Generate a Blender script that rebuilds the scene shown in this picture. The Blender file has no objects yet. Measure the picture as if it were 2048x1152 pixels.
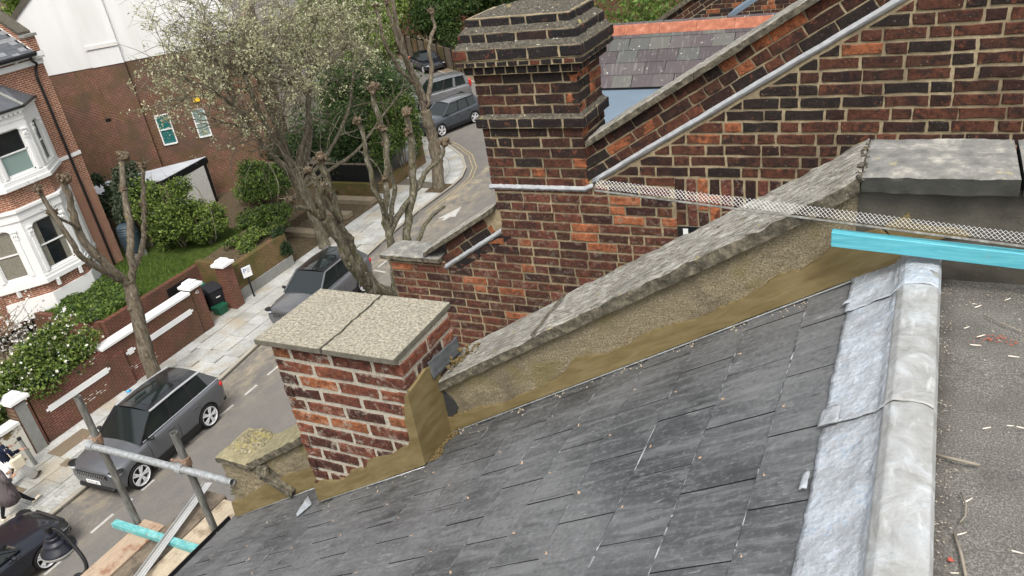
import bpy, bmesh, math, random
from mathutils import Vector, Matrix, noise as mnoise
random.seed(7)
R_ = random.Random(11)
rad = math.radians
scn = bpy.context.scene
COL = scn.collection

# ------------------------------------------------------------------ camera
# metres; x runs away from the street, y along the street, z up; the phone is held at the origin, the road lies 13.5 m below
YAW, PIT, ROL, FPX = rad(29.85), rad(27.15), rad(9.4), 1600.0
_f = Vector((-math.sin(YAW)*math.cos(PIT), math.cos(YAW)*math.cos(PIT), -math.sin(PIT)))
_r = Vector((math.cos(YAW), math.sin(YAW), 0)); _d = _f.cross(_r)
_c, _s = math.cos(ROL), math.sin(ROL)
_right = _c*_r+_s*_d; _down = -_s*_r+_c*_d
cam = bpy.data.cameras.new('camera'); camo = bpy.data.objects.new('camera', cam); COL.objects.link(camo)
cam.sensor_width = 36; cam.lens = FPX/2048*36; cam.clip_start = .05; cam.clip_end = 900
_m = Matrix.Identity(4)
for i in range(3): _m[i][0] = _right[i]; _m[i][1] = -_down[i]; _m[i][2] = -_f[i]
camo.matrix_world = _m
scn.camera = camo
scn.render.resolution_x, scn.render.resolution_y = 1024, 576

# ------------------------------------------------------------------ sky and sun (bright overcast)
SUN_EL, SUN_AZ = rad(58), rad(150)          # azimuth clockwise from +y
world = bpy.data.worlds.new('World'); scn.world = world; world.use_nodes = True
wt = world.node_tree; wt.nodes.clear()
sky = wt.nodes.new('ShaderNodeTexSky'); sky.sky_type = 'NISHITA'; sky.sun_disc = False
sky.sun_elevation = SUN_EL; sky.sun_rotation = SUN_AZ; sky.air_density = 1.6; sky.dust_density = 5.0; sky.ozone_density = 1.0
hs = wt.nodes.new('ShaderNodeHueSaturation'); hs.inputs['Saturation'].default_value = .28
bg = wt.nodes.new('ShaderNodeBackground'); bg.inputs['Strength'].default_value = .15
wo = wt.nodes.new('ShaderNodeOutputWorld')
wt.links.new(sky.outputs[0], hs.inputs['Color']); wt.links.new(hs.outputs[0], bg.inputs[0]); wt.links.new(bg.outputs[0], wo.inputs[0])
sun = bpy.data.lights.new('sun', 'SUN'); sun.energy = 1.5; sun.angle = rad(22); sun.color = (1, .965, .90)
suno = bpy.data.objects.new('sun', sun); COL.objects.link(suno)
_sd = Vector((math.sin(SUN_AZ)*math.cos(SUN_EL), math.cos(SUN_AZ)*math.cos(SUN_EL), math.sin(SUN_EL)))
suno.rotation_euler = (-_sd).to_track_quat('-Z', 'Y').to_euler(); suno.location = _sd*30
vs = scn.view_settings; vs.view_transform = 'Standard'; vs.look = 'None'; vs.gamma = 1; vs.use_curve_mapping = False
vs.exposure = 0.68
scn.cycles.max_bounces = 6; scn.cycles.diffuse_bounces = 3; scn.cycles.glossy_bounces = 3; scn.cycles.transparent_max_bounces = 8

# ------------------------------------------------------------------ helpers
def lin(r, g, b):
    f = lambda v: (v/255/12.92) if v/255 <= .04045 else ((v/255+.055)/1.055)**2.4
    return (f(r), f(g), f(b), 1)
LOC = {}
def tag(o, label=None, cat=None, group=None, kind=None):
    if label: o['label'] = label
    if cat: o['category'] = cat
    if group: o['group'] = group
    if kind: o['kind'] = kind
    return o
def thing(name, label, cat, loc=(0, 0, 0), group=None, rotz=0):
    o = bpy.data.objects.new(name, None); COL.objects.link(o); o.empty_display_size = .2
    o.location = loc; o.rotation_euler = (0, 0, rotz); LOC[o.name] = Vector(loc)
    return tag(o, label, cat, group)
def mk(name, verts, faces, mat=None, smooth=False, mats=None, idx=None, sharp=None):
    me = bpy.data.meshes.new(name); me.from_pydata([tuple(v) for v in verts], [], faces)
    for m in (mats or ([mat] if mat else [])): me.materials.append(m)
    if idx: me.polygons.foreach_set('material_index', idx)
    if smooth: me.polygons.foreach_set('use_smooth', [True]*len(me.polygons))
    me.update()
    if sharp: me.set_sharp_from_angle(angle=rad(sharp))
    return me
def ob(name, me, parent=None, M=None, local=False):
    """link a mesh object; meshes of a static thing are in world metres, local=True: in the thing's own frame"""
    o = bpy.data.objects.new(name, me); COL.objects.link(o)
    if parent is not None:
        o.parent = parent
        if not local:
            p = parent
            while p.parent is not None: p = p.parent
            if parent.parent is None: o.matrix_parent_inverse = Matrix.Translation(-LOC.get(parent.name, Vector((0, 0, 0))))
    if M is not None: o.matrix_basis = M
    return o
class MB:
    """collects simple solids into one mesh"""
    def __init__(s): s.v = []; s.f = []; s.i = []; s.cur = 0
    def add(s, v, f):
        n = len(s.v); s.v += [tuple(p) for p in v]; s.f += [tuple(a+n for a in q) for q in f]; s.i += [s.cur]*len(f); return s
    def box(s, x0, x1, y0, y1, z0, z1):
        return s.add([(x0,y0,z0),(x1,y0,z0),(x1,y1,z0),(x0,y1,z0),(x0,y0,z1),(x1,y0,z1),(x1,y1,z1),(x0,y1,z1)],
                     [(0,3,2,1),(4,5,6,7),(0,1,5,4),(1,2,6,5),(2,3,7,6),(3,0,4,7)])
    def obox(s, c, u, v, w, a, b, d):
        c, u, v, w = Vector(c), Vector(u)*a, Vector(v)*b, Vector(w)*d
        P = [c-u-v-w, c+u-v-w, c+u+v-w, c-u+v-w, c-u-v+w, c+u-v+w, c+u+v+w, c-u+v+w]
        return s.add(P, [(0,3,2,1),(4,5,6,7),(0,1,5,4),(1,2,6,5),(2,3,7,6),(3,0,4,7)])
    def prism(s, poly, a, b, axis='y'):
        n = len(poly)
        if axis == 'y': P = [(p[0], a, p[1]) for p in poly]+[(p[0], b, p[1]) for p in poly]
        elif axis == 'x': P = [(a, p[0], p[1]) for p in poly]+[(b, p[0], p[1]) for p in poly]
        else: P = [(p[0], p[1], a) for p in poly]+[(p[0], p[1], b) for p in poly]
        F = [tuple(range(n)), tuple(range(2*n-1, n-1, -1))]+[(i, i+n, (i+1) % n+n, (i+1) % n) for i in range(n)]
        return s.add(P, F)
    def tube(s, pts, rr, k=8, cap=True, jit=0):
        pts = [Vector(p) for p in pts]; n = len(pts)
        if not hasattr(rr, '__len__'): rr = [rr]*n
        base = len(s.v); t0 = (pts[1]-pts[0]).normalized()
        ref = Vector((0, 0, 1)) if abs(t0.z) < .9 else Vector((1, 0, 0)); u = t0.cross(ref).normalized()
        V = []
        for i in range(n):
            t = (pts[min(i+1, n-1)]-pts[max(i-1, 0)])
            t = t.normalized() if t.length > 1e-9 else t0
            u = (u-t*u.dot(t)).normalized(); w = t.cross(u)
            for j in range(k):
                a = 2*math.pi*j/k; r = rr[i]*(1+(R_.uniform(-jit, jit) if jit else 0))
                V.append(pts[i]+(u*math.cos(a)+w*math.sin(a))*r)
        F = [(i*k+j, i*k+(j+1) % k, (i+1)*k+(j+1) % k, (i+1)*k+j) for i in range(n-1) for j in range(k)]
        if cap: F += [tuple(range(k-1, -1, -1)), tuple((n-1)*k+j for j in range(k))]
        return s.add(V, F)
    def lathe(s, prof, c=(0, 0, 0), k=20):
        V = []
        for r, z in prof:
            for j in range(k):
                a = 2*math.pi*j/k; V.append((c[0]+r*math.cos(a), c[1]+r*math.sin(a), c[2]+z))
        n = len(prof)
        F = [(i*k+j, i*k+(j+1) % k, (i+1)*k+(j+1) % k, (i+1)*k+j) for i in range(n-1) for j in range(k)]
        F += [tuple(range(k-1, -1, -1)), tuple((n-1)*k+j for j in range(k))]
        return s.add(V, F)
    def blob(s, c, r, amp=.25, sub=2, sq=(1, 1, 1), fr=1.0):
        bm = bmesh.new(); bmesh.ops.create_icosphere(bm, subdivisions=sub, radius=1)
        o = Vector((R_.uniform(-50, 50), R_.uniform(-50, 50), R_.uniform(-50, 50)))
        V = []
        for v in bm.verts:
            d = 1+amp*mnoise.noise(v.co*1.7*fr+o)*1.6
            V.append((c[0]+v.co.x*r*d*sq[0], c[1]+v.co.y*r*d*sq[1], c[2]+v.co.z*r*d*sq[2]))
        F = [tuple(v.index for v in f.verts) for f in bm.faces]; bm.free()
        return s.add(V, F)
    def mesh(s, name, mat=None, smooth=False, mats=None, sharp=None):
        me = mk(name, s.v, s.f, mat, smooth, mats, s.i if mats else None)
        bm = bmesh.new(); bm.from_mesh(me); bmesh.ops.recalc_face_normals(bm, faces=bm.faces); bm.to_mesh(me); bm.free()
        if sharp: me.set_sharp_from_angle(angle=rad(sharp))
        return me
    def build(s, name, mat, parent=None, smooth=False, local=False, mats=None, sharp=None, M=None):
        return ob(name, s.mesh(name, mat, smooth, mats, sharp), parent, M, local)
def sheet(fn, nu, nv):
    """grid surface: fn(a,b), a,b in 0..1"""
    V = [fn(i/nu, j/nv) for i in range(nu+1) for j in range(nv+1)]
    F = [(i*(nv+1)+j, (i+1)*(nv+1)+j, (i+1)*(nv+1)+j+1, i*(nv+1)+j+1) for i in range(nu) for j in range(nv)]
    return V, F
def n3(x, y, z, sc=1.0): return mnoise.noise(Vector((x*sc, y*sc, z*sc)))
def fr3(x, y, z, sc=1.0, o=4): return mnoise.fractal(Vector((x*sc, y*sc, z*sc)), 1.0, 2.0, o)
def copy_tree(o, parent=None, name=None):
    c = o.copy(); COL.objects.link(c); c.parent = parent
    for ch in list(o.children): copy_tree(ch, c)
    return c
def apply_mods(o):
    dg = bpy.context.evaluated_depsgraph_get(); dg.update()
    me = bpy.data.meshes.new_from_object(o.evaluated_get(dg)); o.modifiers.clear(); o.data = me; return o

# ------------------------------------------------------------------ materials
class Mat:
    def __init__(s, name, rough=.7, spec=.3, metal=0):
        s.m = bpy.data.materials.new(name); s.m.use_nodes = True; s.t = s.m.node_tree; s.n = s.t.nodes
        s.b = s.n['Principled BSDF']; s.b.inputs['Roughness'].default_value = rough; s.b.inputs['Metallic'].default_value = metal
        s.b.inputs['Specular IOR Level'].default_value = spec; s._pos = None
    def L(s, a, b): s.t.links.new(a, b)
    def setin(s, sock, v):
        if hasattr(v, 'is_linked') or isinstance(v, bpy.types.NodeSocket): s.L(v, sock)
        elif isinstance(v, (int, float)) and sock.type == 'RGBA': sock.default_value = (v, v, v, 1)
        elif isinstance(v, (tuple, list)) and sock.type == 'RGBA' and len(v) == 3: sock.default_value = (*v, 1)
        else: sock.default_value = v
    def pos(s, scale=(1, 1, 1), rot=(0, 0, 0), loc=(0, 0, 0), obj=False):
        if obj: src = s.n.new('ShaderNodeTexCoord').outputs['Object']
        else: src = s.n.new('ShaderNodeNewGeometry').outputs['Position']
        if scale == (1, 1, 1) and rot == (0, 0, 0) and loc == (0, 0, 0): return src
        mp = s.n.new('ShaderNodeMapping'); s.L(src, mp.inputs[0])
        if rot != (0, 0, 0):
            mp.inputs['Rotation'].default_value = rot; mp2 = s.n.new('ShaderNodeMapping'); s.L(mp.outputs[0], mp2.inputs[0]); mp = mp2
        mp.inputs['Scale'].default_value = scale; mp.inputs['Location'].default_value = loc
        return mp.outputs[0]
    def noise(s, vec=None, scale=5, detail=4, rough=.55, dist=0):
        nd = s.n.new('ShaderNodeTexNoise'); s.L(vec if vec is not None else s.pos(), nd.inputs['Vector'])
        nd.inputs['Scale'].default_value = scale; nd.inputs['Detail'].default_value = detail
        nd.inputs['Roughness'].default_value = rough; nd.inputs['Distortion'].default_value = dist
        return nd.outputs['Fac']
    def vor(s, vec=None, scale=5, feat='F1', out='Distance', rnd=1):
        nd = s.n.new('ShaderNodeTexVoronoi'); nd.feature = feat; s.L(vec if vec is not None else s.pos(), nd.inputs['Vector'])
        nd.inputs['Scale'].default_value = scale; nd.inputs['Randomness'].default_value = rnd
        return nd.outputs[out]
    def ramp(s, fac, stops, const=False):
        nd = s.n.new('ShaderNodeValToRGB'); s.setin(nd.inputs[0], fac); cr = nd.color_ramp
        if const: cr.interpolation = 'CONSTANT'
        while len(cr.elements) < len(stops): cr.elements.new(.5)
        for e, (p, c) in zip(cr.elements, stops):
            e.position = p; e.color = (c, c, c, 1) if isinstance(c, (int, float)) else (tuple(c)+(1,))[:4]
        return nd.outputs[0]
    def mix(s, fac, a, b, mode='MIX'):
        nd = s.n.new('ShaderNodeMix'); nd.data_type = 'RGBA'; nd.blend_type = mode
        s.setin(nd.inputs[0], fac); s.setin(nd.inputs[6], a); s.setin(nd.inputs[7], b); return nd.outputs[2]
    def math(s, op, a, b=0):
        nd = s.n.new('ShaderNodeMath'); nd.operation = op; s.setin(nd.inputs[0], a); s.setin(nd.inputs[1], b); return nd.outputs[0]
    def sep(s, vec):
        nd = s.n.new('ShaderNodeSeparateXYZ'); s.L(vec, nd.inputs[0]); return nd.outputs
    def rnd(s):
        a = s.n.new('ShaderNodeObjectInfo').outputs['Random']; b = s.n.new('ShaderNodeNewGeometry').outputs['Random Per Island']
        return s.math('FRACT', s.math('ADD', a, b))
    def bump(s, h, strength=.4, dist=.01):
        nd = s.n.new('ShaderNodeBump'); s.setin(nd.inputs['Height'], h); nd.inputs['Strength'].default_value = strength
        nd.inputs['Distance'].default_value = dist
        if s.b.inputs['Normal'].is_linked: s.L(s.b.inputs['Normal'].links[0].from_socket, nd.inputs['Normal'])
        s.L(nd.outputs[0], s.b.inputs['Normal']); return s
    def col(s, c): s.setin(s.b.inputs['Base Color'], c); return s
    def rough(s, c): s.setin(s.b.inputs['Roughness'], c); return s
def plain(name, c, rough=.6, spec=.3, metal=0, var=.15, sc=8, bump=0, bsc=60):
    m = Mat(name, rough, spec, metal)
    if var: m.col(m.mix(m.noise(scale=sc), tuple(x*(1-var) for x in c[:3]), tuple(min(1, x*(1+var)) for x in c[:3])))
    else: m.col(c)
    if bump: m.bump(m.noise(scale=bsc, detail=3), bump, .005)
    return m.m

TH = rad(29.5); CT, ST = math.cos(TH), math.sin(TH); RD = -1.1158      # our roof plane
def roofz(x): return (ST*x+RD)/CT
MT = {}
def brick_mat(name, stops, patch=.5, grime=(.02, .018, .018), lich=0.0, smear=0):
    m = Mat(name, .9, .10)
    c = m.ramp(m.rnd(), stops, True)
    big = m.noise(scale=1.6, detail=4); c = m.mix(m.ramp(big, [(.35, .45), (.6, 0)]), c, (.03, .019, .017))
    n1 = m.noise(scale=38, detail=6, rough=.7); c = m.mix(m.ramp(n1, [(.30, .75), (.58, 0)]), c, (.012, .009, .009))
    n2 = m.noise(scale=13, detail=7, rough=.72, dist=.4); c = m.mix(m.ramp(n2, [(.50, 0), (.58, patch)]), c, grime)
    n4 = m.noise(m.pos(loc=(7, 3, 1)), 17, 6, .7); c = m.mix(m.ramp(n4, [(.60, 0), (.66, .55)]), c, (.21, .075, .045))
    n3_ = m.noise(scale=75, detail=3, rough=.65); c = m.mix(m.ramp(n3_, [(.64, 0), (.72, .55)]), c, (.36, .30, .22))
    if smear: c = m.mix(m.ramp(m.noise(m.pos(loc=(2, 9, 4)), 21, 7, .75, .6), [(.53, 0), (.63, smear)]), c, (.40, .355, .29))
    if lich: c = m.mix(m.ramp(m.noise(scale=60, detail=3), [(.70, 0), (.76, .6*lich)]), c, (.42, .39, .31))
    m.col(c).bump(m.noise(scale=120, detail=4, rough=.7), .9, .005).bump(n2, .6, .012); return m.m
K, P_, W_, RD_, OR = (.032, .026, .023), (.090, .042, .029), (.130, .053, .033), (.185, .066, .038), (.42, .145, .065)
MT['brick_dark'] = brick_mat('sooty_brick', [(0, K), (.20, (.052, .027, .022)), (.42, P_), (.60, W_), (.76, (.125, .050, .032)), (.90, OR)], .7)
MT['brick_mid'] = brick_mat('plum_red_brick', [(0, (.058, .028, .024)), (.14, P_), (.30, W_), (.50, (.145, .054, .037)), (.72, (.175, .064, .043)), (.92, OR)], .42, smear=.3)
MT['brick_red'] = brick_mat('worn_red_brick', [(0, (.09, .038, .028)), (.12, (.12, .044, .031)), (.30, (.18, .065, .043)), (.50, (.23, .080, .048)), (.70, (.28, .095, .053)), (.88, (.43, .155, .065))], .35, smear=.6)
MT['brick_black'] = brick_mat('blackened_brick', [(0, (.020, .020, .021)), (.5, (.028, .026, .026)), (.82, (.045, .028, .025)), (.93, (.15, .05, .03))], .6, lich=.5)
m = Mat('sandy_mortar', .95, .1); n = m.noise(scale=34, detail=7, rough=.75); c = m.ramp(n, [(.25, (.19, .15, .092)), (.55, (.36, .295, .19)), (.8, (.50, .425, .29))])
c = m.mix(m.ramp(m.noise(scale=3, detail=6, rough=.65), [(.42, 0), (.60, .75)]), c, (.16, .13, .085)); m.col(c).bump(m.noise(scale=180, detail=3), .7, .004); MT['mortar'] = m.m
m = Mat('grey_mortar', .95, .1); n = m.noise(scale=70, detail=5, rough=.7); m.col(m.ramp(n, [(.25, (.22, .20, .16)), (.55, (.42, .385, .315)), (.8, (.52, .48, .40))])).bump(m.noise(scale=160, detail=3), .8, .005); MT['mortar_pale'] = m.m
# slate: dark riven stone with pale streaks running down the slope
m = Mat('grey_slate', .55, .45); v = m.pos((1, 1, 1), (0, TH, 0)); o_ = m.n.new('ShaderNodeObjectInfo').outputs['Random']
vm = m.n.new('ShaderNodeVectorMath'); vm.operation = 'ADD'; m.L(v, vm.inputs[0]); cx = m.n.new('ShaderNodeCombineXYZ'); m.L(m.math('MULTIPLY', o_, 40), cx.inputs[1]); m.L(cx.outputs[0], vm.inputs[1])
mp = m.n.new('ShaderNodeMapping'); m.L(vm.outputs[0], mp.inputs[0]); mp.inputs['Scale'].default_value = (3.2, 22, 1); mp.inputs['Rotation'].default_value = (0, 0, rad(9))
st1 = m.noise(mp.outputs[0], 1.4, 7, .68, .8)
mp2 = m.n.new('ShaderNodeMapping'); m.L(vm.outputs[0], mp2.inputs[0]); mp2.inputs['Scale'].default_value = (14, 60, 1); mp2.inputs['Rotation'].default_value = (0, 0, rad(12))
st2 = m.noise(mp2.outputs[0], 1.6, 6, .7, 1.2)
c = m.mix(o_, (.032, .034, .036), (.066, .067, .069))
c = m.mix(m.ramp(m.noise(scale=2.2, detail=3), [(.36, 0), (.62, .8)]), c, (.135, .137, .139))
fs = m.noise(scale=55, detail=5, rough=.7); c = m.mix(m.ramp(fs, [(.53, 0), (.70, .42)]), c, (.25, .255, .26)); c = m.mix(m.ramp(fs, [(.34, .5), (.46, 0)]), c, (.026, .027, .030))
c = m.mix(m.ramp(st1, [(.48, 0), (.66, .55)]), c, (.19, .192, .195)); c = m.mix(m.ramp(st1, [(.30, .6), (.42, 0)]), c, (.024, .025, .028))
c = m.mix(m.math('MULTIPLY', m.ramp(st2, [(.56, 0), (.72, .8)]), m.ramp(m.noise(scale=6, detail=3), [(.50, .03), (.66, 1)])), c, (.38, .385, .39))
m.col(c).rough(m.ramp(st1, [(.3, .40), (.7, .60)])).bump(st1, .25, .004).bump(st2, .12, .002); MT['slate'] = m.m
m = Mat('dusty_slate_edge', .8, .2); m.col(m.mix(m.ramp(m.noise(scale=16, detail=4), [(.47, 0), (.60, 1)]), (.06, .062, .068), (.42, .43, .44))); MT['slate_edge'] = m.m
MT['slate_side'] = plain('slate_edge_joint_shade', (.02, .021, .023), .8, .2)  # near-black colour puts shade into the open joints between slates
m = Mat('milky_lead', .5, .5); v = m.noise(scale=6, detail=6, rough=.65); f = m.noise(scale=45, detail=4, rough=.7)
c = m.ramp(v, [(.28, (.19, .195, .20)), (.5, (.32, .338, .36)), (.72, (.43, .485, .55))]); c = m.mix(m.ramp(f, [(.55, 0), (.75, .55)]), c, (.56, .61, .67)); c = m.mix(m.ramp(m.noise(scale=22, detail=5, rough=.7), [(.58, 0), (.70, .5)]), c, (.26, .25, .23))
k_ = m.vor(scale=62); c = m.mix(m.math('MULTIPLY', m.ramp(k_, [(.25, .7), (.45, 0)]), m.ramp(m.noise(scale=7, detail=3), [(.50, 0), (.58, 1)])), c, (.27, .33, .40))
m.col(c).rough(m.ramp(f, [(.3, .42), (.7, .62)])).bump(f, .8, .006).bump(v, .6, .015).bump(k_, .4, .005); MT['lead'] = m.m
MT['lead_strip'] = plain('old_lead_strip', (.33, .34, .35), .55, .3, var=.45, sc=25, bump=.3)
m = Mat('grey_lead_roll', .45, .5); v = m.noise(scale=9, detail=6, rough=.65, dist=.6); f = m.noise(m.pos((30, 8, 30)), 1.4, 4)
c = m.ramp(v, [(.28, (.20, .195, .18)), (.5, (.31, .315, .31)), (.74, (.46, .49, .515))]); c = m.mix(m.ramp(f, [(.58, 0), (.76, .5)]), c, (.62, .64, .65)); c = m.mix(m.ramp(m.noise(scale=48, detail=5, rough=.7), [(.56, 0), (.70, .45)]), c, (.20, .19, .165)); m.col(c).bump(v, .7, .012).bump(f, .2, .003); MT['lead_roll'] = m.m
m = Mat('gritty_roof_felt', .95, .1); g = m.noise(scale=220, detail=3, rough=.8); w = m.noise(scale=3, detail=5)
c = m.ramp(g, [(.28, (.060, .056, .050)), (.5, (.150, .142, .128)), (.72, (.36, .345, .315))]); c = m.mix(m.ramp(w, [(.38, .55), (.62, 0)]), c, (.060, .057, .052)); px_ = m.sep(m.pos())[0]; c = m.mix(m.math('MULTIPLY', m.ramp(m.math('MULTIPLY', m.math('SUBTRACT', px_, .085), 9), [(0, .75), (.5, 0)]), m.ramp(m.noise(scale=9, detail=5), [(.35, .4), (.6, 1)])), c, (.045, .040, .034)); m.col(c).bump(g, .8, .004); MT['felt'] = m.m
# old pebbly render, fresh olive-brown cement, weathered stone copings
m = Mat('old_pebbly_render', .95, .1); g = m.noise(scale=150, detail=4, rough=.75); w = m.noise(scale=3.2, detail=6, rough=.6)
c = m.ramp(g, [(.26, (.075, .060, .036)), (.5, (.235, .195, .125)), (.66, (.37, .325, .23)), (.78, (.62, .58, .49))])
c = m.mix(m.ramp(w, [(.50, 0), (.68, .7)]), c, (.060, .052, .040)); c = m.mix(m.ramp(m.noise(scale=6, detail=3), [(.58, 0), (.70, .5)]), c, (.19, .16, .055)); m.col(c).bump(g, 1.0, .008); MT['render_old'] = m.m
m = Mat('dark_cement_render', .9, .2); g = m.noise(scale=90, detail=5, rough=.7); w = m.noise(scale=5, detail=5)
c = m.ramp(w, [(.3, (.055, .050, .041)), (.6, (.105, .096, .078)), (.78, (.16, .15, .125))]); c = m.mix(m.ramp(g, [(.60, 0), (.75, .5)]), c, (.24, .225, .19)); m.col(c).bump(g, .6, .005); MT['render_dark'] = m.m
m = Mat('fresh_cement', .72, .25); w = m.noise(m.pos((3, 3, 14), (0, TH, 0)), 2.2, 5, .6, .5); g = m.noise(scale=200, detail=2)
c = m.ramp(w, [(.28, (.120, .088, .036)), (.5, (.165, .125, .056)), (.75, (.215, .172, .088))]); m.col(c).bump(w, .35, .006).bump(g, .15, .001); MT['cement'] = m.m
m = Mat('weathered_coping', .95, .1); v = m.pos((4, 18, 4), (0, TH, 0)); g = m.noise(v, 4.5, 6, .72, .6); h = m.noise(scale=140, detail=3, rough=.7); w = m.noise(scale=3.5, detail=4)
c = m.ramp(g, [(.30, (.075, .068, .055)), (.46, (.29, .27, .23)), (.62, (.56, .54, .48))]); c = m.mix(m.ramp(h, [(.33, .8), (.45, 0)]), c, (.06, .055, .045)); c = m.mix(m.ramp(w, [(.55, 0), (.70, .5)]), c, (.13, .12, .10))
c = m.mix(m.ramp(m.noise(scale=24, detail=3), [(.67, 0), (.72, .7)]), c, (.45, .37, .10)); m.col(c).bump(g, 1.0, .02).bump(h, .7, .005); MT['coping'] = m.m
m = Mat('dark_coping_face', .95, .1); g = m.noise(scale=26, detail=6, rough=.72); h = m.noise(scale=120, detail=3)  # sides of the copings, darker than their tops
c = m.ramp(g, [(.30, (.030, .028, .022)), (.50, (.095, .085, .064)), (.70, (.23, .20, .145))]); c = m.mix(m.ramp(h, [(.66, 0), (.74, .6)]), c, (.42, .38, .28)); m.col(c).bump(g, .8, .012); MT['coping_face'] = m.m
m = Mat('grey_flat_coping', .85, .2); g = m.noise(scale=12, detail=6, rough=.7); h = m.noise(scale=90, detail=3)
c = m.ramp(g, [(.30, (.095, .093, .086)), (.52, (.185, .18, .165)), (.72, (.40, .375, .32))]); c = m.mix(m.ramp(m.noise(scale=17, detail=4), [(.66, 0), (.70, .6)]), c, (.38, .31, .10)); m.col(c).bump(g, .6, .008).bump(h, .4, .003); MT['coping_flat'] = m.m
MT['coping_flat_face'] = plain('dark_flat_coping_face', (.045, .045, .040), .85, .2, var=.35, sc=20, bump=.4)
m = Mat('speckled_concrete_slab', .95, .1); g = m.noise(scale=75, detail=4, rough=.75); h = m.vor(scale=160)
c = m.ramp(g, [(.28, (.070, .064, .050)), (.46, (.225, .205, .158)), (.64, (.40, .37, .295)), (.8, (.56, .53, .44))]); c = m.mix(m.ramp(m.noise(scale=7, detail=4), [(.55, 0), (.72, .5)]), c, (.17, .16, .135)); m.col(c).bump(g, .9, .005); MT['slab'] = m.m
MT['slab_edge'] = plain('slab_edge', (.13, .12, .095), .95, .1, var=.5, sc=45, bump=.8, bsc=120)
MT['lichen_stone'] = plain('mossy_cap', (.23, .205, .125), .95, .1, var=.65, sc=26, bump=1, bsc=60)
m = Mat('lichened_ledge', .95, .1); g = m.noise(scale=60, detail=5, rough=.7); c = m.ramp(g, [(.3, (.028, .025, .021)), (.5, (.080, .072, .058)), (.70, (.18, .163, .13))]); c = m.mix(m.ramp(m.noise(scale=34, detail=4), [(.66, 0), (.70, .8)]), c, (.50, .48, .40)); c = m.mix(m.ramp(m.noise(scale=11, detail=3), [(.63, 0), (.72, .6)]), c, (.36, .30, .12)); m.col(c).bump(g, 1, .008); MT['ledge'] = m.m
MT['bitumen'] = plain('bitumen', (.035, .036, .038), .45, .4, var=.4, sc=30, bump=.3)
MT['black_plastic'] = plain('black_plastic', (.012, .012, .013), .4, .4, var=.1)
m = Mat('galvanised_tube', .5, .5, .55); g = m.noise(scale=40, detail=5); m.col(m.ramp(g, [(.3, (.26, .265, .26)), (.6, (.42, .44, .44)), (.8, (.58, .60, .60))])).bump(g, .2, .002); MT['galv'] = m.m
m = Mat('weathered_tube', .6, .4, .3); g = m.noise(m.pos((40, 40, 9)), 1.2, 5, .65); m.col(m.ramp(g, [(.3, (.075, .072, .062)), (.55, (.165, .165, .15)), (.75, (.30, .30, .28))])).bump(g, .2, .002); MT['tube_old'] = m.m
MT['rust'] = plain('rusty_coupler', (.26, .17, .12), .7, .4, .3, var=.6, sc=60)
MT['bright_steel'] = plain('bright_galvanised_mesh', (.52, .52, .51), .42, .5, .35, var=.12)
def timber(name, a, b, stain=None, sc=(60, 5, 60)):
    m = Mat(name, .85, .2); g = m.noise(m.pos(sc), 1.3, 5, .65, 1.0); c = m.mix(m.ramp(g, [(.3, 0), (.7, 1)]), a, b)
    if stain: c = m.mix(m.ramp(m.noise(scale=5, detail=5, rough=.7), [(.50, 0), (.60, .8)]), c, stain)
    m.col(c).bump(g, .3, .003); return m.m
MT['board_red'] = timber('stained_board', (.27, .195, .135), (.43, .335, .245), (.22, .105, .06))
MT['board_grey'] = timber('grey_board', (.10, .078, .055), (.21, .17, .125), (.06, .05, .04))
MT['board_pale'] = timber('pale_board', (.34, .275, .195), (.50, .42, .315), (.20, .15, .10))
m = Mat('turquoise_stain', .6, .35); g = m.noise(m.pos((4, 60, 60)), 2.0, 5, .65, .8); c = m.mix(m.ramp(g, [(.3, 0), (.75, 1)]), (.055, .30, .37), (.14, .46, .53)); c = m.mix(m.ramp(m.noise(scale=14, detail=4), [(.62, 0), (.72, .35)]), c, (.22, .30, .24)); m.col(c).bump(g, .25, .002); MT['turq'] = m.m
m = Mat('faded_turquoise', .7, .3); g = m.noise(scale=30, detail=5); c = m.mix(m.ramp(g, [(.45, 0), (.62, 1)]), (.10, .33, .33), (.20, .43, .42)); c = m.mix(m.ramp(m.noise(scale=22, detail=4), [(.62, 0), (.68, .8)]), c, (.25, .18, .11)); m.col(c); MT['turq_old'] = m.m
m = Mat('terracotta_ridge', .8, .2); g = m.noise(scale=14, detail=5); c = m.ramp(g, [(.3, (.22, .075, .045)), (.6, (.36, .14, .085)), (.8, (.48, .26, .18))]); m.col(c); MT['terracotta'] = m.m
m = Mat('purple_slate', .7, .3); c = m.ramp(m.rnd(), [(0, (.062, .050, .054)), (.3, (.075, .060, .063)), (.55, (.085, .074, .075)), (.75, (.075, .076, .072)), (.9, (.095, .092, .082))], True)
g = m.noise(m.pos((30, 4, 4)), 1.4, 5, .65); c = m.mix(m.ramp(g, [(.55, 0), (.75, .55)]), c, (.30, .29, .27)); c = m.mix(m.ramp(m.noise(scale=26, detail=2), [(.70, 0), (.73, .7)]), c, (.5, .5, .45)); m.col(c).bump(g, .3, .004); MT['purple_slate'] = m.m
MT['blue_lead'] = plain('blue_grey_flat', (.13, .175, .22), .5, .4, var=.18, sc=3)
MT['white'] = plain('white_paint', (.74, .74, .73), .5, .3, var=.06, sc=4)
MT['white_old'] = plain('weathered_white_paint', (.62, .61, .58), .7, .2, var=.2, sc=9)
m = Mat('window_glass', .06, .6); m.col((.012, .016, .018)); MT['glass'] = m.m
m = Mat('teal_window_glass', .08, .6); m.col((.02, .13, .13)); MT['glass_teal'] = m.m
m = Mat('frosted_glass', .35, .5); m.col((.22, .30, .28)); MT['glass_frost'] = m.m
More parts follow.
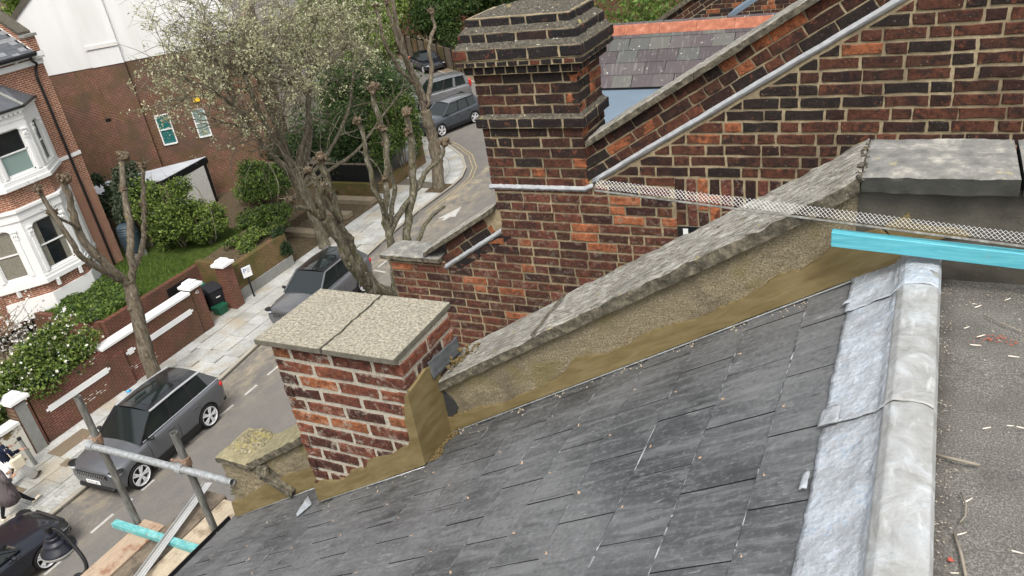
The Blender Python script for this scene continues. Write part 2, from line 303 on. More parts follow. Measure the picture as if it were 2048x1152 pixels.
MT['curtain'] = plain('grey_curtain', (.20, .19, .155), .8, .1, var=.5, sc=14)
def brick_tex(name, cols, mort, scale=1.0, plane='yz', stain=None, ang=0, green=0):
    m = Mat(name, .9, .12)
    if plane == 'yz': v = m.pos((1, 1, 1), (0, 0, rad(-90)))
    else: v = m.pos((1, 1, 1), (0, 0, rad(ang)))
    sx = m.sep(v); cb = m.n.new('ShaderNodeCombineXYZ'); m.L(sx[0], cb.inputs[0]); m.L(sx[2], cb.inputs[1])
    bt = m.n.new('ShaderNodeTexBrick'); m.L(cb.outputs[0], bt.inputs['Vector']); bt.offset = .5
    bt.inputs['Scale'].default_value = 1; bt.inputs['Brick Width'].default_value = .235*scale; bt.inputs['Row Height'].default_value = .075*scale
    bt.inputs['Mortar Size'].default_value = .0095*scale; bt.inputs['Mortar Smooth'].default_value = .2; bt.inputs['Bias'].default_value = 0
    bt.inputs['Color1'].default_value = (*cols[0], 1); bt.inputs['Color2'].default_value = (*cols[1], 1); bt.inputs['Mortar'].default_value = (*mort, 1)
    nz = m.noise(scale=5, detail=5, rough=.65); c = m.mix(m.ramp(nz, [(.35, 0), (.7, .55)]), bt.outputs[0], cols[2])
    if stain: c = m.mix(m.ramp(m.noise(scale=.55, detail=6, rough=.6), [(.46, 0), (.64, .7)]), c, stain)
    if green: c = m.mix(m.math('MULTIPLY', m.ramp(m.noise(scale=1.4, detail=5), [(.42, 0), (.6, 1)]), green), c, (.075, .072, .022))
    m.col(c).bump(bt.outputs['Fac'], -.5, .01); return m.m
MT['bt_house'] = brick_tex('house_brick', [(.29, .105, .055), (.215, .078, .044), (.13, .052, .036)], (.58, .48, .38))
MT['bt_gable'] = brick_tex('gable_brick', [(.17, .064, .042), (.125, .050, .036), (.09, .042, .034)], (.31, .23, .17), plane='g', ang=-40, stain=(.085, .062, .05), green=.35)
MT['bt_garden'] = brick_tex('garden_wall_brick', [(.165, .048, .035), (.118, .038, .030), (.085, .032, .026)], (.25, .185, .145), stain=(.075, .05, .035), green=.25)
MT['bt_mossy'] = brick_tex('mossy_wall_brick', [(.17, .085, .045), (.12, .065, .035), (.085, .05, .03)], (.25, .20, .125), stain=(.10, .095, .03), green=.8)
MT['bt_dark'] = brick_tex('low_sooty_brick', [(.075, .026, .021), (.045, .02, .018), (.03, .018, .017)], (.36, .30, .2), plane='xz', ang=0)
# street
m = Mat('road_asphalt', .92, .15); g = m.noise(scale=45, detail=4, rough=.75); w = m.noise(scale=.45, detail=6, rough=.6)
c = m.ramp(g, [(.3, (.088, .082, .077)), (.7, (.165, .156, .147))]); c = m.mix(m.ramp(w, [(.40, 0), (.7, .4)]), c, (.20, .185, .165))
px = m.sep(m.pos())[0]
near = m.ramp(m.math('MULTIPLY', m.math('ADD', px, 20.6), .33), [(0, .15), (.06, 1), (.55, .6), (.85, .12)])
c = m.mix(m.math('MULTIPLY', near, m.ramp(m.noise(m.pos((1.6, .9, 1)), 1.6, 8, .72, .3), [(.42, 0), (.70, .75)])), c, (.40, .33, .215))
m.col(c).bump(g, .5, .004); MT['road'] = m.m
m = Mat('pale_paving', .85, .2); c = m.ramp(m.rnd(), [(0, (.29, .29, .27)), (.3, (.36, .36, .34)), (.6, (.33, .32, .285)), (.85, (.41, .41, .39))], True)
w = m.noise(scale=1.1, detail=6, rough=.6); c = m.mix(m.ramp(w, [(.42, 0), (.66, .75)]), c, (.53, .54, .53)); c = m.mix(m.ramp(m.noise(scale=.8, detail=5), [(.52, 0), (.66, .6)]), c, (.36, .29, .185)); c = m.mix(m.ramp(m.noise(scale=24, detail=4), [(.4, .35), (.6, 0)]), c, (.14, .135, .12)); m.col(c).bump(w, .2, .01); MT['paving'] = m.m
MT['paving_joint'] = plain('paving_joint', (.115, .105, .085), .95, .1, var=.35, sc=5)
MT['cover'] = plain('iron_cover', (.16, .125, .085), .7, .3, var=.3, sc=12)
MT['kerb'] = plain('kerb_stone', (.30, .275, .23), .85, .2, var=.3, sc=3, bump=.3)
MT['line_white'] = plain('road_paint', (.40, .39, .365), .85, .15, var=.5, sc=9)
MT['line_yellow'] = plain('yellow_road_paint', (.29, .235, .135), .85, .15, var=.6, sc=4)
m = Mat('garden_soil', .95, .05); g = m.noise(scale=9, detail=6, rough=.7); m.col(m.ramp(g, [(.3, (.045, .034, .022)), (.55, (.10, .078, .05)), (.75, (.17, .135, .09))])).bump(g, .8, .05); MT['soil'] = m.m
m = Mat('lawn_ground', .95, .05); g = m.noise(scale=5, detail=6, rough=.7); m.col(m.ramp(g, [(.3, (.025, .035, .010)), (.55, (.05, .075, .016)), (.75, (.09, .11, .03))])).bump(g, .8, .05); MT['lawn'] = m.m
MT['path'] = plain('tan_path', (.22, .18, .125), .9, .1, var=.3, sc=2.5, bump=.3)
m = Mat('peeling_white_render', .9, .15); c = m.mix(m.ramp(m.noise(m.pos((1.2, 1.2, 2)), 1.6, 6, .65), [(.54, 0), (.58, 1)]), (.56, .54, .47), (.15, .11, .055)); m.col(c); MT['peel'] = m.m
m = Mat('painted_gable_white', .85, .15); w = m.noise(m.pos((.5, .5, .12)), 1.2, 5, .6); c = m.ramp(w, [(.3, (.57, .57, .555)), (.6, (.68, .68, .675))]); m.col(c).bump(m.noise(scale=12), .2, .01); MT['gable_white'] = m.m
MT['concrete'] = plain('grey_concrete', (.22, .22, .205), .9, .1, var=.25, sc=5)
MT['roof_felt_pale'] = plain('pale_garage_felt', (.42, .44, .47), .7, .2, var=.2, sc=2)
MT['house_slate'] = plain('blue_house_slate', (.085, .09, .10), .5, .4, var=.5, sc=5)
MT['black_paint'] = plain('black_paint', (.010, .010, .011), .5, .35, var=.2)
MT['bin_black'] = plain('wheelie_bin_plastic', (.014, .014, .018), .5, .35, var=.2)
MT['bin_green'] = plain('green_bin_plastic', (.012, .085, .045), .5, .35, var=.2)
MT['butt'] = plain('water_butt_plastic', (.035, .055, .07), .5, .35, var=.2)
# bark and leaves
def bark(name, cols, moss, mfac):
    m = Mat(name, .95, .05); g = m.noise(m.pos((6, 6, 1.6)), 2.4, 6, .68, .5); h = m.noise(scale=14, detail=5, rough=.7)
    c = m.ramp(g, [(.3, cols[0]), (.52, cols[1]), (.72, cols[2])]); c = m.mix(m.ramp(h, [(.66-mfac*.18, 0), (.72-mfac*.18, .85)]), c, moss)
    c = m.mix(m.ramp(m.noise(scale=19, detail=3), [(.66, 0), (.70, .6)]), c, (.34, .33, .27)); m.col(c).bump(g, 1, .04).bump(h, .6, .02); return m.m
MT['bark'] = bark('grey_brown_bark', [(.045, .037, .028), (.135, .113, .085), (.27, .235, .185)], (.20, .155, .03), .38)
MT['bark_pale'] = bark('pale_bark', [(.05, .042, .03), (.13, .115, .085), (.26, .235, .185)], (.18, .14, .03), .3)
MT['bark_moss'] = bark('mossy_bark', [(.035, .030, .022), (.115, .102, .075), (.30, .28, .23)], (.075, .078, .014), .62)
MT['knuckle'] = bark('knobbly_bark', [(.035, .025, .017), (.12, .092, .062), (.27, .215, .155)], (.26, .18, .04), .15)
def leafm(name, a, b, c_):
    m = Mat(name, .55, .3); r = m.n.new('ShaderNodeNewGeometry').outputs['Random Per Island']
    c = m.ramp(r, [(0, a), (.5, b), (1, c_)]); m.col(c)
    tr = m.n.new('ShaderNodeBsdfTranslucent'); m.L(c, tr.inputs[0]); mx = m.n.new('ShaderNodeMixShader'); mx.inputs[0].default_value = .3
    out = m.n['Material Output']; m.L(m.b.outputs[0], mx.inputs[1]); m.L(tr.outputs[0], mx.inputs[2]); m.L(mx.outputs[0], out.inputs[0]); return m.m
MT['leaf_pale'] = leafm('pale_spring_leaf', (.25, .26, .13), (.42, .43, .25), (.62, .61, .44))
MT['leaf_mid'] = leafm('green_leaf', (.045, .085, .016), (.09, .15, .028), (.17, .24, .05))
MT['leaf_lime'] = leafm('lime_leaf', (.07, .12, .02), (.13, .19, .035), (.24, .30, .07))
MT['leaf_dark'] = leafm('dark_evergreen_and_shade_leaf', (.015, .032, .012), (.032, .060, .022), (.075, .11, .05))
MT['leaf_grey'] = leafm('grey_green_leaf', (.03, .05, .025), (.06, .085, .045), (.16, .18, .13))
MT['leaf_ever'] = leafm('hedge_leaf', (.02, .05, .012), (.045, .085, .02), (.09, .14, .035))
MT['flower'] = leafm('cream_blossom', (.62, .60, .46), (.74, .73, .62), (.82, .81, .74))
MT['flower_white'] = leafm('white_blossom', (.66, .66, .62), (.78, .78, .75), (.85, .85, .83))

# ================================================================== ground, road, pavements
KERB = [(-20.15, -12), (-20.10, 7), (-20.15, 9.7), (-20.20, 15), (-20.45, 17.1), (-20.5, 22.8), (-20.8, 25.5), (-21.0, 29), (-20.95, 31), (-20.9, 32.2), (-21.0, 33.4), (-21.5, 34.8), (-22.7, 36.6), (-24.2, 38.0), (-25.2, 38.75), (-45, 53.0), (-80, 78)]
GZ, PZ = -13.5, -13.4
def flat(name, poly, z, mat, kind='structure', parent=None):
    me = mk(name, [(p[0], p[1], z) for p in poly], [tuple(range(len(poly)))], mat); o = ob(name, me, parent)
    if me.polygons[0].normal.z < 0: me.flip_normals()
    if kind: tag(o, kind=kind)
    return o
flat('ground', [(-400, -300), (400, -300), (400, 500), (-400, 500)], GZ-.02, MT['soil'])
flat('road', [(-120, -40), (-11.6, -40), (-11.6, 160), (-120, 160)], GZ, MT['road'])
b = MB(); b.prism(KERB+[(-80, 30), (-80, -12)], GZ-.01, PZ-.03, 'z')
pav = b.build('pavement', MT['paving_joint']); tag(pav, kind='structure')
def kx(y):
    for (x0, y0), (x1, y1) in zip(KERB, KERB[1:]):
        if y0 <= y <= y1: return x0+(x1-x0)*(y-y0)/(y1-y0)
    return -21
# paving slabs, laid in rows along the street; each flag its own stone
for r in range(4):
    y = 5.2+R_.uniform(0, .5)
    while y < 31.6:
        ln = R_.choice((.6, .75, .9, .9, 1.05)); x1 = kx(y+ln/2)-.17-r*.74; w = .725
        if r == 3: w = 1.2
        if y+ln > 33 and r == 0: break
        if 8.0 < y < 11.6 and r == 0: y += ln+.012; continue
        b = MB(); dz = R_.uniform(-.004, .004); b.box(x1-w, x1-.012, y, y+ln, PZ-.06, PZ+dz); b.build('paving_slab', MT['paving'], pav)
        y += ln+.014
b = MB()                                                       # small concrete blocks by the kerb
y = 8.02; k = 0
while y < 11.75:
    for j in range(4):
        x1 = kx(y)-.18-j*.18-(.0 if k % 2 else .0); b.box(x1-.172, x1, y+(.09 if j % 2 else 0), y+.19+(.09 if j % 2 else 0), PZ-.05, PZ+R_.uniform(-.004, .004))
    y += .2; k += 1
tag(b.build('block_paver', MT['paving'], pav), kind='stuff')
for (x0, y0), (x1, y1) in zip(KERB[1:], KERB[2:-1]):
    L_ = math.hypot(x1-x0, y1-y0); n_ = max(1, round(L_/.9))
    for i in range(n_):
        a = Vector((x0+(x1-x0)*i/n_, y0+(y1-y0)*i/n_)); c_ = Vector((x0+(x1-x0)*(i+1)/n_, y0+(y1-y0)*(i+1)/n_)); t = (c_-a).normalized(); nn = Vector((-t.y, t.x))
        a2, c2 = a+t*.006, c_-t*.006
        b = MB(); b.prism([(a2.x, a2.y), (c2.x, c2.y), (c2.x+nn.x*.15, c2.y+nn.y*.15), (a2.x+nn.x*.15, a2.y+nn.y*.15)], GZ-.05, PZ+.012, 'z'); b.build('kerb_stone', MT['kerb'], pav)
for i in range(9, 15):
    (x0, y0), (x1, y1) = KERB[i], KERB[i+1]; n_ = max(1, int(math.hypot(x1-x0, y1-y0)/.9)); n_ = min(n_, 6)
    cx_, cy_ = -25.0, 33.2
    for k in range(n_):
        a = Vector((x0+(x1-x0)*k/n_, y0+(y1-y0)*k/n_)) if i < 14 else Vector((x0-.8*k*.9, y0+.58*k*.9)); c_ = Vector((x0+(x1-x0)*(k+1)/n_, y0+(y1-y0)*(k+1)/n_)) if i < 14 else a+Vector((-.72, .52))
        ca, cc = (Vector((cx_, cy_))-a), (Vector((cx_, cy_))-c_); la, lc_ = ca.length, cc.length
        for r in range(4):
            f0, f1 = (.17+r*.8)/4.2, (.158+(r+1)*.8)/4.2; P = [a+ca*f0, c_+cc*f0, c_+cc*f1, a+ca*f1]; b = MB(); g_ = sum(P, Vector((0, 0)))/4; P = [g_+(q-g_)*.985 for q in P]
            b.prism([(q.x, q.y) for q in P], PZ-.06, PZ+.006+r*.0012+R_.uniform(0, .001), 'z'); b.build('paving_slab', MT['paving'], pav)
for (x, y, w, l, mt) in ((-22.55, 10.95, .62, 1.25, 'cover'), (-21.75, 10.2, .36, .30, 'cover'), (-22.3, 8.6, .8, .75, 'cover')):
    b = MB(); b.box(x-w/2, x+w/2, y-l/2, y+l/2, PZ-.02, PZ+.008); b.build('access_cover', MT[mt], pav)
# far pavement on the other side of the side street, and our own pavement
b = MB(); b.prism([(-26, 49.4), (-31, 52.8), (-34.1, 55.0), (-36.6, 57.0), (-42, 61), (-90, 100), (-60, 120), (-20, 90), (-18, 60), (-19, 52)], GZ-.01, PZ, 'z'); tag(b.build('far_pavement', MT['cover']), kind='structure')
b = MB(); b.prism([(-26, 49.35), (-31, 52.75), (-34.1, 54.95), (-42, 60.9), (-42.1, 61.1), (-34.15, 55.15), (-31.05, 52.97), (-26, 49.6)], GZ-.01, PZ+.01, 'z'); tag(b.build('far_kerb', MT['kerb']), kind='structure')
b = MB(); b.box(-11.6, -6.0, -30, 60, GZ-.01, PZ); tag(b.build('near_pavement', MT['paving']), kind='structure')
# painted lines: each dash of the parking bay line, the T mark, the arrow and the two yellow lines
for (x, y0, y1) in ((-18.40, 6.95, 7.50), (-18.47, 8.38, 9.10), (-18.44, 9.55, 9.72), (-18.45, 10.05, 10.50), (-18.69, 10.85, 11.2), (-18.71, 12.1, 12.72), (-18.76, 13.42, 14.02), (-18.76, 14.56, 15.13), (-18.8, 15.7, 16.3), (-18.85, 16.9, 17.5), (-19.55, 22.55, 22.95), (-19.6, 23.5, 24.1)):
    flat('road_dash', [(x-.045, y0), (x+.045, y0), (x+.045, y1), (x-.045, y1)], GZ+.004, MT['line_white'])
flat('bay_end_mark', [(-19.62, 23.18), (-19.0, 23.10), (-19.0, 23.20), (-19.62, 23.28)], GZ+.004, MT['line_white'])
flat('road_arrow', [(-19.62, 28.45), (-19.15, 29.9), (-18.85, 28.75), (-19.1, 28.7), (-19.2, 28.3), (-19.35, 28.35), (-19.3, 28.62)], GZ+.004, MT['line_white'])
for off in (.28, .48):
    V = []
    for i in range(7, len(KERB)-2):
        p, q = Vector(KERB[i]), Vector(KERB[i+1]); t = (q-p).normalized(); nn = Vector((t.y, -t.x)); V.append((p+nn*off, p+nn*(off+.07)))
    vv = [(a.x, a.y, GZ+.004) for a, _ in V]+[(c.x, c.y, GZ+.004) for _, c in V]; k = len(V)
    me = mk('yellow_line', vv, [(i, i+1, k+i+1, k+i) for i in range(k-1)], MT['line_yellow']); o = ob('yellow_line', me); tag(o, kind='structure')
    if me.polygons[0].normal.z < 0: me.flip_normals()

# ================================================================== our slate roof
roof = thing('slate_roof', 'dark grey slate roof slope running down from the lead roll', 'roof', (-3.8, 1.5, roofz(-3.8)))
def RP(s, y, h=0): return Vector((s*CT-ST*(RD+h), y, s*ST+CT*(RD+h)))
RM = Matrix(((CT, 0, -ST, 0), (0, 1, 0, 0), (ST, 0, CT, 0), (0, 0, 0, 1)))   # u = up the slope, y, n
b = MB(); b.obox(RP(-2.85, .8, -.03), (CT, 0, ST), (0, 1, 0), (-ST, 0, CT), 2.12, 1.85, .012); b.build('roof_boarding', MT['slate_side'], roof)  # near-black sheet under the slates, colours the gaps as shaded
TAILS = [-.975, -1.210, -1.434, -1.660, -1.876, -2.090, -2.302, -2.520, -2.740, -2.942, -3.156, -3.376, -3.590, -3.800, -4.012, -4.228, -4.430, -4.622, -4.80, -4.985]
PERP = [1.770, 1.900, 1.751, 1.900, 1.760, 1.908, 1.768, 1.910, 1.776, 1.915, 1.782, 1.925, 1.795, 1.940, 1.805, 1.952, 1.81, 1.945, 1.80, 1.95]
def slate_mesh(w, ln):
    """a thin riven slab: dusty strip at its tail, cut edges coloured near black as joint shade"""
    t = .006; e = lambda a: R_.uniform(-a, a)
    top = []
    for u in (0, .006, ln):
        top += [(u+e(.0012 if u < .01 else 0), -w/2+e(.001), t), (u+e(.0015 if u < .01 else 0), -w*.12+e(.02), t+e(.0008)), (u+e(.0015 if u < .01 else 0), w*.2, t+e(.0008)), (u, w/2+e(.001), t)]
    bot = [(0, -w/2, 0), (0, w/2, 0), (ln, w/2, 0), (ln, -w/2, 0)]
    V = top+bot; F = []; I = []
    for r in range(2):
        for c in range(3): F.append((r*4+c, (r+1)*4+c, (r+1)*4+c+1, r*4+c+1)); I.append(0)
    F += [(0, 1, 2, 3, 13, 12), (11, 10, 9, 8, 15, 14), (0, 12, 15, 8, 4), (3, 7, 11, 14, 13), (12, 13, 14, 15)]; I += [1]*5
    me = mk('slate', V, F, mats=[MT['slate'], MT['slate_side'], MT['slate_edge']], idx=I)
    bm = bmesh.new(); bm.from_mesh(me); bmesh.ops.recalc_face_normals(bm, faces=bm.faces); bm.to_mesh(me); bm.free()
    return me
W0 = .288
bank = [slate_mesh(W0-R_.uniform(.0034, .0060), .30) for _ in range(10)]
def dustline(k):                                                # pale crushed edge along a tail
    b = MB(); y = .0
    while y < 2.55:
        l = R_.uniform(.03, .16); s = TAILS[k]; y2 = min(y+l, 2.56)
        if R_.random() < .85:
            w = R_.uniform(.0012, .0030) if R_.random() < .8 else .006
            b.add([RP(s-.001, y, .0145), RP(s-.001, y2, .0145), RP(s+w, y2, .0148), RP(s+w*.7, y, .0148)], [(0, 1, 2, 3)])
        y = y2+R_.uniform(0, .03)
    return b
for k, s in enumerate(TAILS):
    i0 = -7
    for i in range(i0, 5):
        yc = PERP[k]-W0/2+i*W0
        if yc-W0/2 > 2.58 or yc < -.2: continue
        me = R_.choice(bank)
        tw = R_.uniform(-.004, .004)
        if k == 0: tw = R_.uniform(-.016, -.004)
        tilt = .026 if k else .030
        M = Matrix.Translation(RP(s, yc+R_.uniform(-.0008, .0008), .0075+R_.uniform(0, .0015))) @ RM @ Matrix.Rotation(tw, 4, 'Z') @ Matrix.Rotation(tilt, 4, 'Y')
        ob('slate', me, roof, M)
ds = MB()
for k in range(len(TAILS)): q = dustline(k); ds.add(q.v, q.f)
tag(ds.build('chipped_edge', MT['slate_edge'], roof), kind='stuff')
# copper rivets beside the open joints
MT['copper'] = plain('bent_copper_rivet', (.52, .36, .24), .5, .5, .3, var=.3)
rb = MB(); rb.lathe([(.0045, 0), (.0045, .0012)], k=8); rb.tube([(.001, 0, 0), (.003, .002, .004), (.006, .003, .0042)], .0011, 5); rme = rb.mesh('rivet', MT['copper'])
for k, s in enumerate(TAILS[1:-1]):
    for i in range(-4, 3):
        y = PERP[k+1]+i*W0
        if y > 2.35 or y < .75 or R_.random() < .12: continue
        M = Matrix.Translation(RP(TAILS[k]+.022, y+R_.uniform(-.012, .012), .014)) @ RM @ Matrix.Rotation(R_.uniform(0, 6), 4, 'Z') @ Matrix.Scale(R_.uniform(.6, 1.3), 4)
        ob('rivet', rme, roof, M)
# grit and mortar crumbs washed against the walls
gb = MB()
for _ in range(420):
    if R_.random() < .5: x = R_.uniform(-1.9, -.3); y = 2.555-abs(R_.gauss(0, .03)); h = .012
    elif R_.random() < .6: x = R_.uniform(-2.02, -1.92); y = R_.uniform(2.33, 2.56); h = .01
    else: x = R_.uniform(-3.6, -1.9); y = 2.31-abs(R_.gauss(0, .03)); h = .012
    r = R_.uniform(.0015, .0055); gb.blob((x, y, roofz(x)+h), r, .4, 1, (1, 1, .6))
MT['crumb'] = plain('pale_crumb', (.36, .30, .22), .95, .1, var=.6, sc=30)
tag(gb.build('mortar_crumb', MT['crumb'], roof), kind='stuff')
mg = MB()
for _ in range(500):
    t = R_.random(); x = -1.985+.09*R_.random()+.02*math.sin(t*9); y = 2.33+t*.23; mg.blob((x, y, roofz(x)+.012+R_.uniform(0, .012)), R_.uniform(.002, .007), .4, 1)
MT['moss_crumb'] = plain('brown_moss', (.13, .095, .045), .95, .05, var=.6, sc=40)
tag(mg.build('moss_crumb', MT['moss_crumb'], roof), kind='stuff')
# gutter
gut = thing('gutter', 'black half round gutter under the slate eaves, full of grit', 'gutter', (-3.92, 1.5, -3.5))
gx, gz = -3.905, -3.525
b = MB(); prof = [(gx+.058*math.cos(a), gz+.058*math.sin(a)) for a in [math.pi+i*math.pi/8 for i in range(9)]]; prof += [(gx+.052*math.cos(a), gz+.052*math.sin(a)) for a in [2*math.pi-i*math.pi/8 for i in range(9)]]
b.prism(prof, .2, 2.62); b.build('gutter_trough', MT['black_plastic'], gut)
b = MB(); b.box(-3.84, -3.815, .2, 2.6, -3.66, -3.455); b.build('fascia_board', MT['black_paint'], gut)
b = MB()
for _ in range(260): b.blob((gx+R_.uniform(-.035, .035), R_.uniform(.9, 2.6), gz-.028+R_.uniform(0, .012)), R_.uniform(.003, .009), .4, 1)
tag(b.build('gutter_grit', MT['render_dark'], gut), kind='stuff')
hw = thing('house_front_wall', 'red brick front wall of our house, just below the gutter', 'wall', (-3.7, 1.5, GZ))
b = MB(); b.box(-3.80, -3.4, -6, 2.80, GZ, -3.66); b.build('wall', MT['bt_house'], hw)

# ------------------------------------------------------------------ lead along the top of the slates
lead = thing('lead_capping', 'pale grey lead flashing with a rounded roll along the roof edge', 'flashing', (0, 1.6, -1.35))
XR = .003                                                       # the roll stands beside the felt roof
def leadprof(t):
    """section from the slates (t=0) over the roll to the felt (t=1): returns x, z"""
    P = [(-.168, roofz(-.168)+.020), (-.10, roofz(-.10)+.019), (-.045, roofz(-.045)+.020), (-.034, roofz(-.034)+.030), (-.030, -1.262), (-.014, -1.246), (.02, -1.240), (.055, -1.241), (.076, -1.249), (.084, -1.270), (.085, -1.305), (.088, -1.338)]
    f = t*(len(P)-1); i = min(int(f), len(P)-2); f -= i
    return P[i][0]+(P[i+1][0]-P[i][0])*f, P[i][1]+(P[i+1][1]-P[i][1])*f
def lead_sheet(y0, y1, off, seed, rollmat):
    nu, nv = 66, max(8, int((y1-y0)/.012))
    def fn(a, c):
        x, z = leadprof(a); y = y0+(y1-y0)*c
        wing = a < .28
        d = n3(x*1+seed, y, z, 14)*(.0050 if wing else .0050)+n3(x+seed, y, z, 38)*(.0035 if wing else .0022)+n3(x, y+seed, 0, 5)*.006
        ex = 0
        if a < .001: ex = n3(seed, y, 0, 5)*.004+n3(seed, y, 3, 30)*.0025
        if c < .001 or c > .999: y += n3(seed, a*6, 0, 1)*.006
        nx, nz = (-ST, CT) if wing else (0.1, .95)
        return (x+ex+nx*(d+off), y, z+nz*(d+off))
    V, F = sheet(fn, nu, nv); n_ = nv
    idx = [0 if (f[0]//(nv+1)) < nu*.29 else 1 for f in F]
    me = mk('lead_sheet', V, F, mats=[MT['lead'], rollmat], idx=idx, smooth=True); o = ob('lead_sheet', me, lead)
    md = o.modifiers.new('t', 'SOLIDIFY'); md.thickness = .0025
    return o
lead_sheet(.3, 1.79, 0, 2.3, MT['lead_roll']); lead_sheet(1.74, 2.42, .0035, 7.1, MT['lead_roll']); lead_sheet(2.33, 2.575, .0065, 12.4, MT['lead'])
def clip(s, y, w, l):
    V, F = sheet(lambda a, c: tuple(RP(s+a*l, y+c*w, .026+.004*math.sin(a*3)+n3(a*3, c*3, s*9)*.003)), 6, 6)
    me = mk('lead_clip', V, F, MT['lead'], True); o = ob('lead_clip', me, lead); o.modifiers.new('t', 'SOLIDIFY').thickness = .003
clip(-.822, 1.735, .075, .055); clip(-.828, 2.375, .02, .03); clip(-.835, 1.50, .06, .02)
# ------------------------------------------------------------------ flat felt roof beside it
V, F = sheet(lambda a, c: (.083+a*3.0, -1.2+c*3.78, -1.338+n3(a*6, c*8, 0)*.006+n3(a*40, c*50, 1)*.0015), 60, 80)
felt = ob('felt_roof', mk('felt_roof', V, F, MT['felt'], True)); tag(felt, 'flat grey gritty felt roof beside the lead roll', 'roof')
b = MB(); b.box(.09, 3.1, -1.2, 2.57, -2.0, -1.36); b.build('roof_deck', MT['render_dark'], felt)
MT['splinter'] = plain('pale_wood_splinter', (.60, .55, .47), .8, .2, var=.2); MT['twig'] = plain('dry_twig', (.24, .21, .17), .85, .1, var=.4, sc=30)
FZ = -1.330
R2 = random.Random(5)
for i in range(30):
    if i < 17: x, y = R2.uniform(.13, .42), R2.uniform(2.15, 2.46)
    else: x, y = R2.uniform(.12, .33), R2.uniform(1.15, 2.15)
    l = R2.uniform(.003, .014); a = R2.uniform(-.9, .9); w = l*.13
    b = MB(); b.add([(-l, -w*R2.uniform(.2, 1), 0), (-l*.2, -w, 0), (l, -w*.2, 0), (l*R2.uniform(.7, 1), w*.4, 0), (0, w, 0), (-l*.9, w*.7, 0)]+[(-l, 0, .0025), (l*.9, 0, .0025)], [(0, 1, 2, 3, 4, 5), (0, 6, 7, 2, 1), (5, 4, 3, 7, 6), (0, 5, 6), (2, 7, 3)])
    o = ob('wood_splinter', b.mesh('wood_splinter', MT['splinter']), None, Matrix.Translation((x, y, FZ+.004)) @ Matrix.Rotation(a, 4, 'Z') @ Matrix.Rotation(R2.uniform(-.1, .1), 4, 'Y'))
    tag(o, 'small pale wood splinter lying on the grey felt roof', 'splinter', 'wood splinters on the felt roof')
gf = MB()
for _ in range(500):
    if R2.random() < .45: x, y = .088+abs(R2.gauss(0, .02)), R2.uniform(1.0, 2.5)
    elif R2.random() < .6: x, y = R2.uniform(.1, .5), 2.53-abs(R2.gauss(0, .09))
    else: x, y = R2.uniform(.1, .4), R2.uniform(1.1, 2.5)
    gf.blob((x, y, FZ+.001), R2.uniform(.0006, .0022), .5, 1, (1.3, 1, .6))
tag(gf.build('roof_grit', plain('roof_grit', (.30, .27, .22), .95, .1, var=.7, sc=60), felt), kind='stuff')
def twig(pts, r, label):
    b = MB(); b.tube([(p[0], p[1], FZ+.004+(p[2] if len(p) > 2 else 0)) for p in pts], r, 6, jit=.15); tag(b.build('twig', MT['twig'], smooth=True), label, 'twig')
twig([(.088, 1.665), (.12, 1.655, .004), (.15, 1.648, .006), (.175, 1.652)], .0035, 'thick dry twig poking out from under the lead roll')
twig([(.125, 1.42), (.137, 1.36, .003), (.146, 1.30)], .003, 'straight dark stalk low on the felt roof beside the red speck')
twig([(.138, 1.55), (.147, 1.51, .004), (.145, 1.47, .006), (.135, 1.455)], .0018, 'thin forked twig curled on the felt roof')
twig([(.20, 2.335), (.235, 2.30, .004), (.29, 2.26)], .0016, 'thin dry twig among the splinters by the blue batten')
b = MB(); b.blob((.118, 1.345, FZ+.003), .0048, .5, 2, (1.2, 1, .7)); tag(b.build('brick_crumb', plain('brick_red_crumb', (.33, .085, .06), .9, .1)), 'red brick crumb on the felt roof near the bottom edge', 'crumb')
b = MB()
for _ in range(70): b.blob((R2.gauss(.235, .03), R2.gauss(2.215, .013), FZ-.001), R2.uniform(.0008, .0024), .5, 1, (1.5, 1, .3))
tag(b.build('brick_dust', plain('brick_dust', (.34, .10, .06), .95, .05, var=.4, sc=80)), 'smear of orange brick dust on the felt roof', 'dust', kind='stuff')

# ================================================================== our party parapet
par = thing('parapet_wall', 'rendered party parapet with raking stone coping between roof and gap', 'parapet', (-1.0, 2.57, -3.0))
YF, YB = 2.57, 2.86
sl = .589; cz = lambda x: -1.396+sl*(x+.845)+.016*max(0, min(1, (x+.45)/.28))**2                      # front top edge of the raking coping
b = MB(); b.prism([(-2.0, -3.6), (-2.0, cz(-2.0)-.055), (-.168, cz(-.168)-.055), (-.168, -1.035), (3.0, -1.035), (3.0, -2.2)], YF, YB)
b.build('wall_core', MT['bt_dark'], par)
def facegrid(x0, x1, zb, zt, y, mat, name, parent, nx, nz, amp, seed, solid=.012):
    def fn(a, c):
        x = x0+(x1-x0)*a; z0, z1 = zb(x), zt(x); z = z0+(z1-z0)*c
        return (x, y-abs(fr3(x+seed, 0, z, 16, 4))*amp-n3(x, seed, z, 55)*amp*.5, z)
    V, F = sheet(fn, nx, nz); o = ob(name, mk(name, V, F, mat, True), parent); return o
facegrid(-1.99, -.168, lambda x: roofz(x)-.05, lambda x: cz(x)-.045, YF-.003, MT['render_old'], 'old_render', par, 150, 44, .006, 3)
facegrid(-.168, .9, lambda x: -1.42, lambda x: -1.030, YF-.003, MT['render_dark'], 'dark_render', par, 80, 36, .004, 9)
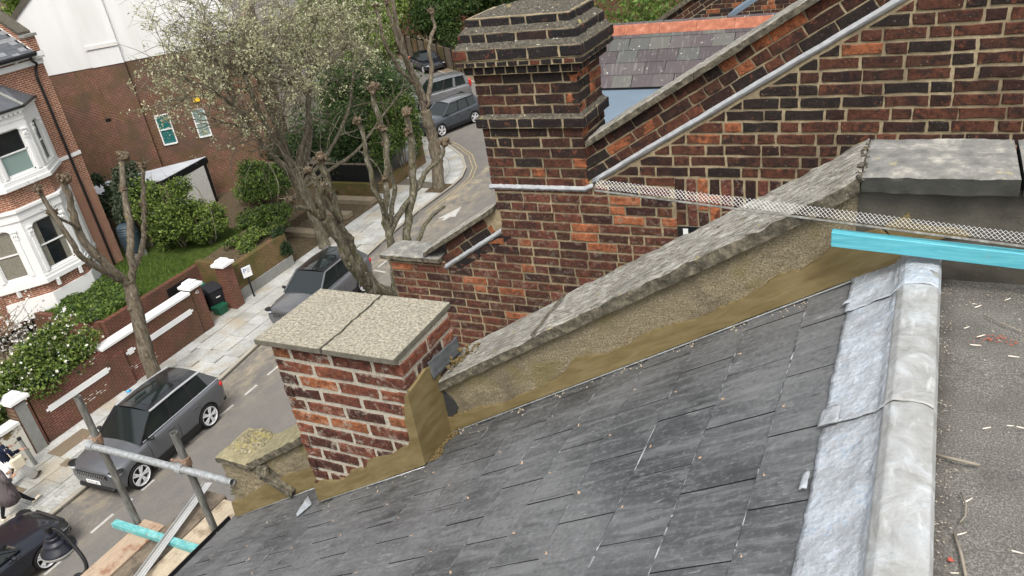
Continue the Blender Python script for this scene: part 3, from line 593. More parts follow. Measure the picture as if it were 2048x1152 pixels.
def patch(poly, y, t, name, parent, mat=None, jit=.006, sub=5, axis='y'):
    """trowelled patch of fresh cement; poly is a list of (x,z); jagged edges"""
    P = []
    for i in range(len(poly)):
        a, c = poly[i], poly[(i+1) % len(poly)]
        m_ = max(1, int(math.hypot(c[0]-a[0], c[1]-a[1])/.022)) if jit else 1
        for k in range(m_):
            f = k/m_; P.append((a[0]+(c[0]-a[0])*f+R_.uniform(-jit, jit), a[1]+(c[1]-a[1])*f+R_.uniform(-jit, jit)))
    b = MB(); b.prism(P, y-t, y+.01, axis); return b.build(name, mat or MT['cement'], parent)
PU = [(-1.987, -2.284), (-1.911, -2.257), (-1.745, -2.176), (-1.62, -2.13), (-1.491, -2.047), (-1.40, -2.01), (-1.279, -1.899), (-1.224, -1.822), (-1.10, -1.79), (-.976, -1.727), (-.941, -1.68), (-.806, -1.613), (-.70, -1.575), (-.632, -1.528), (-.505, -1.452), (-.403, -1.358), (-.337, -1.337), (-.275, -1.285), (-.215, -1.213), (-.12, -1.175)]
P = []
for (a, c), (d, e) in zip(PU, PU[1:]):
    m_ = max(1, int(math.hypot(d-a, e-c)/.02))
    for k in range(m_): f = k/m_; P.append((a+(d-a)*f+R_.uniform(-.004, .004), c+(e-c)*f+R_.uniform(-.005, .005)))
P += [(-.10, -1.17), (-.03, -1.22), (-.02, roofz(-.02)+.02)]+[(x/100, roofz(x/100)+.026+R_.uniform(-.002, .002)) for x in range(-10, -200, -6)]+[(-1.987, roofz(-1.987)+.02)]
b = MB(); b.prism(P, YF-.019, YF); b.build('fresh_render', MT['cement'], par)
patch([(-.084, -1.159), (-.043, -1.133), (-.018, -1.112), (-.007, -1.143), (.043, -1.158), (.125, -1.158), (.16, -1.18), (.046, -1.199), (-.068, -1.192)], YF, .012, 'fresh_render_spot', par, jit=.003)
def pad(x0, x1):                                                # drip edge bead at the foot of the render
    V = [(x/100, YF-.022, roofz(x/100)+.020) for x in range(int(x0*100), int(x1*100)+1, 6)]
    b = MB(); b.tube(V, .0035, 6); return b
pad(-1.95, -.05).build('stop_bead', MT['galv'], par, True)
b = MB(); b.prism([(-1.985, -2.285), (-1.985, -2.12), (-1.94, -2.11), (-1.89, -2.15), (-1.87, -2.20), (-1.885, -2.235), (-1.92, -2.262)], YF-.014, YF); b.build('bitumen_patch', MT['bitumen'], par)
# raking coping: two stones, rough on top
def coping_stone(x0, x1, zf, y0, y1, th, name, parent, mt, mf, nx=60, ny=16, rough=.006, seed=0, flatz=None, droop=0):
    """a slab following zf(x); top and edges worn"""
    def top(a, c):
        x = x0+(x1-x0)*a; y = y0+(y1-y0)*c; e = min(a*(x1-x0), (1-a)*(x1-x0), c*(y1-y0), (1-c)*(y1-y0))
        wear = -max(0, .014-e)*.55
        z = zf(x)+fr3(x+seed, y, 0, 20, 5)*rough+n3(x*1.6+seed, y*9, 5, 10)*rough*.9+wear-droop*c
        return (x, y+(n3(x+seed, 0, 9, 14)*.008 if c < .01 else 0), z)
    V, F = sheet(top, nx, ny); n0 = len(V); mi = [0]*len(F); b = MB(); b.v = V; b.f = F; b.i = mi
    rim = [i*(ny+1) for i in range(nx+1)]+[nx*(ny+1)+j for j in range(1, ny+1)]+[i*(ny+1)+ny for i in range(nx-1, -1, -1)]+[j for j in range(ny-1, 0, -1)]
    cur = rim
    for lv in (0.35, .75, 1.0):
        new = []
        for r in rim:
            x, y, z = V[r]; o_ = n3(x*1+seed, z*3, lv*7+y, 22)*.006
            new.append(len(b.v)); b.v.append((x, y+(o_ if y < (y0+y1)/2 else -o_), zf(x)-th*lv+(n3(x+seed, lv, 0, 12)*.004)))
        for k in range(len(rim)):
            k2 = (k+1) % len(rim); b.f.append((cur[k], new[k], new[k2], cur[k2])); b.i.append(1)
        cur = new
    b.f.append(tuple(reversed(cur))); b.i.append(1)
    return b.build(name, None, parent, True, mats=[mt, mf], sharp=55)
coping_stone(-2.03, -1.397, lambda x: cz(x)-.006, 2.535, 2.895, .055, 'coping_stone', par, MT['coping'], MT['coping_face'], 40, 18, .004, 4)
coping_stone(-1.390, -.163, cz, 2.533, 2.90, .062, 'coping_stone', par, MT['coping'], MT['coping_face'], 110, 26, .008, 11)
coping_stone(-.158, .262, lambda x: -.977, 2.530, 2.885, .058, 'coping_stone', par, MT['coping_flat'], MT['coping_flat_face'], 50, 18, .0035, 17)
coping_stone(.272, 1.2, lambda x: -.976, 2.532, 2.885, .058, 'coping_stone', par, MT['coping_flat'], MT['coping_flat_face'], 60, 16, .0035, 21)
b = MB()
for i in range(60): b.blob((-.162+R_.uniform(-.012, .012), 2.528+R_.random()*.33, -.990+(R_.uniform(-.05, .004) if i < 12 else R_.uniform(-.008, .004))), R_.uniform(.005, .011), .5, 1)
tag(b.build('joint_mortar', MT['ledge'], par), kind='stuff')
b = MB(); b.tube([(-1.394, 2.531, cz(-1.394)-.004), (-1.392, 2.529, cz(-1.394)-.06)], .004, 5); b.tube([(-1.398, 2.53, cz(-1.394)+.002), (-1.396, 2.895, cz(-1.394)+.002)], .005, 5); b.build('joint_mortar', MT['coping_face'], par)

# ------------------------------------------------------------------ brick builder
def clip_poly(poly, hp):
    a, c_, d = hp; out = []
    for i in range(len(poly)):
        p, q = poly[i], poly[(i+1) % len(poly)]; fp, fq = a*p[0]+c_*p[1]-d, a*q[0]+c_*q[1]-d
        if fp <= 0: out.append(p)
        if (fp < 0) != (fq < 0) and abs(fp-fq) > 1e-9: t = fp/(fp-fq); out.append((p[0]+(q[0]-p[0])*t, p[1]+(q[1]-p[1])*t))
    return out
def brick_geo(poly, dep, jit):
    jit *= 1.7
    """bevelled irregular brick from a 2-D outline; front at n=0"""
    P = []
    for i in range(len(poly)):
        a, c_ = poly[i], poly[(i+1) % len(poly)]; L_ = math.hypot(c_[0]-a[0], c_[1]-a[1]); m_ = 3 if L_ > .15 else (2 if L_ > .05 else 1)
        for k in range(m_): f = k/m_; P.append((a[0]+(c_[0]-a[0])*f+R_.uniform(-jit, jit), a[1]+(c_[1]-a[1])*f+R_.uniform(-jit, jit)))
    n_ = len(P); cx_ = sum(p[0] for p in P)/n_; cy_ = sum(p[1] for p in P)/n_; V = []
    for p in P:
        dx, dy = cx_-p[0], cy_-p[1]; l = math.hypot(dx, dy)+1e-9; e = min(.006, l*.3); V.append((p[0]+dx/l*e, p[1]+dy/l*e, R_.uniform(-.0008, .0008)))
    V += [(p[0], p[1], -.004) for p in P]+[(p[0], p[1], -dep) for p in P]
    F = [tuple(range(n_))]+[(i, n_+i, n_+(i+1) % n_, (i+1) % n_) for i in range(n_)]+[(n_+i, 2*n_+i, 2*n_+(i+1) % n_, n_+(i+1) % n_) for i in range(n_)]
    return V, F
_bank = {}
def brick_mesh(w, h, mat):
    k = (round(w, 2), round(h, 3), mat.name)
    L_ = _bank.setdefault(k, [])
    if len(L_) < 6:
        V, F = brick_geo([(0, 0), (w, 0), (w, h), (0, h)], .05, .0022); me = mk('brick', V, F, mat)
        bm = bmesh.new(); bm.from_mesh(me); bmesh.ops.recalc_face_normals(bm, faces=bm.faces); bm.to_mesh(me); bm.free(); L_.append(me); return me
    return R_.choice(L_)
class Bricks:
    """bricks of one thing; the 300 nearest become parts, the rest one joined part"""
    def __init__(s, parent): s.p = parent; s.items = []
    def put(s, O, U, V, N, poly, mat, clips=(), full=True, push=None):
        pl = poly
        for c_ in clips: pl = clip_poly(pl, c_)
        if len(pl) < 3: return
        ar = abs(sum(pl[i][0]*pl[(i+1) % len(pl)][1]-pl[(i+1) % len(pl)][0]*pl[i][1] for i in range(len(pl))))/2
        if ar < .0006: return
        O, U, V, N = Vector(O), Vector(U), Vector(V), Vector(N)
        q = R_.uniform(-.0005, .004) if push is None else push
        u0, v0 = min(p[0] for p in poly), min(p[1] for p in poly)
        whole = len(pl) == 4 and abs(ar-(max(p[0] for p in poly)-u0)*(max(p[1] for p in poly)-v0)) < 1e-6
        if whole: loc = O+U*u0+V*v0+N*q; w, h = max(p[0] for p in poly)-u0, max(p[1] for p in poly)-v0; geo = None
        else: loc = O+U*u0+V*v0+N*q; w = h = 0; geo = [(p[0]-u0, p[1]-v0) for p in pl]
        M = Matrix(((U.x, V.x, N.x, loc.x), (U.y, V.y, N.y, loc.y), (U.z, V.z, N.z, loc.z), (0, 0, 0, 1)))
        s.items.append((loc.length, M, w, h, geo, mat))
    def wall(s, O, U, V, N, u0, u1, v0, ncourse, mat, clips=(), bond='mixed', ph=.075, jt=.011, seed=1, skip=None, mat2=None):
        rr = random.Random(seed)
        for c_ in range(ncourse):
            va = v0+c_*ph; u = u0-(rr.random()*.2 if bond == 'mixed' else (0 if c_ % 2 else .1175))
            k = rr.randint(0, 1)
            while u < u1:
                if bond == 'mixed': w = .215 if (k % 2 == 0 or rr.random() < .22) else .102; k += 1
                else: w = .215
                a, e = max(u, u0), min(u+w, u1)
                if e-a > .03 and not (skip and skip((a+e)/2, va+ph/2)):
                    mt = mat(((a+e)/2), va) if callable(mat) else mat
                    s.put(O, U, V, N, [(a, va), (e, va), (e, va+ph-jt), (a, va+ph-jt)], mt, clips)
                u += w+jt
    def flush(s, limit=300, name='brick'):
        s.items.sort(key=lambda t: t[0])
        for d, M, w, h, geo, mat in s.items[:limit]:
            if geo is None: me = brick_mesh(w, h, mat)
            else:
                V, F = brick_geo(geo, .05, .0015); me = mk('brick', V, F, mat)
                bm = bmesh.new(); bm.from_mesh(me); bmesh.ops.recalc_face_normals(bm, faces=bm.faces); bm.to_mesh(me); bm.free()
            ob(name, me, s.p, M)
        rest = s.items[limit:]
        if rest:
            mats = []; b = MB()
            for d, M, w, h, geo, mat in rest:
                if mat not in mats: mats.append(mat)
                b.cur = mats.index(mat); V, F = brick_geo(geo or [(0, 0), (w, 0), (w, h), (0, h)], .05, .002); b.add([tuple(M @ Vector(v)) for v in V], F)
            tag(b.build('brick_courses', None, s.p, mats=mats), kind='stuff')

# ------------------------------------------------------------------ our brick pier with its cracked slab
pier = thing('brick_pier', 'small red brick pier with cracked concrete slab top, at the roof edge', 'pier', (-2.32, 2.54, -2.9))
X0, X1, Y0, Y1 = -2.690, -1.950, 2.32, 2.76
b = MB(); b.prism([(X0+.004, -3.4), (X0+.004, -1.795), (X1-.004, -1.795), (X1-.004, -2.7)], Y0+.004, Y1-.004); b.build('mortar', MT['mortar_pale'], pier)
br = Bricks(pier)
br.wall((0, Y0, 0), (1, 0, 0), (0, 0, 1), (0, -1, 0), X0, X1, -3.072, 17, MT['brick_red'], [( .45, -1, -.45*2.69+2.73)], 'str', jt=.022, seed=4)
br.wall((X1, 0, 0), (0, 1, 0), (0, 0, 1), (1, 0, 0), Y0+.0, Y1, -2.70, 12, MT['brick_red'], (), 'str', jt=.019, seed=9)
br.wall((X0, 0, 0), (0, -1, 0), (0, 0, 1), (-1, 0, 0), -Y1, -Y0, -3.072, 17, MT['brick_red'], (), 'str', jt=.019, seed=12)
br.flush(300)
fp = [(-2.700, -2.665), (-2.62, -2.621), (-2.53, -2.60), (-2.438, -2.55), (-2.409, -2.504), (-2.307, -2.47), (-2.272, -2.399), (-2.19, -2.37), (-2.108, -2.332), (-2.07, -2.294), (-2.005, -2.265), (-1.985, -2.19), (-1.99, -2.11), (-1.972, -2.05), (-1.955, -1.965), (-1.942, -1.955)]
P = []
for (a, c), (d, e) in zip(fp, fp[1:]):
    m_ = max(1, int(math.hypot(d-a, e-c)/.018))
    for k in range(m_): f = k/m_; P.append((a+(d-a)*f+R_.uniform(-.003, .003), c+(e-c)*f+R_.uniform(-.004, .004)))
P += [(-1.9335, -1.955), (-1.9335, roofz(-1.9335)+.024), (-2.700, roofz(-2.700)+.024)]
b = MB(); b.prism(P, Y0-.017, Y0+.01); b.build('fresh_render', MT['cement'], pier)
sp = [(Y0+.009, roofz(-1.94)-.0), (Y0+.009, -1.953), (2.40, -1.945), (2.47, -1.93), (2.57, -1.965), (2.57, roofz(-1.94))]
b = MB(); b.prism(sp, X1-.002, X1+.016, 'x'); b.build('fresh_render', MT['cement'], pier)
b = MB(); b.tube([(X0-.01, Y0-.019, roofz(X0)+.02), (X1+.012, Y0-.019, roofz(X1)+.021)], .0035, 6); b.tube([(X1+.018, Y0-.019, roofz(X1)+.021), (X1+.018, 2.57, roofz(X1)+.022)], .0035, 6); b.build('stop_bead', MT['galv'], pier, True)
def half_slab(xa, xb, left):
    crack = [(-2.344+n3(0, y*1.0, 2.2, 9)*.012+n3(0, y, 7.1, 42)*.009, y) for y in [2.28+i*.51/26 for i in range(27)]]
    g = .005
    if left: poly = [(-2.745, 2.28)]+[(x-g-abs(n3(x, y, 3, 60))*.004, y) for x, y in crack]+[(-2.738, 2.79)]
    else: poly = [(x+g+abs(n3(x, y, 8, 60))*.005, y) for x, y in reversed(crack)]+[(-1.945, 2.28), (-1.950, 2.79)]
    b = MB(); b.prism(poly, -1.789, -1.758+.0, 'z')
    me = b.mesh('cap_slab', MT['slab']); me.materials.append(MT['slab_edge'])
    for p in me.polygons:
        if p.normal.z < .5: p.material_index = 1
    o = ob('cap_slab', me, pier); md = o.modifiers.new('b', 'BEVEL'); md.width = .004; md.segments = 2; md.limit_method = 'ANGLE'; md.angle_limit = rad(50); return o
half_slab(0, 0, True); half_slab(0, 0, False)
b = MB(); b.box(X0+.012, X1-.012, Y0+.012, Y1-.012, -1.797, -1.788); b.build('bed_mortar', MT['mortar_pale'], pier)
# lead tucked between pier and coping, with grit
V, F = sheet(lambda a, c: (-1.936+n3(c*9, a*3, 1)*.006+a*a*.012, 2.50+c*.27, -1.915-.09*a-.02*c+n3(c*7, a*2, 4)*.008), 8, 20)
o = ob('lead_soaker', mk('lead_soaker', V, F, plain('dull_dark_lead', (.085, .09, .095), .6, .3, var=.4, sc=30), True), pier); o.modifiers.new('t', 'SOLIDIFY').thickness = .003
b = MB()
for _ in range(60): b.blob((-1.90+R_.random()*.10, R_.uniform(2.56, 2.78), -1.995+R_.uniform(-.02, .03)), R_.uniform(.004, .012), .5, 1)
tag(b.build('leaf_litter', MT['moss_crumb'], pier), kind='stuff')
me = mk('lead_flap', [RP(-3.90, 2.262, .020), RP(-3.86, 2.235, .020), RP(-3.79, 2.303, .024), RP(-3.775, 2.306, .075), RP(-3.80, 2.33, .060)], [(0, 1, 2), (0, 2, 3), (0, 3, 4)], MT['lead'])
tag(ob('lead_flap', me), 'small pale triangular lead flap at the foot of the brick pier', 'flashing'); bpy.data.objects['lead_flap'].modifiers.new('t', 'SOLIDIFY').thickness = .003

# ------------------------------------------------------------------ the lower end of the parapet
m = Mat('crumbling_mortar', .95, .05); g = m.noise(scale=70, detail=5, rough=.75); c = m.ramp(g, [(.32, (.07, .06, .038)), (.5, (.22, .195, .125)), (.66, (.42, .38, .27))]); c = m.mix(m.ramp(m.noise(scale=16, detail=3), [(.5, 0), (.62, .6)]), c, (.36, .31, .12)); m.col(c).bump(g, 1, .01); MT['mortar_lump'] = m.m
stub = thing('parapet_end', 'stubby rendered parapet end with crumbling mossy cap by the gutter', 'parapet', (-3.2, 2.62, -3.4))
sz = lambda x: -2.870+.60*(x+3.44)
b = MB(); b.prism([(-3.70, -3.9), (-3.665, -2.915), (-3.43, -2.925), (-2.6, sz(-2.6)-.06), (-2.6, -3.1)], 2.532, 2.80); b.build('wall_core', MT['render_old'], stub)
facegrid(-3.69, -2.69, lambda x: roofz(x)-.03, lambda x: (-2.915 if x < -3.43 else sz(x)-.055), 2.530, MT['render_old'], 'old_render', stub, 80, 44, .012, 31)
P = [(-3.712, -3.24)]+[(x+R_.uniform(-.004, .004), z+R_.uniform(-.006, .006)) for x, z in [(-3.654, -3.225), (-3.59, -3.18), (-3.532, -3.131), (-3.42, -3.06), (-3.31, -2.99), (-3.218, -2.935), (-3.13, -2.88), (-3.031, -2.833), (-2.96, -2.80), (-2.906, -2.785)]]+[(-2.69, -2.68), (-2.69, roofz(-2.69)+.02), (-3.725, roofz(-3.725)+.024)]
b = MB(); b.prism(P, 2.506, 2.54); b.build('fresh_render', MT['cement'], stub)
b = MB(); b.tube([(-3.73, 2.503, roofz(-3.73)+.02), (-2.71, 2.503, roofz(-2.71)+.02)], .0035, 6); b.build('stop_bead', MT['galv'], stub, True)
coping_stone(-3.68, -3.40, lambda x: -2.852-.02*(x+3.68), 2.495, 2.80, .042, 'cap_stone', stub, MT['lichen_stone'], MT['coping_face'], 30, 22, .006, 41)
coping_stone(-3.47, -2.70, lambda x: sz(x)+.012, 2.500, 2.80, .055, 'coping_stone', stub, MT['lichen_stone'], MT['coping_face'], 60, 18, .006, 47)
def lump(a, c):
    x, y = -3.66+a*.235, 2.55+c*.25; r = math.hypot((a-.5)*2, (c-.55)*2); h = max(0, 1-r*r)
    return (x, y, -2.862+.040*h**.5*(1 if h else 0)+h**.4*(fr3(x, y, 0, 34, 4)*.016+abs(n3(x, y, 2, 90))*.014))
V, F = sheet(lump, 60, 60); ob('mortar_lump', mk('mortar_lump', V, F, MT['mortar_lump'], False), stub)
b = MB(); b.obox((-3.20, 2.505, -2.945), (.90, 0, -.42), (0, 1, 0), (.42, 0, .90), .11, .035, .026); b.blob((-3.29, 2.50, -2.885), .045, .6, 2); b.build('broken_corbel', MT['coping_face'], stub)
sd = thing('seedling', 'tiny green seedling sprouting beside the parapet end', 'plant', (-3.74, 2.60, -3.25))
b = MB(); b.tube([(-3.73, 2.58, -3.30), (-3.74, 2.57, -3.22)], .002, 5); b.build('stem', MT['twig'], sd)
b = MB()
for _ in range(16):
    c = Vector((-3.745+R_.gauss(0, .014), 2.575+R_.gauss(0, .014), -3.22+R_.gauss(0, .018))); u = Vector((R_.gauss(0, 1), R_.gauss(0, 1), R_.gauss(0, 1))).normalized()*.013; w = u.cross(Vector((.3, .5, .8))).normalized()*.009
    b.add([c-u, c+w, c+u, c-w], [(0, 1, 2, 3)])
b.build('leaf_cluster', MT['leaf_lime'], sd)

# ================================================================== the neighbour's party wall
NY = 4.96
nb = thing('gable_wall', 'dark sooty brick party wall of the house across the gap', 'wall', (-1.5, NY, GZ))
AL = math.atan(.5807); zl = lambda x: -1.985+.5807*(x+2.026); zc = lambda x: -1.676+.58*(x+2.048)
zL = lambda x: -2.429+.613*(x+2.854); zLc = lambda x: -2.209+.60*(x+2.88)
b = MB(); b.prism([(-3.995, -4.0), (-3.995, -2.745), (-3.46, -2.745), (-3.40, zL(-3.40)), (-2.86, zL(-2.86)), (-2.86, zLc(-2.86)-.04), (-2.86, -2.06), (-2.10, -2.06), (-2.10, zc(-2.10)-.05), (1.6, zc(1.6)-.05), (1.6, -4.0)], NY+.006, NY+.22)
b.build('mortar', MT['mortar'], nb)
b = MB(); b.prism([(-3.40, zL(-3.40)), (-2.86, zL(-2.86)), (-2.86, zLc(-2.86)-.045), (-3.40, zLc(-3.40)-.045)], NY+.007, NY+.22); b.build('mortar', MT['mortar'], nb)
b = MB(); b.box(-4.0, 6, NY, NY+.23, GZ, -4.0); b.build('lower_wall', MT['bt_dark'], nb)
bk = Bricks(nb)
WX0, WX1, WZT, WZB = -1.465, -.62, -2.305, -1.955
def nclips(a, e, va, vb):
    if e <= -2.84:
        if e < -3.36: return [(0, 1, -2.752)]
        return [(-.613, 1, -2.429-.03+.613*2.854)]
    if a >= -2.12: return [(-.5807, 1, -1.985-.052+.5807*2.026)]
    c_ = [(0, 1, -2.068)]
    if a < -2.87 and va > zL(-2.9)-.09: c_.append((-1, 0, 2.868))
    return c_
rr = random.Random(21); PH = .0752
for c_ in range(54):
    va = -3.977+c_*PH; u = -3.99-(0 if c_ % 2 else .11); k = c_ % 2
    while u < 1.4:
        w = .215 if ((u < -2.1 and rr.random() < .85) or (u >= -2.1 and (k % 2 == 0 or rr.random() < .18))) else .102; k += 1
        w *= rr.uniform(.96, 1.03); a, e = max(u, -3.99), u+w; u = e+rr.uniform(.012, .017)
        if e-a < .03: continue
        vb = va+PH-.0172
        if WX0 < (a+e)/2 < WX1+.0 and va < WZB-.02 and vb > WZT-.6:
            if va > WZT-.5: continue
        for s0 in (WX0, WX1):
            if va < WZB-.02 and va > WZT-.5 and a < s0 < e:
                if s0 == WX0: e = s0-.005
                else: a = s0+.005
        if e-a < .03: continue
        bk.put((0, NY, 0), (1, 0, 0), (0, 0, 1), (0, -1, 0), [(a, va), (e, va), (e, vb), (a, vb)], MT['brick_mid' if (va < -2.07 and a < -1.46) else 'brick_dark'], nclips(a, e, va, vb))
# soldier arch over the window, raking courses under the copings
x = WX0; i = 0
while x < WX1-.05:
    for (za, zb) in (((0, .215), (.23, WZB-WZT-.014)) if i % 2 else ((0, .10), (.115, WZB-WZT-.014))):
        bk.put((0, NY, 0), (1, 0, 0), (0, 0, 1), (0, -1, 0), [(x, WZT+za), (x+.062, WZT+za), (x+.062, WZT+zb), (x, WZT+zb)], MT['brick_mid' if i % 3 else 'brick_dark'])
    x += .0775; i += 1
ur, vr = Vector((math.cos(AL), 0, math.sin(AL))), Vector((-math.sin(AL), 0, math.cos(AL)))
for c_ in range(3):
    u = -.10+(c_ % 2)*.07
    while u < 3.4:
        w = .215 if rr.random() < .62 else .102; v0 = .018+c_*.0735
        bk.put((-2.026, NY, -1.985), ur, vr, (0, -1, 0), [(u, v0), (u+w, v0), (u+w, v0+.063), (u, v0+.063)], MT['brick_dark'], [(-ur.x, -vr.x*-1*0-vr.x, 2.09-2.026)] if u < .1 else ())
        u += w+.011
u = .0
while u < 3.3:
    w = rr.choice((.215, .16, .102)); bk.put((-2.026, NY, -1.985), ur, vr, (0, -1, 0), [(u, -.046), (u+w, -.046), (u+w, -.014), (u, -.014)], MT['brick_black'], (), push=-.012); u += w+.012  # cut course below the lead, black brick paints in the lead's shade
A2 = math.atan(.613); u2, v2 = Vector((math.cos(A2), 0, math.sin(A2))), Vector((-math.sin(A2), 0, math.cos(A2)))
for c_ in range(2):
    u = (c_ % 2)*.10-.02
    while u < .56-c_*.03:
        w = .215 if rr.random() < .6 else .102; w = min(w, .585-c_*.03-u)
        if w > .04: bk.put((-3.40, NY, zL(-3.40)), u2, v2, (0, -1, 0), [(u, .02+c_*.072), (u+w, .02+c_*.072), (u+w, .082+c_*.072), (u, .082+c_*.072)], MT['brick_dark'])
        u += w+.011
u = .05
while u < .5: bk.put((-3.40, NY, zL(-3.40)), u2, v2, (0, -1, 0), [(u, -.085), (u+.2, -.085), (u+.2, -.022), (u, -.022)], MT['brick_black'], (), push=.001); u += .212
bk.flush(300)
# window under the arch
wn = MB(); wn.box(WX0, WX1, NY-.002, NY+.02, WZT-.5, WZT-.012); wo_ = wn.build('window', MT['glass'], nb)
wn = MB()
for q in ((WX0+.04, WX0+.075, WZT-.5, WZT-.025), (WX1-.085, WX1-.035, WZT-.5, WZT-.02)): wn.box(q[0], q[1], NY-.006, NY-.003, q[2], q[3])
wn.build('window_frame', MT['white'], wo_)
# lead strips dressed over the rakes
def strip(p0, p1, zf, w, t, name, parent, seed, y=NY, dip=0):
    n_ = 60
    def fn(a, c):
        x = p0+(p1-p0)*a; wob = n3(a*30+seed, c, 0)*.006+n3(a*90, seed, c)*.002
        return (x, y-t*(1 if .2 < c < .8 else .35)+n3(a*40, c*3, seed)*.003, zf(x)+(c-.5)*w+wob)
    V, F = sheet(fn, n_, 5); o = ob(name, mk(name, V, F, MT['lead_strip'], True), parent); o.modifiers.new('t', 'SOLIDIFY').thickness = .004; return o
strip(-2.055, 1.5, zl, .045, .018, 'lead_flashing', nb, 3); strip(-3.44, -2.855, lambda x: zL(x), .045, .018, 'lead_flashing', nb, 8)
for i, (xa, xb) in enumerate(((-2.06, -1.30), (-1.295, -.46), (-.455, .40), (.405, 1.3))):
    coping_stone(xa, xb, zc, NY-.055, NY+.235, .052, 'coping_stone', nb, MT['coping'], MT['coping_face'], 60, 12, .004, 60+i*5)
coping_stone(-3.60, -2.88, zLc, NY-.05, NY+.235, .045, 'coping_stone', nb, MT['coping'], MT['coping_face'], 50, 12, .004, 90)
coping_stone(-4.05, -3.46, lambda x: -2.690, NY-.05, NY+.25, .045, 'kneeler_stone', nb, MT['coping_flat'], MT['coping_face'], 40, 12, .003, 95)

# ------------------------------------------------------------------ neighbour chimney
ch = thing('chimney_stack', 'square brick chimney with black corbelled stepped head on the party wall', 'chimney', (-2.48, 5.18, -2.06))
cb = Bricks(ch); CX0, CX1, CY0, CY1 = -2.870, -2.090, 4.955, 5.40
core = MB()
def ring(z, h, out, mat, seed, ph=.5, cut=None):
    """one course of bricks round the stack, `out` proud of the shaft"""
    x0, x1, y0, y1 = CX0-out, CX1+out, CY0-out, CY1+out; r_ = random.Random(seed)
    core.box(x0+.006, x1-.006, y0+.006, y1-.006, z, z+h)
    for (O, U, N, L_) in (((x0, y0, z), (1, 0, 0), (0, -1, 0), x1-x0), ((x1, y0, z), (0, 1, 0), (1, 0, 0), y1-y0), ((x0, y1, z), (0, -1, 0), (-1, 0, 0), y1-y0)):
        u = 0; first = True
        while u < L_-.01:
            w = cut or (.215 if r_.random() < .85 else .102)
            if first: w = w*ph if not cut else w
            first = False; e = min(u+w, L_)
            if L_-e < .05: e = L_
            mt = mat if not isinstance(mat, tuple) else (mat[0] if r_.random() < .75 else mat[1])
            cb.put(O, U, (0, 0, 1), N, [(u, .007), (e, .007), (e, h-.007), (u, h-.007)], mt); u = e+.0145
for i in range(6): ring(-2.055+i*.0752, .0752, 0, MT['brick_dark'], 100+i, .5 if i % 2 else .98)
ring(-1.602, .074, .030, MT['brick_black'], 120, .45)
for i in range(4): ring(-1.516+i*.0752, .0752, .0, MT['brick_dark'], 130+i, .98 if i % 2 else .5)
ring(-1.213, .060, .045, MT['brick_black'], 140, 1, .068)
ring(-1.150, .040, .085, MT['brick_black'], 141, .6, .068)
ring(-1.104, .078, .092, (MT['brick_black'], MT['brick_black']), 142, .5)
ring(-1.000, .070, .048, MT['brick_black'], 143, .9)
ring(-.906, .066, .000, MT['brick_black'], 144, .5)
cb.flush(300)
core.build('mortar', MT['mortar'], ch)
def ledge(z0, o0, z1, o1, seed):
    V, F = [], []
    rect = lambda o: [(CX0-o, CY0-o), (CX1+o, CY0-o), (CX1+o, CY1+o), (CX0-o, CY1+o)]
    A, B = rect(o0), rect(o1); n_ = 24
    for lv in range(5):
        f = lv/4
        for k in range(4):
            for i in range(n_):
                a, c = A[k], A[(k+1) % 4]; d, e = B[k], B[(k+1) % 4]; g = i/n_
                x = (a[0]+(c[0]-a[0])*g)*(1-f)+(d[0]+(e[0]-d[0])*g)*f; y = (a[1]+(c[1]-a[1])*g)*(1-f)+(d[1]+(e[1]-d[1])*g)*f
                nz = n3(x+seed, y, f, 25)*.008+n3(x, y, seed, 70)*.004; V.append((x+nz*.4, y+nz*.4, z0+(z1-z0)*f+nz))
    m_ = 4*n_
    for lv in range(4):
        for i in range(m_): F.append((lv*m_+i, lv*m_+(i+1) % m_, (lv+1)*m_+(i+1) % m_, (lv+1)*m_+i))
    ob('ledge_mortar', mk('ledge_mortar', V, F, MT['ledge'], True), ch)
ledge(-1.532, .026, -1.500, .000, 1); ledge(-1.030, .088, -.985, .046, 2); ledge(-.934, .044, -.892, .0, 3); ledge(-.846, -.004, -.80, -.20, 4)
V, F = sheet(lambda a, c: (CX0+.08+a*(CX1-CX0-.16), CY0+.08+c*(CY1-CY0-.16), -.835+.06*math.sin(a*3.14)*math.sin(c*3.14)+n3(a*8, c*6, 3)*.015), 20, 16); ob('flaunching', mk('flaunching', V, F, MT['ledge'], True), ch)
strip(CX0-.02, CX1+.04, lambda x: -2.058+max(0, x+2.12)*.45, .042, .020, 'lead_flashing', ch, 15, CY0)

# ------------------------------------------------------------------ neighbour roofs behind
nr = thing('neighbour_roof', 'purple slate roof with red ridge tiles behind the raking coping', 'roof', (-2, 9.3, -2.4))
ry, rz, ey, ez = 9.62, -1.86, 9.0, -2.44
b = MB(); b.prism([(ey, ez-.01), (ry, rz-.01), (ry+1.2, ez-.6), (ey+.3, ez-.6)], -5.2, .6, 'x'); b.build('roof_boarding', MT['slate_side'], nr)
sv = Vector((0, ry-ey, rz-ez)); SL = sv.length; sv.normalize(); nv_ = Vector((0, -sv.z, sv.y)); Mn = Matrix(((1, 0, 0), (0, sv.y, nv_.y), (0, sv.z, nv_.z)))
pm = []
for _ in range(5):
    w = .25-.005; b = MB(); b.add([(-w/2, 0, 0), (w/2, R_.uniform(-.004, .004), 0), (w/2, .23, 0), (-w/2, .23, 0), (-w/2, R_.uniform(-.003, .003), .007), (w/2, 0, .007), (w/2, .23, .007), (-w/2, .23, .007)], [(4, 5, 6, 7), (0, 1, 5, 4), (1, 2, 6, 5), (3, 0, 4, 7)]); pm.append(b.mesh('slate', MT['purple_slate']))
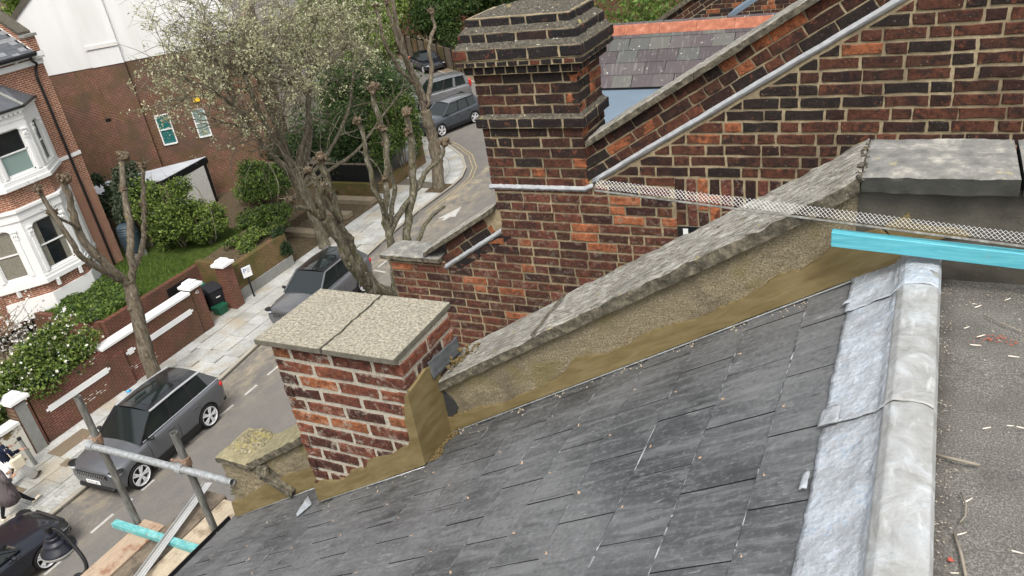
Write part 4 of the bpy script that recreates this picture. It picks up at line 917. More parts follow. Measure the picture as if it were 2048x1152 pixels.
for r in range(5):
    for i in range(22):
        o_ = Vector((-5.0+i*.25+(r % 2)*.125+R_.uniform(-.004, .004), ey, ez))+sv*(r*SL/5)+nv_*.006
        M = Matrix.Translation(o_) @ Mn.to_4x4() @ Matrix.Rotation(-.03, 4, 'X') @ Matrix.Rotation(R_.uniform(-.01, .01), 4, 'Z'); ob('slate', R_.choice(pm), nr, M)
mwt = plain('chalky_terracotta', (.52, .36, .30), .8, .2, var=.5, sc=9)
for i in range(13):
    b = MB(); x = -5.1+i*.44; b.prism([(ry-.10, rz-.075), (ry-.035, rz+.025), (ry+.035, rz+.025), (ry+.10, rz-.075), (ry+.085, rz-.085), (ry, rz+.0), (ry-.085, rz-.085)], x, x+.436, 'x'); b.build('ridge_tile', mwt if -1.9 < x < -1.0 else MT['terracotta'], nr)
fl = MB(); fl.prism([(6.6, -2.60), (9.02, -2.46), (9.02, -2.56), (6.6, -2.70)], -3.72, -1.4, 'x'); lf = fl.build('lead_flat', MT['blue_lead']); tag(lf, 'smooth blue grey lead flat below the purple slates', 'roof')
b = MB(); b.prism([(-3.95, -3.55), (0.9, zc(.9)-.42), (.9, zc(.9)-.46), (-3.95, -3.60)], NY+.24, 8.4); o = b.build('neighbour_slope', MT['house_slate']); tag(o, 'slate front slope hidden behind the neighbour coping', 'roof')
fg = thing('far_gable', 'distant brick gable top with raking courses above the red ridge', 'wall', (-3, 14, -4))
fz = lambda x: -2.70+.577*(x+4.32)
b = MB(); b.prism([(-4.5, -4), (-4.42, fz(-4.42)), (-1.2, fz(-1.2)), (-1.2, -4)], 14.006, 14.3); b.build('mortar', MT['mortar'], fg)
fb = Bricks(fg); fb.wall((0, 14, 0), (1, 0, 0), (0, 0, 1), (0, -1, 0), -4.4, -1.2, -3.1, 26, MT['brick_dark'], [(-.577, 1, -2.70-.29+.577*4.32)], seed=5)
af = math.atan(.577); uf, vf = Vector((math.cos(af), 0, math.sin(af))), Vector((-math.sin(af), 0, math.cos(af)))
fb.wall((-4.32, 14, -2.70), uf, vf, (0, -1, 0), -.1, 3.5, -.235, 3, MT['brick_dark'], (), seed=6); fb.flush(300)
b = MB(); b.obox(Vector((-4.32, 14.12, -2.70))+uf*1.2+vf*.03, uf, (0, 1, 0), vf, 1.4, .2, .03); b.build('coping_stone', MT['coping_face'], fg)
b = MB(); b.obox((-2.35, 12.4, -2.12), (.86, 0, .5), (0, 1, 0), (-.5, 0, .86), .35, .3, .03); o = b.build('roof_flashing', MT['blue_lead']); tag(o, 'pale blue flashing on the next roof, top of the picture', 'flashing')

# ================================================================== batten and mesh bead on the roof
bat = MB(); bat.prism([(-.232, -1.190), (-.232, -1.141), (1.1, -1.241), (1.1, -1.290)], 2.452, 2.484); o = bat.build('timber_batten', MT['turq']); tag(o, 'bright turquoise timber batten propped on the lead roll', 'batten')
o.modifiers.new('b', 'BEVEL').width = .0015
bead = thing('mesh_bead', 'silver expanded mesh plaster bead lying along the turquoise batten', 'plaster bead', (.3, 2.46, -1.15))
B0, B1 = Vector((-1.022, 2.475, -1.030)), Vector((.9, 2.450, -1.215)); bl = (B1-B0).length; bu = (B1-B0).normalized(); bv = Vector((0, .45, .89)); bv = (bv-bu*bv.dot(bu)).normalized()
mb = MB(); per = .0135; rows = 5; hgt = .0062; n_ = int(bl/per*2)
for r in range(rows):
    pts = []
    for i in range(n_+1):
        up = (i+r) % 2; u = i*per/2; pts.append(B0+bu*u+bv*((r+(1 if up else 0))*hgt+.006)+Vector((0, n3(u*5, r, 0)*.002, n3(u*4, r, 5)*.002)))
    mb.tube(pts, .0008, 4, False)
tag(mb.build('mesh_strip', MT['bright_steel'], bead), kind='stuff')
mb = MB(); mb.obox((B0+B1)/2-bv*.002, bu, bv, bu.cross(bv), bl/2, .0035, .0012); mb.tube([B0-bv*.004, B1-bv*.004], .0022, 6); mb.build('nosing', MT['tube_old'], bead)

# ================================================================== scaffold at the eaves
def pole(x, y, z0, z1, label):
    b = MB(); k = 16; V = []
    for z, r in ((z0, .0242), (z1, .0242), (z1, .0195), (z1-.25, .0195)):
        for j in range(k): V.append((x+r*math.cos(2*math.pi*j/k), y+r*math.sin(2*math.pi*j/k), z))
    b.add(V, [(i*k+j, i*k+(j+1) % k, (i+1)*k+(j+1) % k, (i+1)*k+j) for i in range(3) for j in range(k)]+[tuple(3*k+j for j in range(k))])
    tag(b.build('scaffold_pole', MT['tube_old'], smooth=True, sharp=40), label, 'pole', 'upright scaffold tubes')
pole(-4.915, 2.55, GZ, -2.66, 'upright weathered scaffold tube standing over the road, further from the roof')
pole(-4.060, 2.55, GZ, -2.79, 'upright weathered scaffold tube right beside the gutter')
b = MB(); k = 16; V = []
for x, r in ((-4.945, .0242), (-3.61, .0242), (-3.61, .0195), (-3.9, .0195)):
    for j in range(k): V.append((x, 2.497+r*math.cos(2*math.pi*j/k), -3.04+r*math.sin(2*math.pi*j/k)))
b.add(V, [(i*k+j, i*k+(j+1) % k, (i+1)*k+(j+1) % k, (i+1)*k+j) for i in range(3) for j in range(k)]+[tuple(j for j in range(k)), tuple(3*k+j for j in range(k))])
tag(b.build('scaffold_transom', MT['galv'], smooth=True, sharp=40), 'shiny horizontal scaffold tube clamped to both uprights', 'pole')
for x, lb in ((-4.915, 'rusty coupler clamping the transom to the outer upright'), (-4.060, 'rusty coupler clamping the transom to the gutter side upright')):
    c = thing('scaffold_coupler', lb, 'coupler', (x, 2.52, -3.04), 'scaffold couplers')
    b = MB(); b.lathe([(.0255, -.030), (.034, -.030), (.034, .030), (.0255, .030)], (x, 2.55, -3.02), 14); b.build('band', MT['rust'], c)
    b = MB(); b.v = []; q = MB(); q.lathe([(.0255, -.026), (.033, -.026), (.033, .026), (.0255, .026)], (0, 0, 0), 14); b.add([(x+v[2]-.004, 2.497+v[0], -3.04+v[1]) for v in q.v], q.f); b.build('band', MT['galv'], c)
    for sx, sz_ in ((-1, .02), (1, .02), (1, -.035)):
        b = MB(); b.tube([(x+sx*.03, 2.525, -3.02+sz_), (x+sx*.062, 2.50, -3.005+sz_)], .006, 6); b.lathe([(.011, -.006), (.011, .006)], (x+sx*.058, 2.503, -3.006+sz_), 6); b.build('bolt', MT['rust'], c)
BZ = -3.80
for x0, x1, y1, mt, lb in ((-4.905, -4.690, 2.60, 'board_red', 'reddish stained scaffold board with its end at the outer upright'), (-4.672, -4.455, 2.99, 'board_grey', 'dirty grey scaffold board in the middle'), (-4.440, -4.222, 2.95, 'board_pale', 'pale scaffold board nearest the gutter')):
    b = MB(); b.box(x0, x1, .2, y1, BZ-.038, BZ+R_.uniform(-.003, .003)); o = b.build('scaffold_board', MT[mt]); tag(o, lb, 'board', 'scaffold boards'); o.modifiers.new('b', 'BEVEL').width = .003
b = MB(); b.obox((-4.61, 2.475, BZ+.026), (1, 0, 0), (0, 1, 0), (0, 0, 1), .455, .026, .021); o = b.build('timber_offcut', MT['turq_old']); tag(o, 'faded turquoise timber offcut lying across the scaffold boards', 'batten'); o.modifiers.new('b', 'BEVEL').width = .002
ab = thing('angle_bead', 'perforated galvanised strip lying askew on the scaffold boards', 'metal strip', (-4.5, 2.5, BZ))
p0, p1 = Vector((-4.64, 3.02, BZ+.052)), Vector((-4.36, 2.02, BZ+.056)); u = (p1-p0).normalized(); w = Vector((0, 0, 1)).cross(u)
b = MB()
for s_ in (-1, 0, 1): b.obox((p0+p1)/2+w*s_*.022, u, w, (0, 0, 1), (p1-p0).length/2, .006, .0012)
nn_ = 110
for i in range(nn_): b.obox(p0.lerp(p1, (i+.5)/nn_), u, w, (0, 0, 1), .0026, .022, .001)
b.obox((p0+p1)/2-w*.033+Vector((0, 0, .009)), u, (0, 0, 1), w, (p1-p0).length/2, .010, .0012)
b.build('strip', MT['bright_steel'], ab)

# ------------------------------------------------------------------ street lantern
la = thing('street_lamp', 'black street lantern hanging from a curved swan neck bracket', 'lamp', (-9.82, 4.02, GZ))
lc = (-9.835, 4.02, -7.03)
b = MB(); b.lathe([(.012, .34), (.03, .33), (.035, .27), (.075, .255), (.080, .215), (.095, .205), (.105, .16), (.15, .13), (.165, .075), (.215, .035), (.225, .0), (.19, -.005)], lc, 28); b.build('hood', plain('navy_black_enamel', (.010, .011, .018), .3, .5, var=0), la, True, sharp=40)
b = MB(); b.lathe([(.22, .0), (.232, -.012), (.232, -.03), (.20, -.036)], lc, 28); b.build('rim', MT['concrete'], la, True, sharp=40)
b = MB(); b.lathe([(.20, -.034), (.19, -.075), (.13, -.125), (.03, -.145)], lc, 24); g_ = Mat('lamp_bowl', .15, .5); g_.col((.30, .31, .30)); g_.b.inputs['Transmission Weight'].default_value = .35; b.build('glass_bowl', g_.m, la, True)
nk = [(-9.835, 4.02, -6.70), (-9.80, 4.06, -6.705), (-9.72, 4.09, -6.79), (-9.60, 4.09, -6.96), (-9.47, 4.07, -7.14), (-9.42, 4.03, -7.27), (-9.45, 3.97, -7.335), (-9.53, 3.93, -7.34), (-9.57, 3.90, -7.40), (-9.55, 3.87, -7.60), (-9.5, 3.8, -7.9)]
def smooth_path(P, n=6):
    P = [Vector(p) for p in P]; out = []
    for i in range(len(P)-1):
        a, b_, c, d = P[max(i-1, 0)], P[i], P[i+1], P[min(i+2, len(P)-1)]
        for k in range(n):
            t = k/n; out.append(.5*((2*b_)+(c-a)*t+(2*a-5*b_+4*c-d)*t*t+(3*b_-a-3*c+d)*t**3))
    return out+[P[-1]]
b = MB(); b.tube(smooth_path(nk), .026, 10); b.tube([(-9.5, 3.8, -7.85), (-9.5, 3.8, GZ)], .05, 12); b.build('swan_neck', MT['black_paint'], la, True, sharp=50)
b = MB(); b.lathe([(.05, -.03), (.05, .03)], (-9.835, 4.02, -6.69), 10); b.tube([(-9.90, 3.98, -6.66), (-9.77, 4.06, -6.66)], .012, 6); b.build('collar', MT['black_paint'], la)
MT['cable'] = plain('phone_wire', (.35, .36, .37), .5, .3, var=0)

# ================================================================== foliage and tree builders
def leaves(b, n, size, pos, up=0, asp=.55, rng=R_):
    """n leaf-shaped quads placed by pos()"""
    V, F = b.v, b.f
    for _ in range(n):
        c = pos(); s = size*rng.choice((.5, .7, .85, 1, 1, 1.2, 1.5))*rng.uniform(.85, 1.15)
        u = Vector((rng.gauss(0, 1), rng.gauss(0, 1), rng.gauss(0, 1)+up)).normalized()
        w = u.cross(Vector((rng.gauss(0, 1), rng.gauss(0, 1), rng.gauss(0, 1)))).normalized()
        k = len(V); q = u.cross(w)*s*.12
        V += [tuple(c-u*s*.5), tuple(c+w*s*asp*.5+q), tuple(c+u*s*.5), tuple(c-w*s*asp*.5+q)]; F.append((k, k+1, k+2, k+3)); b.i.append(b.cur)
def clump_pos(cl, rng=R_, shell=.55):
    """random point in one of the clumps ((c, (rx,ry,rz)) ...), denser towards the outside"""
    wts = [c[1][0]*c[1][1]*c[1][2] for c in cl]
    def f():
        c, r = rng.choices(cl, wts)[0]
        d = Vector((rng.gauss(0, 1), rng.gauss(0, 1), rng.gauss(0, 1))).normalized(); q = shell+(1-shell)*rng.random() if rng.random() < .75 else rng.random()
        k = 1+.30*n3(d.x*2+c[0], d.y*2+c[1], d.z*2, 1.3)
        return Vector((c[0]+d.x*r[0]*q*k, c[1]+d.y*r[1]*q*k, c[2]+d.z*r[2]*q*k))
    return f
def subclumps(c, r, n, f=.42, rng=R_):
    out = []
    for _ in range(n):
        d = Vector((rng.gauss(0, 1), rng.gauss(0, 1), rng.gauss(0, .8))).normalized(); q = rng.uniform(.35, .85)
        out.append(((c[0]+d.x*r[0]*q, c[1]+d.y*r[1]*q, c[2]+d.z*r[2]*q), tuple(x*f*rng.uniform(.6, 1.2) for x in r)))
    return out
def shrub(name, label, cat, c, r, n, size, mat, base, extra=None, group=None, nsub=14, stems=5):
    t = thing(name, label, cat, (c[0], c[1], base), group)
    b = MB()
    for _ in range(stems):
        d = Vector((R_.uniform(-.6, .6)*r[0], R_.uniform(-.6, .6)*r[1], r[2]*R_.uniform(.2, .8))); b.tube(smooth_path([(c[0]+d.x*.2, c[1]+d.y*.2, base), (c[0]+d.x*.5, c[1]+d.y*.5, (base+c[2])/2), (c[0]+d.x, c[1]+d.y, c[2]+d.z)], 4), [.04*(1-.07*i) for i in range(9)], 5)
    b.build('stem', MT['bark'], t)
    cl = subclumps(c, r, nsub); b = MB(); leaves(b, n, size, clump_pos(cl)); b.cur = 1; leaves(b, n//3, size*1.2, clump_pos([(p[0], tuple(x*.86 for x in p[1])) for p in cl], shell=.2)); b.cur = 0; o = b.build('foliage', None, t, mats=[mat, MT['leaf_dark']])  # inner leaves coloured dark, painting shade into the heart of the bush
    b = MB()
    for _ in range(int(6+n/900)):
        q = Vector(R_.choice(cl)[0]); d = Vector((R_.gauss(0, .6), R_.gauss(0, .6), R_.uniform(.3, 1))).normalized(); b.tube([q, q+d*r[2]*.35, q+d*r[2]*.62+Vector((R_.gauss(0, .06), R_.gauss(0, .06), 0))], [.014, .010, .004], 4, False)
    tag(b.build('bare_twigs', MT['bark_pale'], t), kind='stuff')
    if extra:
        b = MB(); leaves(b, extra[0], extra[1], clump_pos([(p[0], tuple(x*1.06 for x in p[1])) for p in cl], shell=.92), asp=.9); b.build('blossom', extra[2], t)
    return t
def rough_path(P, amp=.03, n=5):
    Q = smooth_path(P, n)
    return [q+Vector((n3(q.x*2, q.y*2, q.z*2, 2.1), n3(q.y*2, q.z*2, q.x*2, 2.3), 0))*amp if 0 < i < len(Q)-1 else q for i, q in enumerate(Q)]
def knuckle(b, p, r, n=16):
    b.blob(p, r*.75, .5, 2)
    for _ in range(n):
        d = Vector((R_.gauss(0, 1), R_.gauss(0, 1), R_.gauss(0, 1))).normalized(); b.blob(Vector(p)+d*r*R_.uniform(.55, 1.0), r*R_.uniform(.22, .42), .4, 1)
def pollard(name, label, limbs, radii, bark_, base, knucks=(), burr=.5, group=None, k=10):
    """limbs: list of point lists; radii: (r0, r1) for each; rough knobbly bark"""
    t = thing(name, label, 'tree', base, group); b = MB(); kb = MB()
    for L_, (r0, r1) in zip(limbs, radii):
        q = rough_path(L_, .06); n_ = len(q)
        rr_ = [(r0+(r1-r0)*i/(n_-1))*(1+.16*n3(q[i].x*3, q[i].y*3, q[i].z*3, 2)) for i in range(n_)]
        b.tube(q, rr_, k, jit=.09)
        for i in range(2, n_, 1):
            if R_.random() < burr: a = R_.uniform(0, 6.28); b.blob(q[i]+Vector((math.cos(a), math.sin(a), R_.uniform(-.4, .4)))*rr_[i]*.85, rr_[i]*R_.uniform(.25, .5), .5, 1)
    b.build('trunk', bark_, t, True)
    for p, r in knucks: kb = MB(); knuckle(kb, p, r); tag(kb.build('knuckle', MT['knuckle'], t), kind='stuff')
    return t

# ================================================================== garden side of the street
LZ = -12.25
lawn = MB(); lawn.prism([(-26.05, 15.6), (-26.0, 20.3), (-26.4, 23.6), (-33.5, 24.4), (-31, 20), (-30.2, 15.6)], GZ-.02, LZ, 'z'); o = lawn.build('lawn', MT['lawn']); tag(o, kind='structure')
flat('garden_path', [(-23.9, 10.4), (-23.9, 15.4), (-26.1, 15.6), (-30.3, 15.4), (-36, 12.8), (-36, 6), (-26, 9.6)], PZ+.004, MT['path'])
flat('bin_yard', [(-23.6, 17.4), (-23.6, 20), (-26, 20.2), (-26, 15.4), (-24, 15.4)], PZ+.008, MT['path'])
b = MB(); b.prism([(-24.0, 20.2), (-24.0, 23.0), (-25.0, 23.5), (-26.4, 23.6), (-26.0, 20.2)], GZ-.02, -12.15, 'z'); tag(b.build('garden_bank', MT['soil']), kind='structure')
b = MB(); b.prism([(-26.3, 23.4), (-26.6, 30.4), (-36, 30.4), (-36, 24)], GZ-.02, -13.0, 'z'); tag(b.build('garden_bed', MT['soil']), kind='structure')
flat('earth_yard', [(-23.75, 23.0), (-23.75, 30.2), (-26.6, 30.6), (-26.4, 23.2)], PZ+.006, MT['soil'])
for y, x0, x1 in ((25.5, -26.5, -24.0), (27.6, -27.5, -24.2), (29.4, -26.5, -24.0)):
    b = MB(); b.box(x0, x1, y, y+.55, PZ, PZ+.22); o = b.build('timber_edging', MT['path']); tag(o, 'long tan edging beam across the earth yard, %s' % ('nearest the parked car' if y < 26 else 'in the middle of the yard' if y < 28 else 'nearest the black fence'), 'edging')
# garden wall with white bands, piers and caps
WT = -11.76
def pier_cap(t, x, y, z, w):
    b = MB(); b.box(x-w/2, x+w/2, y-w/2, y+w/2, z, z+.10)
    V = [(x-w/2, y-w/2, z+.10), (x+w/2, y-w/2, z+.10), (x+w/2, y+w/2, z+.10), (x-w/2, y+w/2, z+.10)]; k = .30*w
    b.add(V+[(x-k, y-k, z+.17), (x+k, y-k, z+.17), (x+k, y+k, z+.17), (x-k, y+k, z+.17)], [(0, 1, 5, 4), (1, 2, 6, 5), (2, 3, 7, 6), (3, 0, 4, 7)])
    b.box(x-k, x+k, y-k, y+k, z+.168, z+.22)
    k2 = .19*w; b.add([(x-k, y-k, z+.22), (x+k, y-k, z+.22), (x+k, y+k, z+.22), (x-k, y+k, z+.22), (x-k2, y-k2, z+.26), (x+k2, y-k2, z+.26), (x+k2, y+k2, z+.26), (x-k2, y+k2, z+.26)], [(0, 1, 5, 4), (1, 2, 6, 5), (2, 3, 7, 6), (3, 0, 4, 7), (4, 5, 6, 7)])
    o = b.build('pier_cap', MT['white'], t); o.modifiers.new('b', 'BEVEL').width = .01
def gate_pier(label, x, y, z1, w=.46, cap=True, mat='bt_garden'):
    t = thing('gate_pier', label, 'pier', (x, y, PZ), 'brick gate piers along the pavement'); b = MB()
    b.box(x-w/2, x+w/2, y-w/2, y+w/2, PZ-.05, z1); b.build('pier_shaft', MT[mat], t)
    b = MB()
    b.box(x+w/2-.02, x+w/2+.012, y-w/2+.09, y-w/2+.13, PZ+.4, z1-.25); b.build('panel_edge', MT['bt_garden'], t)
    if cap: pier_cap(t, x, y, z1, w+.18)
    return t
gw = thing('garden_wall', 'dark red brick garden wall with long white bands facing the pavement', 'wall', (-23.5, 14, PZ))
b = MB(); b.box(-23.62, -23.28, 10.75, 17.35, PZ-.05, WT); b.build('wall', MT['bt_garden'], gw)
b = MB(); b.box(-23.68, -23.22, 13.4, 17.30, WT, WT+.11); o = b.build('coping', MT['white'], gw); o.modifiers.new('b', 'BEVEL').width = .015
for y0, y1, z0 in ((11.15, 13.35, -12.52), (14.25, 14.45, -12.42), (15.05, 17.1, -12.44)):
    b = MB(); b.box(-23.29, -23.255, y0, y1, z0, z0+.20); b.box(-23.29, -23.26, y0-.09, y0, z0+.06, z0+.14); b.box(-23.29, -23.26, y1, y1+.09, z0+.06, z0+.14); b.build('white_band', MT['white'], gw)
for y0, y1, z0 in ((12.1, 13.2, -12.92), (14.7, 15.2, -13.0), (13.6, 14.3, -12.9)):
    b = MB()
    for _ in range(14): yy = R_.uniform(y0, y1); zz = z0+.075*R_.randint(-1, 1); b.box(-23.285, -23.276+R_.uniform(0, .001), yy, yy+R_.uniform(.03, .12), zz, zz+R_.uniform(.006, .03))
    tag(b.build('salt_bloom', MT['white_old'], gw), kind='stuff')
b = MB(); b.box(-23.27, -23.19, 13.55, 14.05, PZ-.05, WT-.35); b.build('buttress', MT['bt_garden'], gw)
gate_pier('brick gate pier with white moulded cap and house number, left of the bins', -23.5, 17.62, -11.62)
gate_pier('brick gate pier with white moulded cap standing right of the bins', -23.55, 19.35, -11.60)
gate_pier('gate pier with cracked grey face and white cap under the flowering shrub', -23.45, 10.45, -11.62, mat='bt_garden')
b = MB(); b.box(-23.215, -23.20, 10.25, 10.60, PZ, -11.70); o = b.build('render_strip', MT['concrete']); tag(o, 'pale grey render strip on the gate pier under the flowering shrub', 'render')
pw = thing('peeling_wall', 'low white garden wall with peeling paint at the left edge', 'wall', (-23.4, 8, PZ)); b = MB(); b.box(-23.55, -23.22, 4, 10.2, PZ-.05, -12.25); b.build('wall', MT['peel'], pw); b = MB(); b.box(-23.6, -23.18, 4, 10.18, -12.25, -12.15); b.build('coping', MT['white_old'], pw)
bo = thing('bollard', 'short grey bollard with black cap leaning near the peeling wall', 'bollard', (-22.75, 9.85, PZ)); b = MB(); b.tube([(-22.75, 9.85, PZ), (-22.80, 9.80, PZ+.95)], .055, 12); b.build('post', MT['concrete'], bo, True, sharp=50); b = MB(); b.tube([(-22.80, 9.80, PZ+.95), (-22.803, 9.797, PZ+1.02)], .062, 12); b.build('cap', MT['black_plastic'], bo, True, sharp=50)
# digits on the gate pier
def text(name, s, size, M, mat, parent=None, ext=.002):
    cu = bpy.data.curves.new(name, 'FONT'); cu.body = s; cu.size = size; cu.extrude = ext; cu.align_x = 'CENTER'; cu.align_y = 'CENTER'
    o = bpy.data.objects.new(name, cu); COL.objects.link(o); dg = bpy.context.evaluated_depsgraph_get(); me = bpy.data.meshes.new_from_object(o.evaluated_get(dg)); bpy.data.objects.remove(o)
    me.materials.clear(); me.materials.append(mat); q = ob(name, me, parent, M); return q
FX = lambda x, y, z: Matrix.Translation((x, y, z)) @ Matrix(((0, 0, 1, 0), (1, 0, 0, 0), (0, 1, 0, 0), (0, 0, 0, 1)))      # faces +x
text('house_number', '42', .17, FX(-23.262, 17.62, -11.83), MT['white'], bpy.data.objects['gate_pier'])
# retaining wall of the lawn, dark hatch, bins
rw = thing('retaining_wall', 'brick retaining wall under the lawn with a dark hatch behind the bins', 'wall', (-26, 18, PZ)); b = MB(); b.box(-26.2, -25.98, 15.5, 20.25, PZ-.05, LZ+.06); b.build('wall', MT['bt_garden'], rw)
b = MB(); b.box(-30.2, -26.2, 15.42, 15.62, PZ-.05, LZ+.05); b.build('end_wall', MT['bt_garden'], rw)
b = MB(); b.box(-26.0, -25.955, 18.38, 19.5, PZ+.15, PZ+.98); b.build('hatch', MT['black_paint'], rw)
b = MB(); b.box(-26.1, -23.8, 20.15, 20.4, PZ-.05, -12.05); b.build('side_wall', MT['bt_mossy'], rw)
def wheelie(label, x, y, rot, mat, h=1.07, w=.58, d=.72):
    t = thing('wheelie_bin', label, 'bin', (x, y, PZ), 'bins between the gate piers', rot); b = MB()
    V = []
    for z, k in ((0.05, .80), (h*.86, 1.0)):
        V += [(-w/2*k, -d/2*k, z), (w/2*k, -d/2*k, z), (w/2*k, d/2*k, z), (-w/2*k, d/2*k, z)]
    b.add(V, [(0, 3, 2, 1), (4, 5, 6, 7), (0, 1, 5, 4), (1, 2, 6, 5), (2, 3, 7, 6), (3, 0, 4, 7)]); o = b.build('bin_body', mat, t, local=True); o.modifiers.new('b', 'BEVEL').width = .03
    b = MB(); w2, d2 = w*1.06, d*1.08; b.prism([(-d2/2, h*.86), (-d2/2, h*.90), (-d2*.3, h*.96), (d2*.3, h), (d2/2, h*.97), (d2/2, h*.86)], -w2/2, w2/2, 'x'); o = b.build('lid', mat, t, local=True); o.modifiers.new('b', 'BEVEL').width = .02
    b = MB(); b.tube([(-w*.45, d/2+.05, h*.90), (w*.45, d/2+.05, h*.90)], .018, 8); b.build('handle', mat, t, local=True)
    for s_ in (-1, 1):
        b = MB(); b.tube([(s_*w*.36, d*.38, .10), (s_*w*.46, d*.38, .10)], .10, 12); b.build('wheel', MT['black_plastic'], t, local=True)
    b = MB(); b.box(-.09, .09, -d/2-.004, -d/2+.01, h*.58, h*.62); b.build('sticker', MT['white_old'], t, local=True)
wheelie('black wheelie bin with closed lid in front between the gate piers', -24.15, 18.95, rad(75), MT['bin_black'])
wheelie('dark wheelie bin half hidden behind the left gate pier', -24.55, 18.35, rad(80), MT['bin_black'], h=.98)
wheelie('green lidded bin behind the black wheelie bin', -25.05, 18.95, rad(80), MT['bin_green'], h=1.08)
t = thing('recycling_box', 'small green recycling box on the ground by the right gate pier', 'bin', (-23.85, 18.72, PZ))
b = MB(); V = []
for z, k in ((PZ+.01, .82), (PZ+.30, 1), (PZ+.30, 1.08), (PZ+.36, 1.08)): V += [(-23.75-.2*k, 18.72-.24*k, z), (-23.75+.2*k, 18.72-.24*k, z), (-23.75+.2*k, 18.72+.24*k, z), (-23.75-.2*k, 18.72+.24*k, z)]
b.add(V, [(0, 3, 2, 1), (12, 13, 14, 15)]+[(i*4+j, i*4+(j+1) % 4, i*4+4+(j+1) % 4, i*4+4+j) for i in range(3) for j in range(4)]); b.build('box', MT['bin_green'], t)
# mossy wall to the right with concrete base and the sign
mw = thing('mossy_wall', 'mossy yellow brown brick wall with a concrete base beside the pavement', 'wall', (-23.7, 21.4, PZ))
b = MB(); b.box(-23.95, -23.66, 19.6, 23.0, PZ+.42, -11.95); b.build('wall', MT['bt_mossy'], mw); b = MB(); b.box(-23.97, -23.60, 19.6, 23.0, PZ-.05, PZ+.43); b.build('base', MT['concrete'], mw)
sg = thing('parking_sign', 'small white parking sign on a black post by the mossy wall', 'sign', (-23.35, 20.15, PZ))
b = MB(); b.tube([(-23.35, 20.15, PZ), (-23.35, 20.15, PZ+1.15)], .035, 10); b.build('post', MT['black_paint'], sg)
b = MB(); b.obox((-23.325, 20.15, PZ+1.12), (.94, -.34, 0), (.34, .94, 0), (0, 0, 1), .012, .21, .24); b.build('sign_back', MT['black_paint'], sg)
b = MB(); b.obox((-23.310, 20.145, PZ+1.12), (.94, -.34, 0), (.34, .94, 0), (0, 0, 1), .006, .195, .225); b.build('sign_plate', MT['white'], sg)
blue = plain('sign_blue', (.03, .06, .30), .5, .3, var=0); SM = Matrix.Translation((-23.302, 20.142, PZ+1.14)) @ Matrix(((.34, 0, .94, 0), (.94, 0, -.34, 0), (0, 1, 0, 0), (0, 0, 0, 1)))
text('sign_letter', 'P', .26, SM @ Matrix.Translation((-.08, .03, 0)), blue, sg)
b = MB()
for i in range(3): c = SM @ Vector((.07, .10-.07*i, .002)); b.obox(c, (.34, .94, 0), (0, 0, 1), (.94, -.34, 0), .07, .012, .001)
b.build('sign_text_line', plain('sign_grey', (.30, .30, .33), .5, .3, var=0), sg)
# black fence and low mossy wall at the back of the yard
fe = thing('black_fence', 'black close boarded fence behind the earth yard', 'fence', (-29, 30.8, PZ))
for i in range(44):
    x = -35.6+i*.25; b = MB(); b.box(x, x+.243, 30.8+R_.uniform(-.006, .006), 30.83, PZ, -11.85+R_.uniform(-.01, .01)); b.build('fence_board', MT['black_paint'], fe)
b = MB(); b.box(-35.7, -24.6, 30.76, 30.86, -11.85, -11.79); b.build('fence_rail', MT['board_grey'], fe)
lw = thing('low_wall', 'low mossy stained wall in front of the black fence', 'wall', (-26, 30.2, PZ)); b = MB(); b.box(-29.5, -24.3, 30.25, 30.5, PZ-.05, PZ+.75); b.build('wall', MT['bt_mossy'], lw)
lw = thing('corner_wall', 'brown brick wall along the back of the corner pavement', 'wall', (-24.6, 34, PZ)); b = MB(); b.prism([(-24.2, 30.9), (-24.4, 35.4), (-26.6, 38.6), (-26.9, 38.5), (-24.75, 35.3), (-24.5, 30.9)], PZ-.05, PZ+.55, 'z'); b.build('wall', MT['bt_mossy'], lw)

# ================================================================== red brick house with white bay
ho = thing('bay_house', 'red brick house with a two storey white bay window', 'house', (-31, 15, -12.3))
FXX = -30.4
b = MB(); b.box(-40, FXX, 2, 20.12, -12.6, -3.35); b.build('wall', MT['bt_house'], ho)
BPl = [(FXX, 14.85), (-29.4, 16.15), (-29.4, 17.88), (FXX, 19.12)]
def offp(o): return [(FXX-.02, 14.85-o), (-29.4+o, 16.15-o*.5), (-29.4+o, 17.88+o*.5), (FXX-.02, 19.12+o)]
b = MB(); b.prism(offp(-.22), -12.5, -5.0, 'z'); bay = b.build('bay_window', MT['black_paint'], ho)
for z0, z1 in ((-11.7, -10.9), (-8.3, -7.3)): b = MB(); b.prism(offp(-.03), z0, z1, 'z'); b.build('brick_apron', MT['bt_house'], bay)
for z0, z1, o_ in ((-12.4, -11.62, .03), (-11.18, -11.0, .10), (-11.0, -10.86, .06), (-8.62, -8.30, .07), (-8.30, -8.20, .13), (-7.52, -7.38, .12), (-7.38, -7.20, .07), (-5.28, -5.0, .05), (-5.0, -4.86, .14)):
    b = MB(); b.prism(offp(o_), z0, z1, 'z'); b.build('white_band', MT['white'], bay)
for k in range(9):                                             # dentils under the cornice
    f = (k+.5)/9; b = MB(); b.box(-29.36, -29.27, 16.15+f*1.73-.05, 16.15+f*1.73+.05, -5.08, -5.0); b.build('dentil', MT['white'], bay)
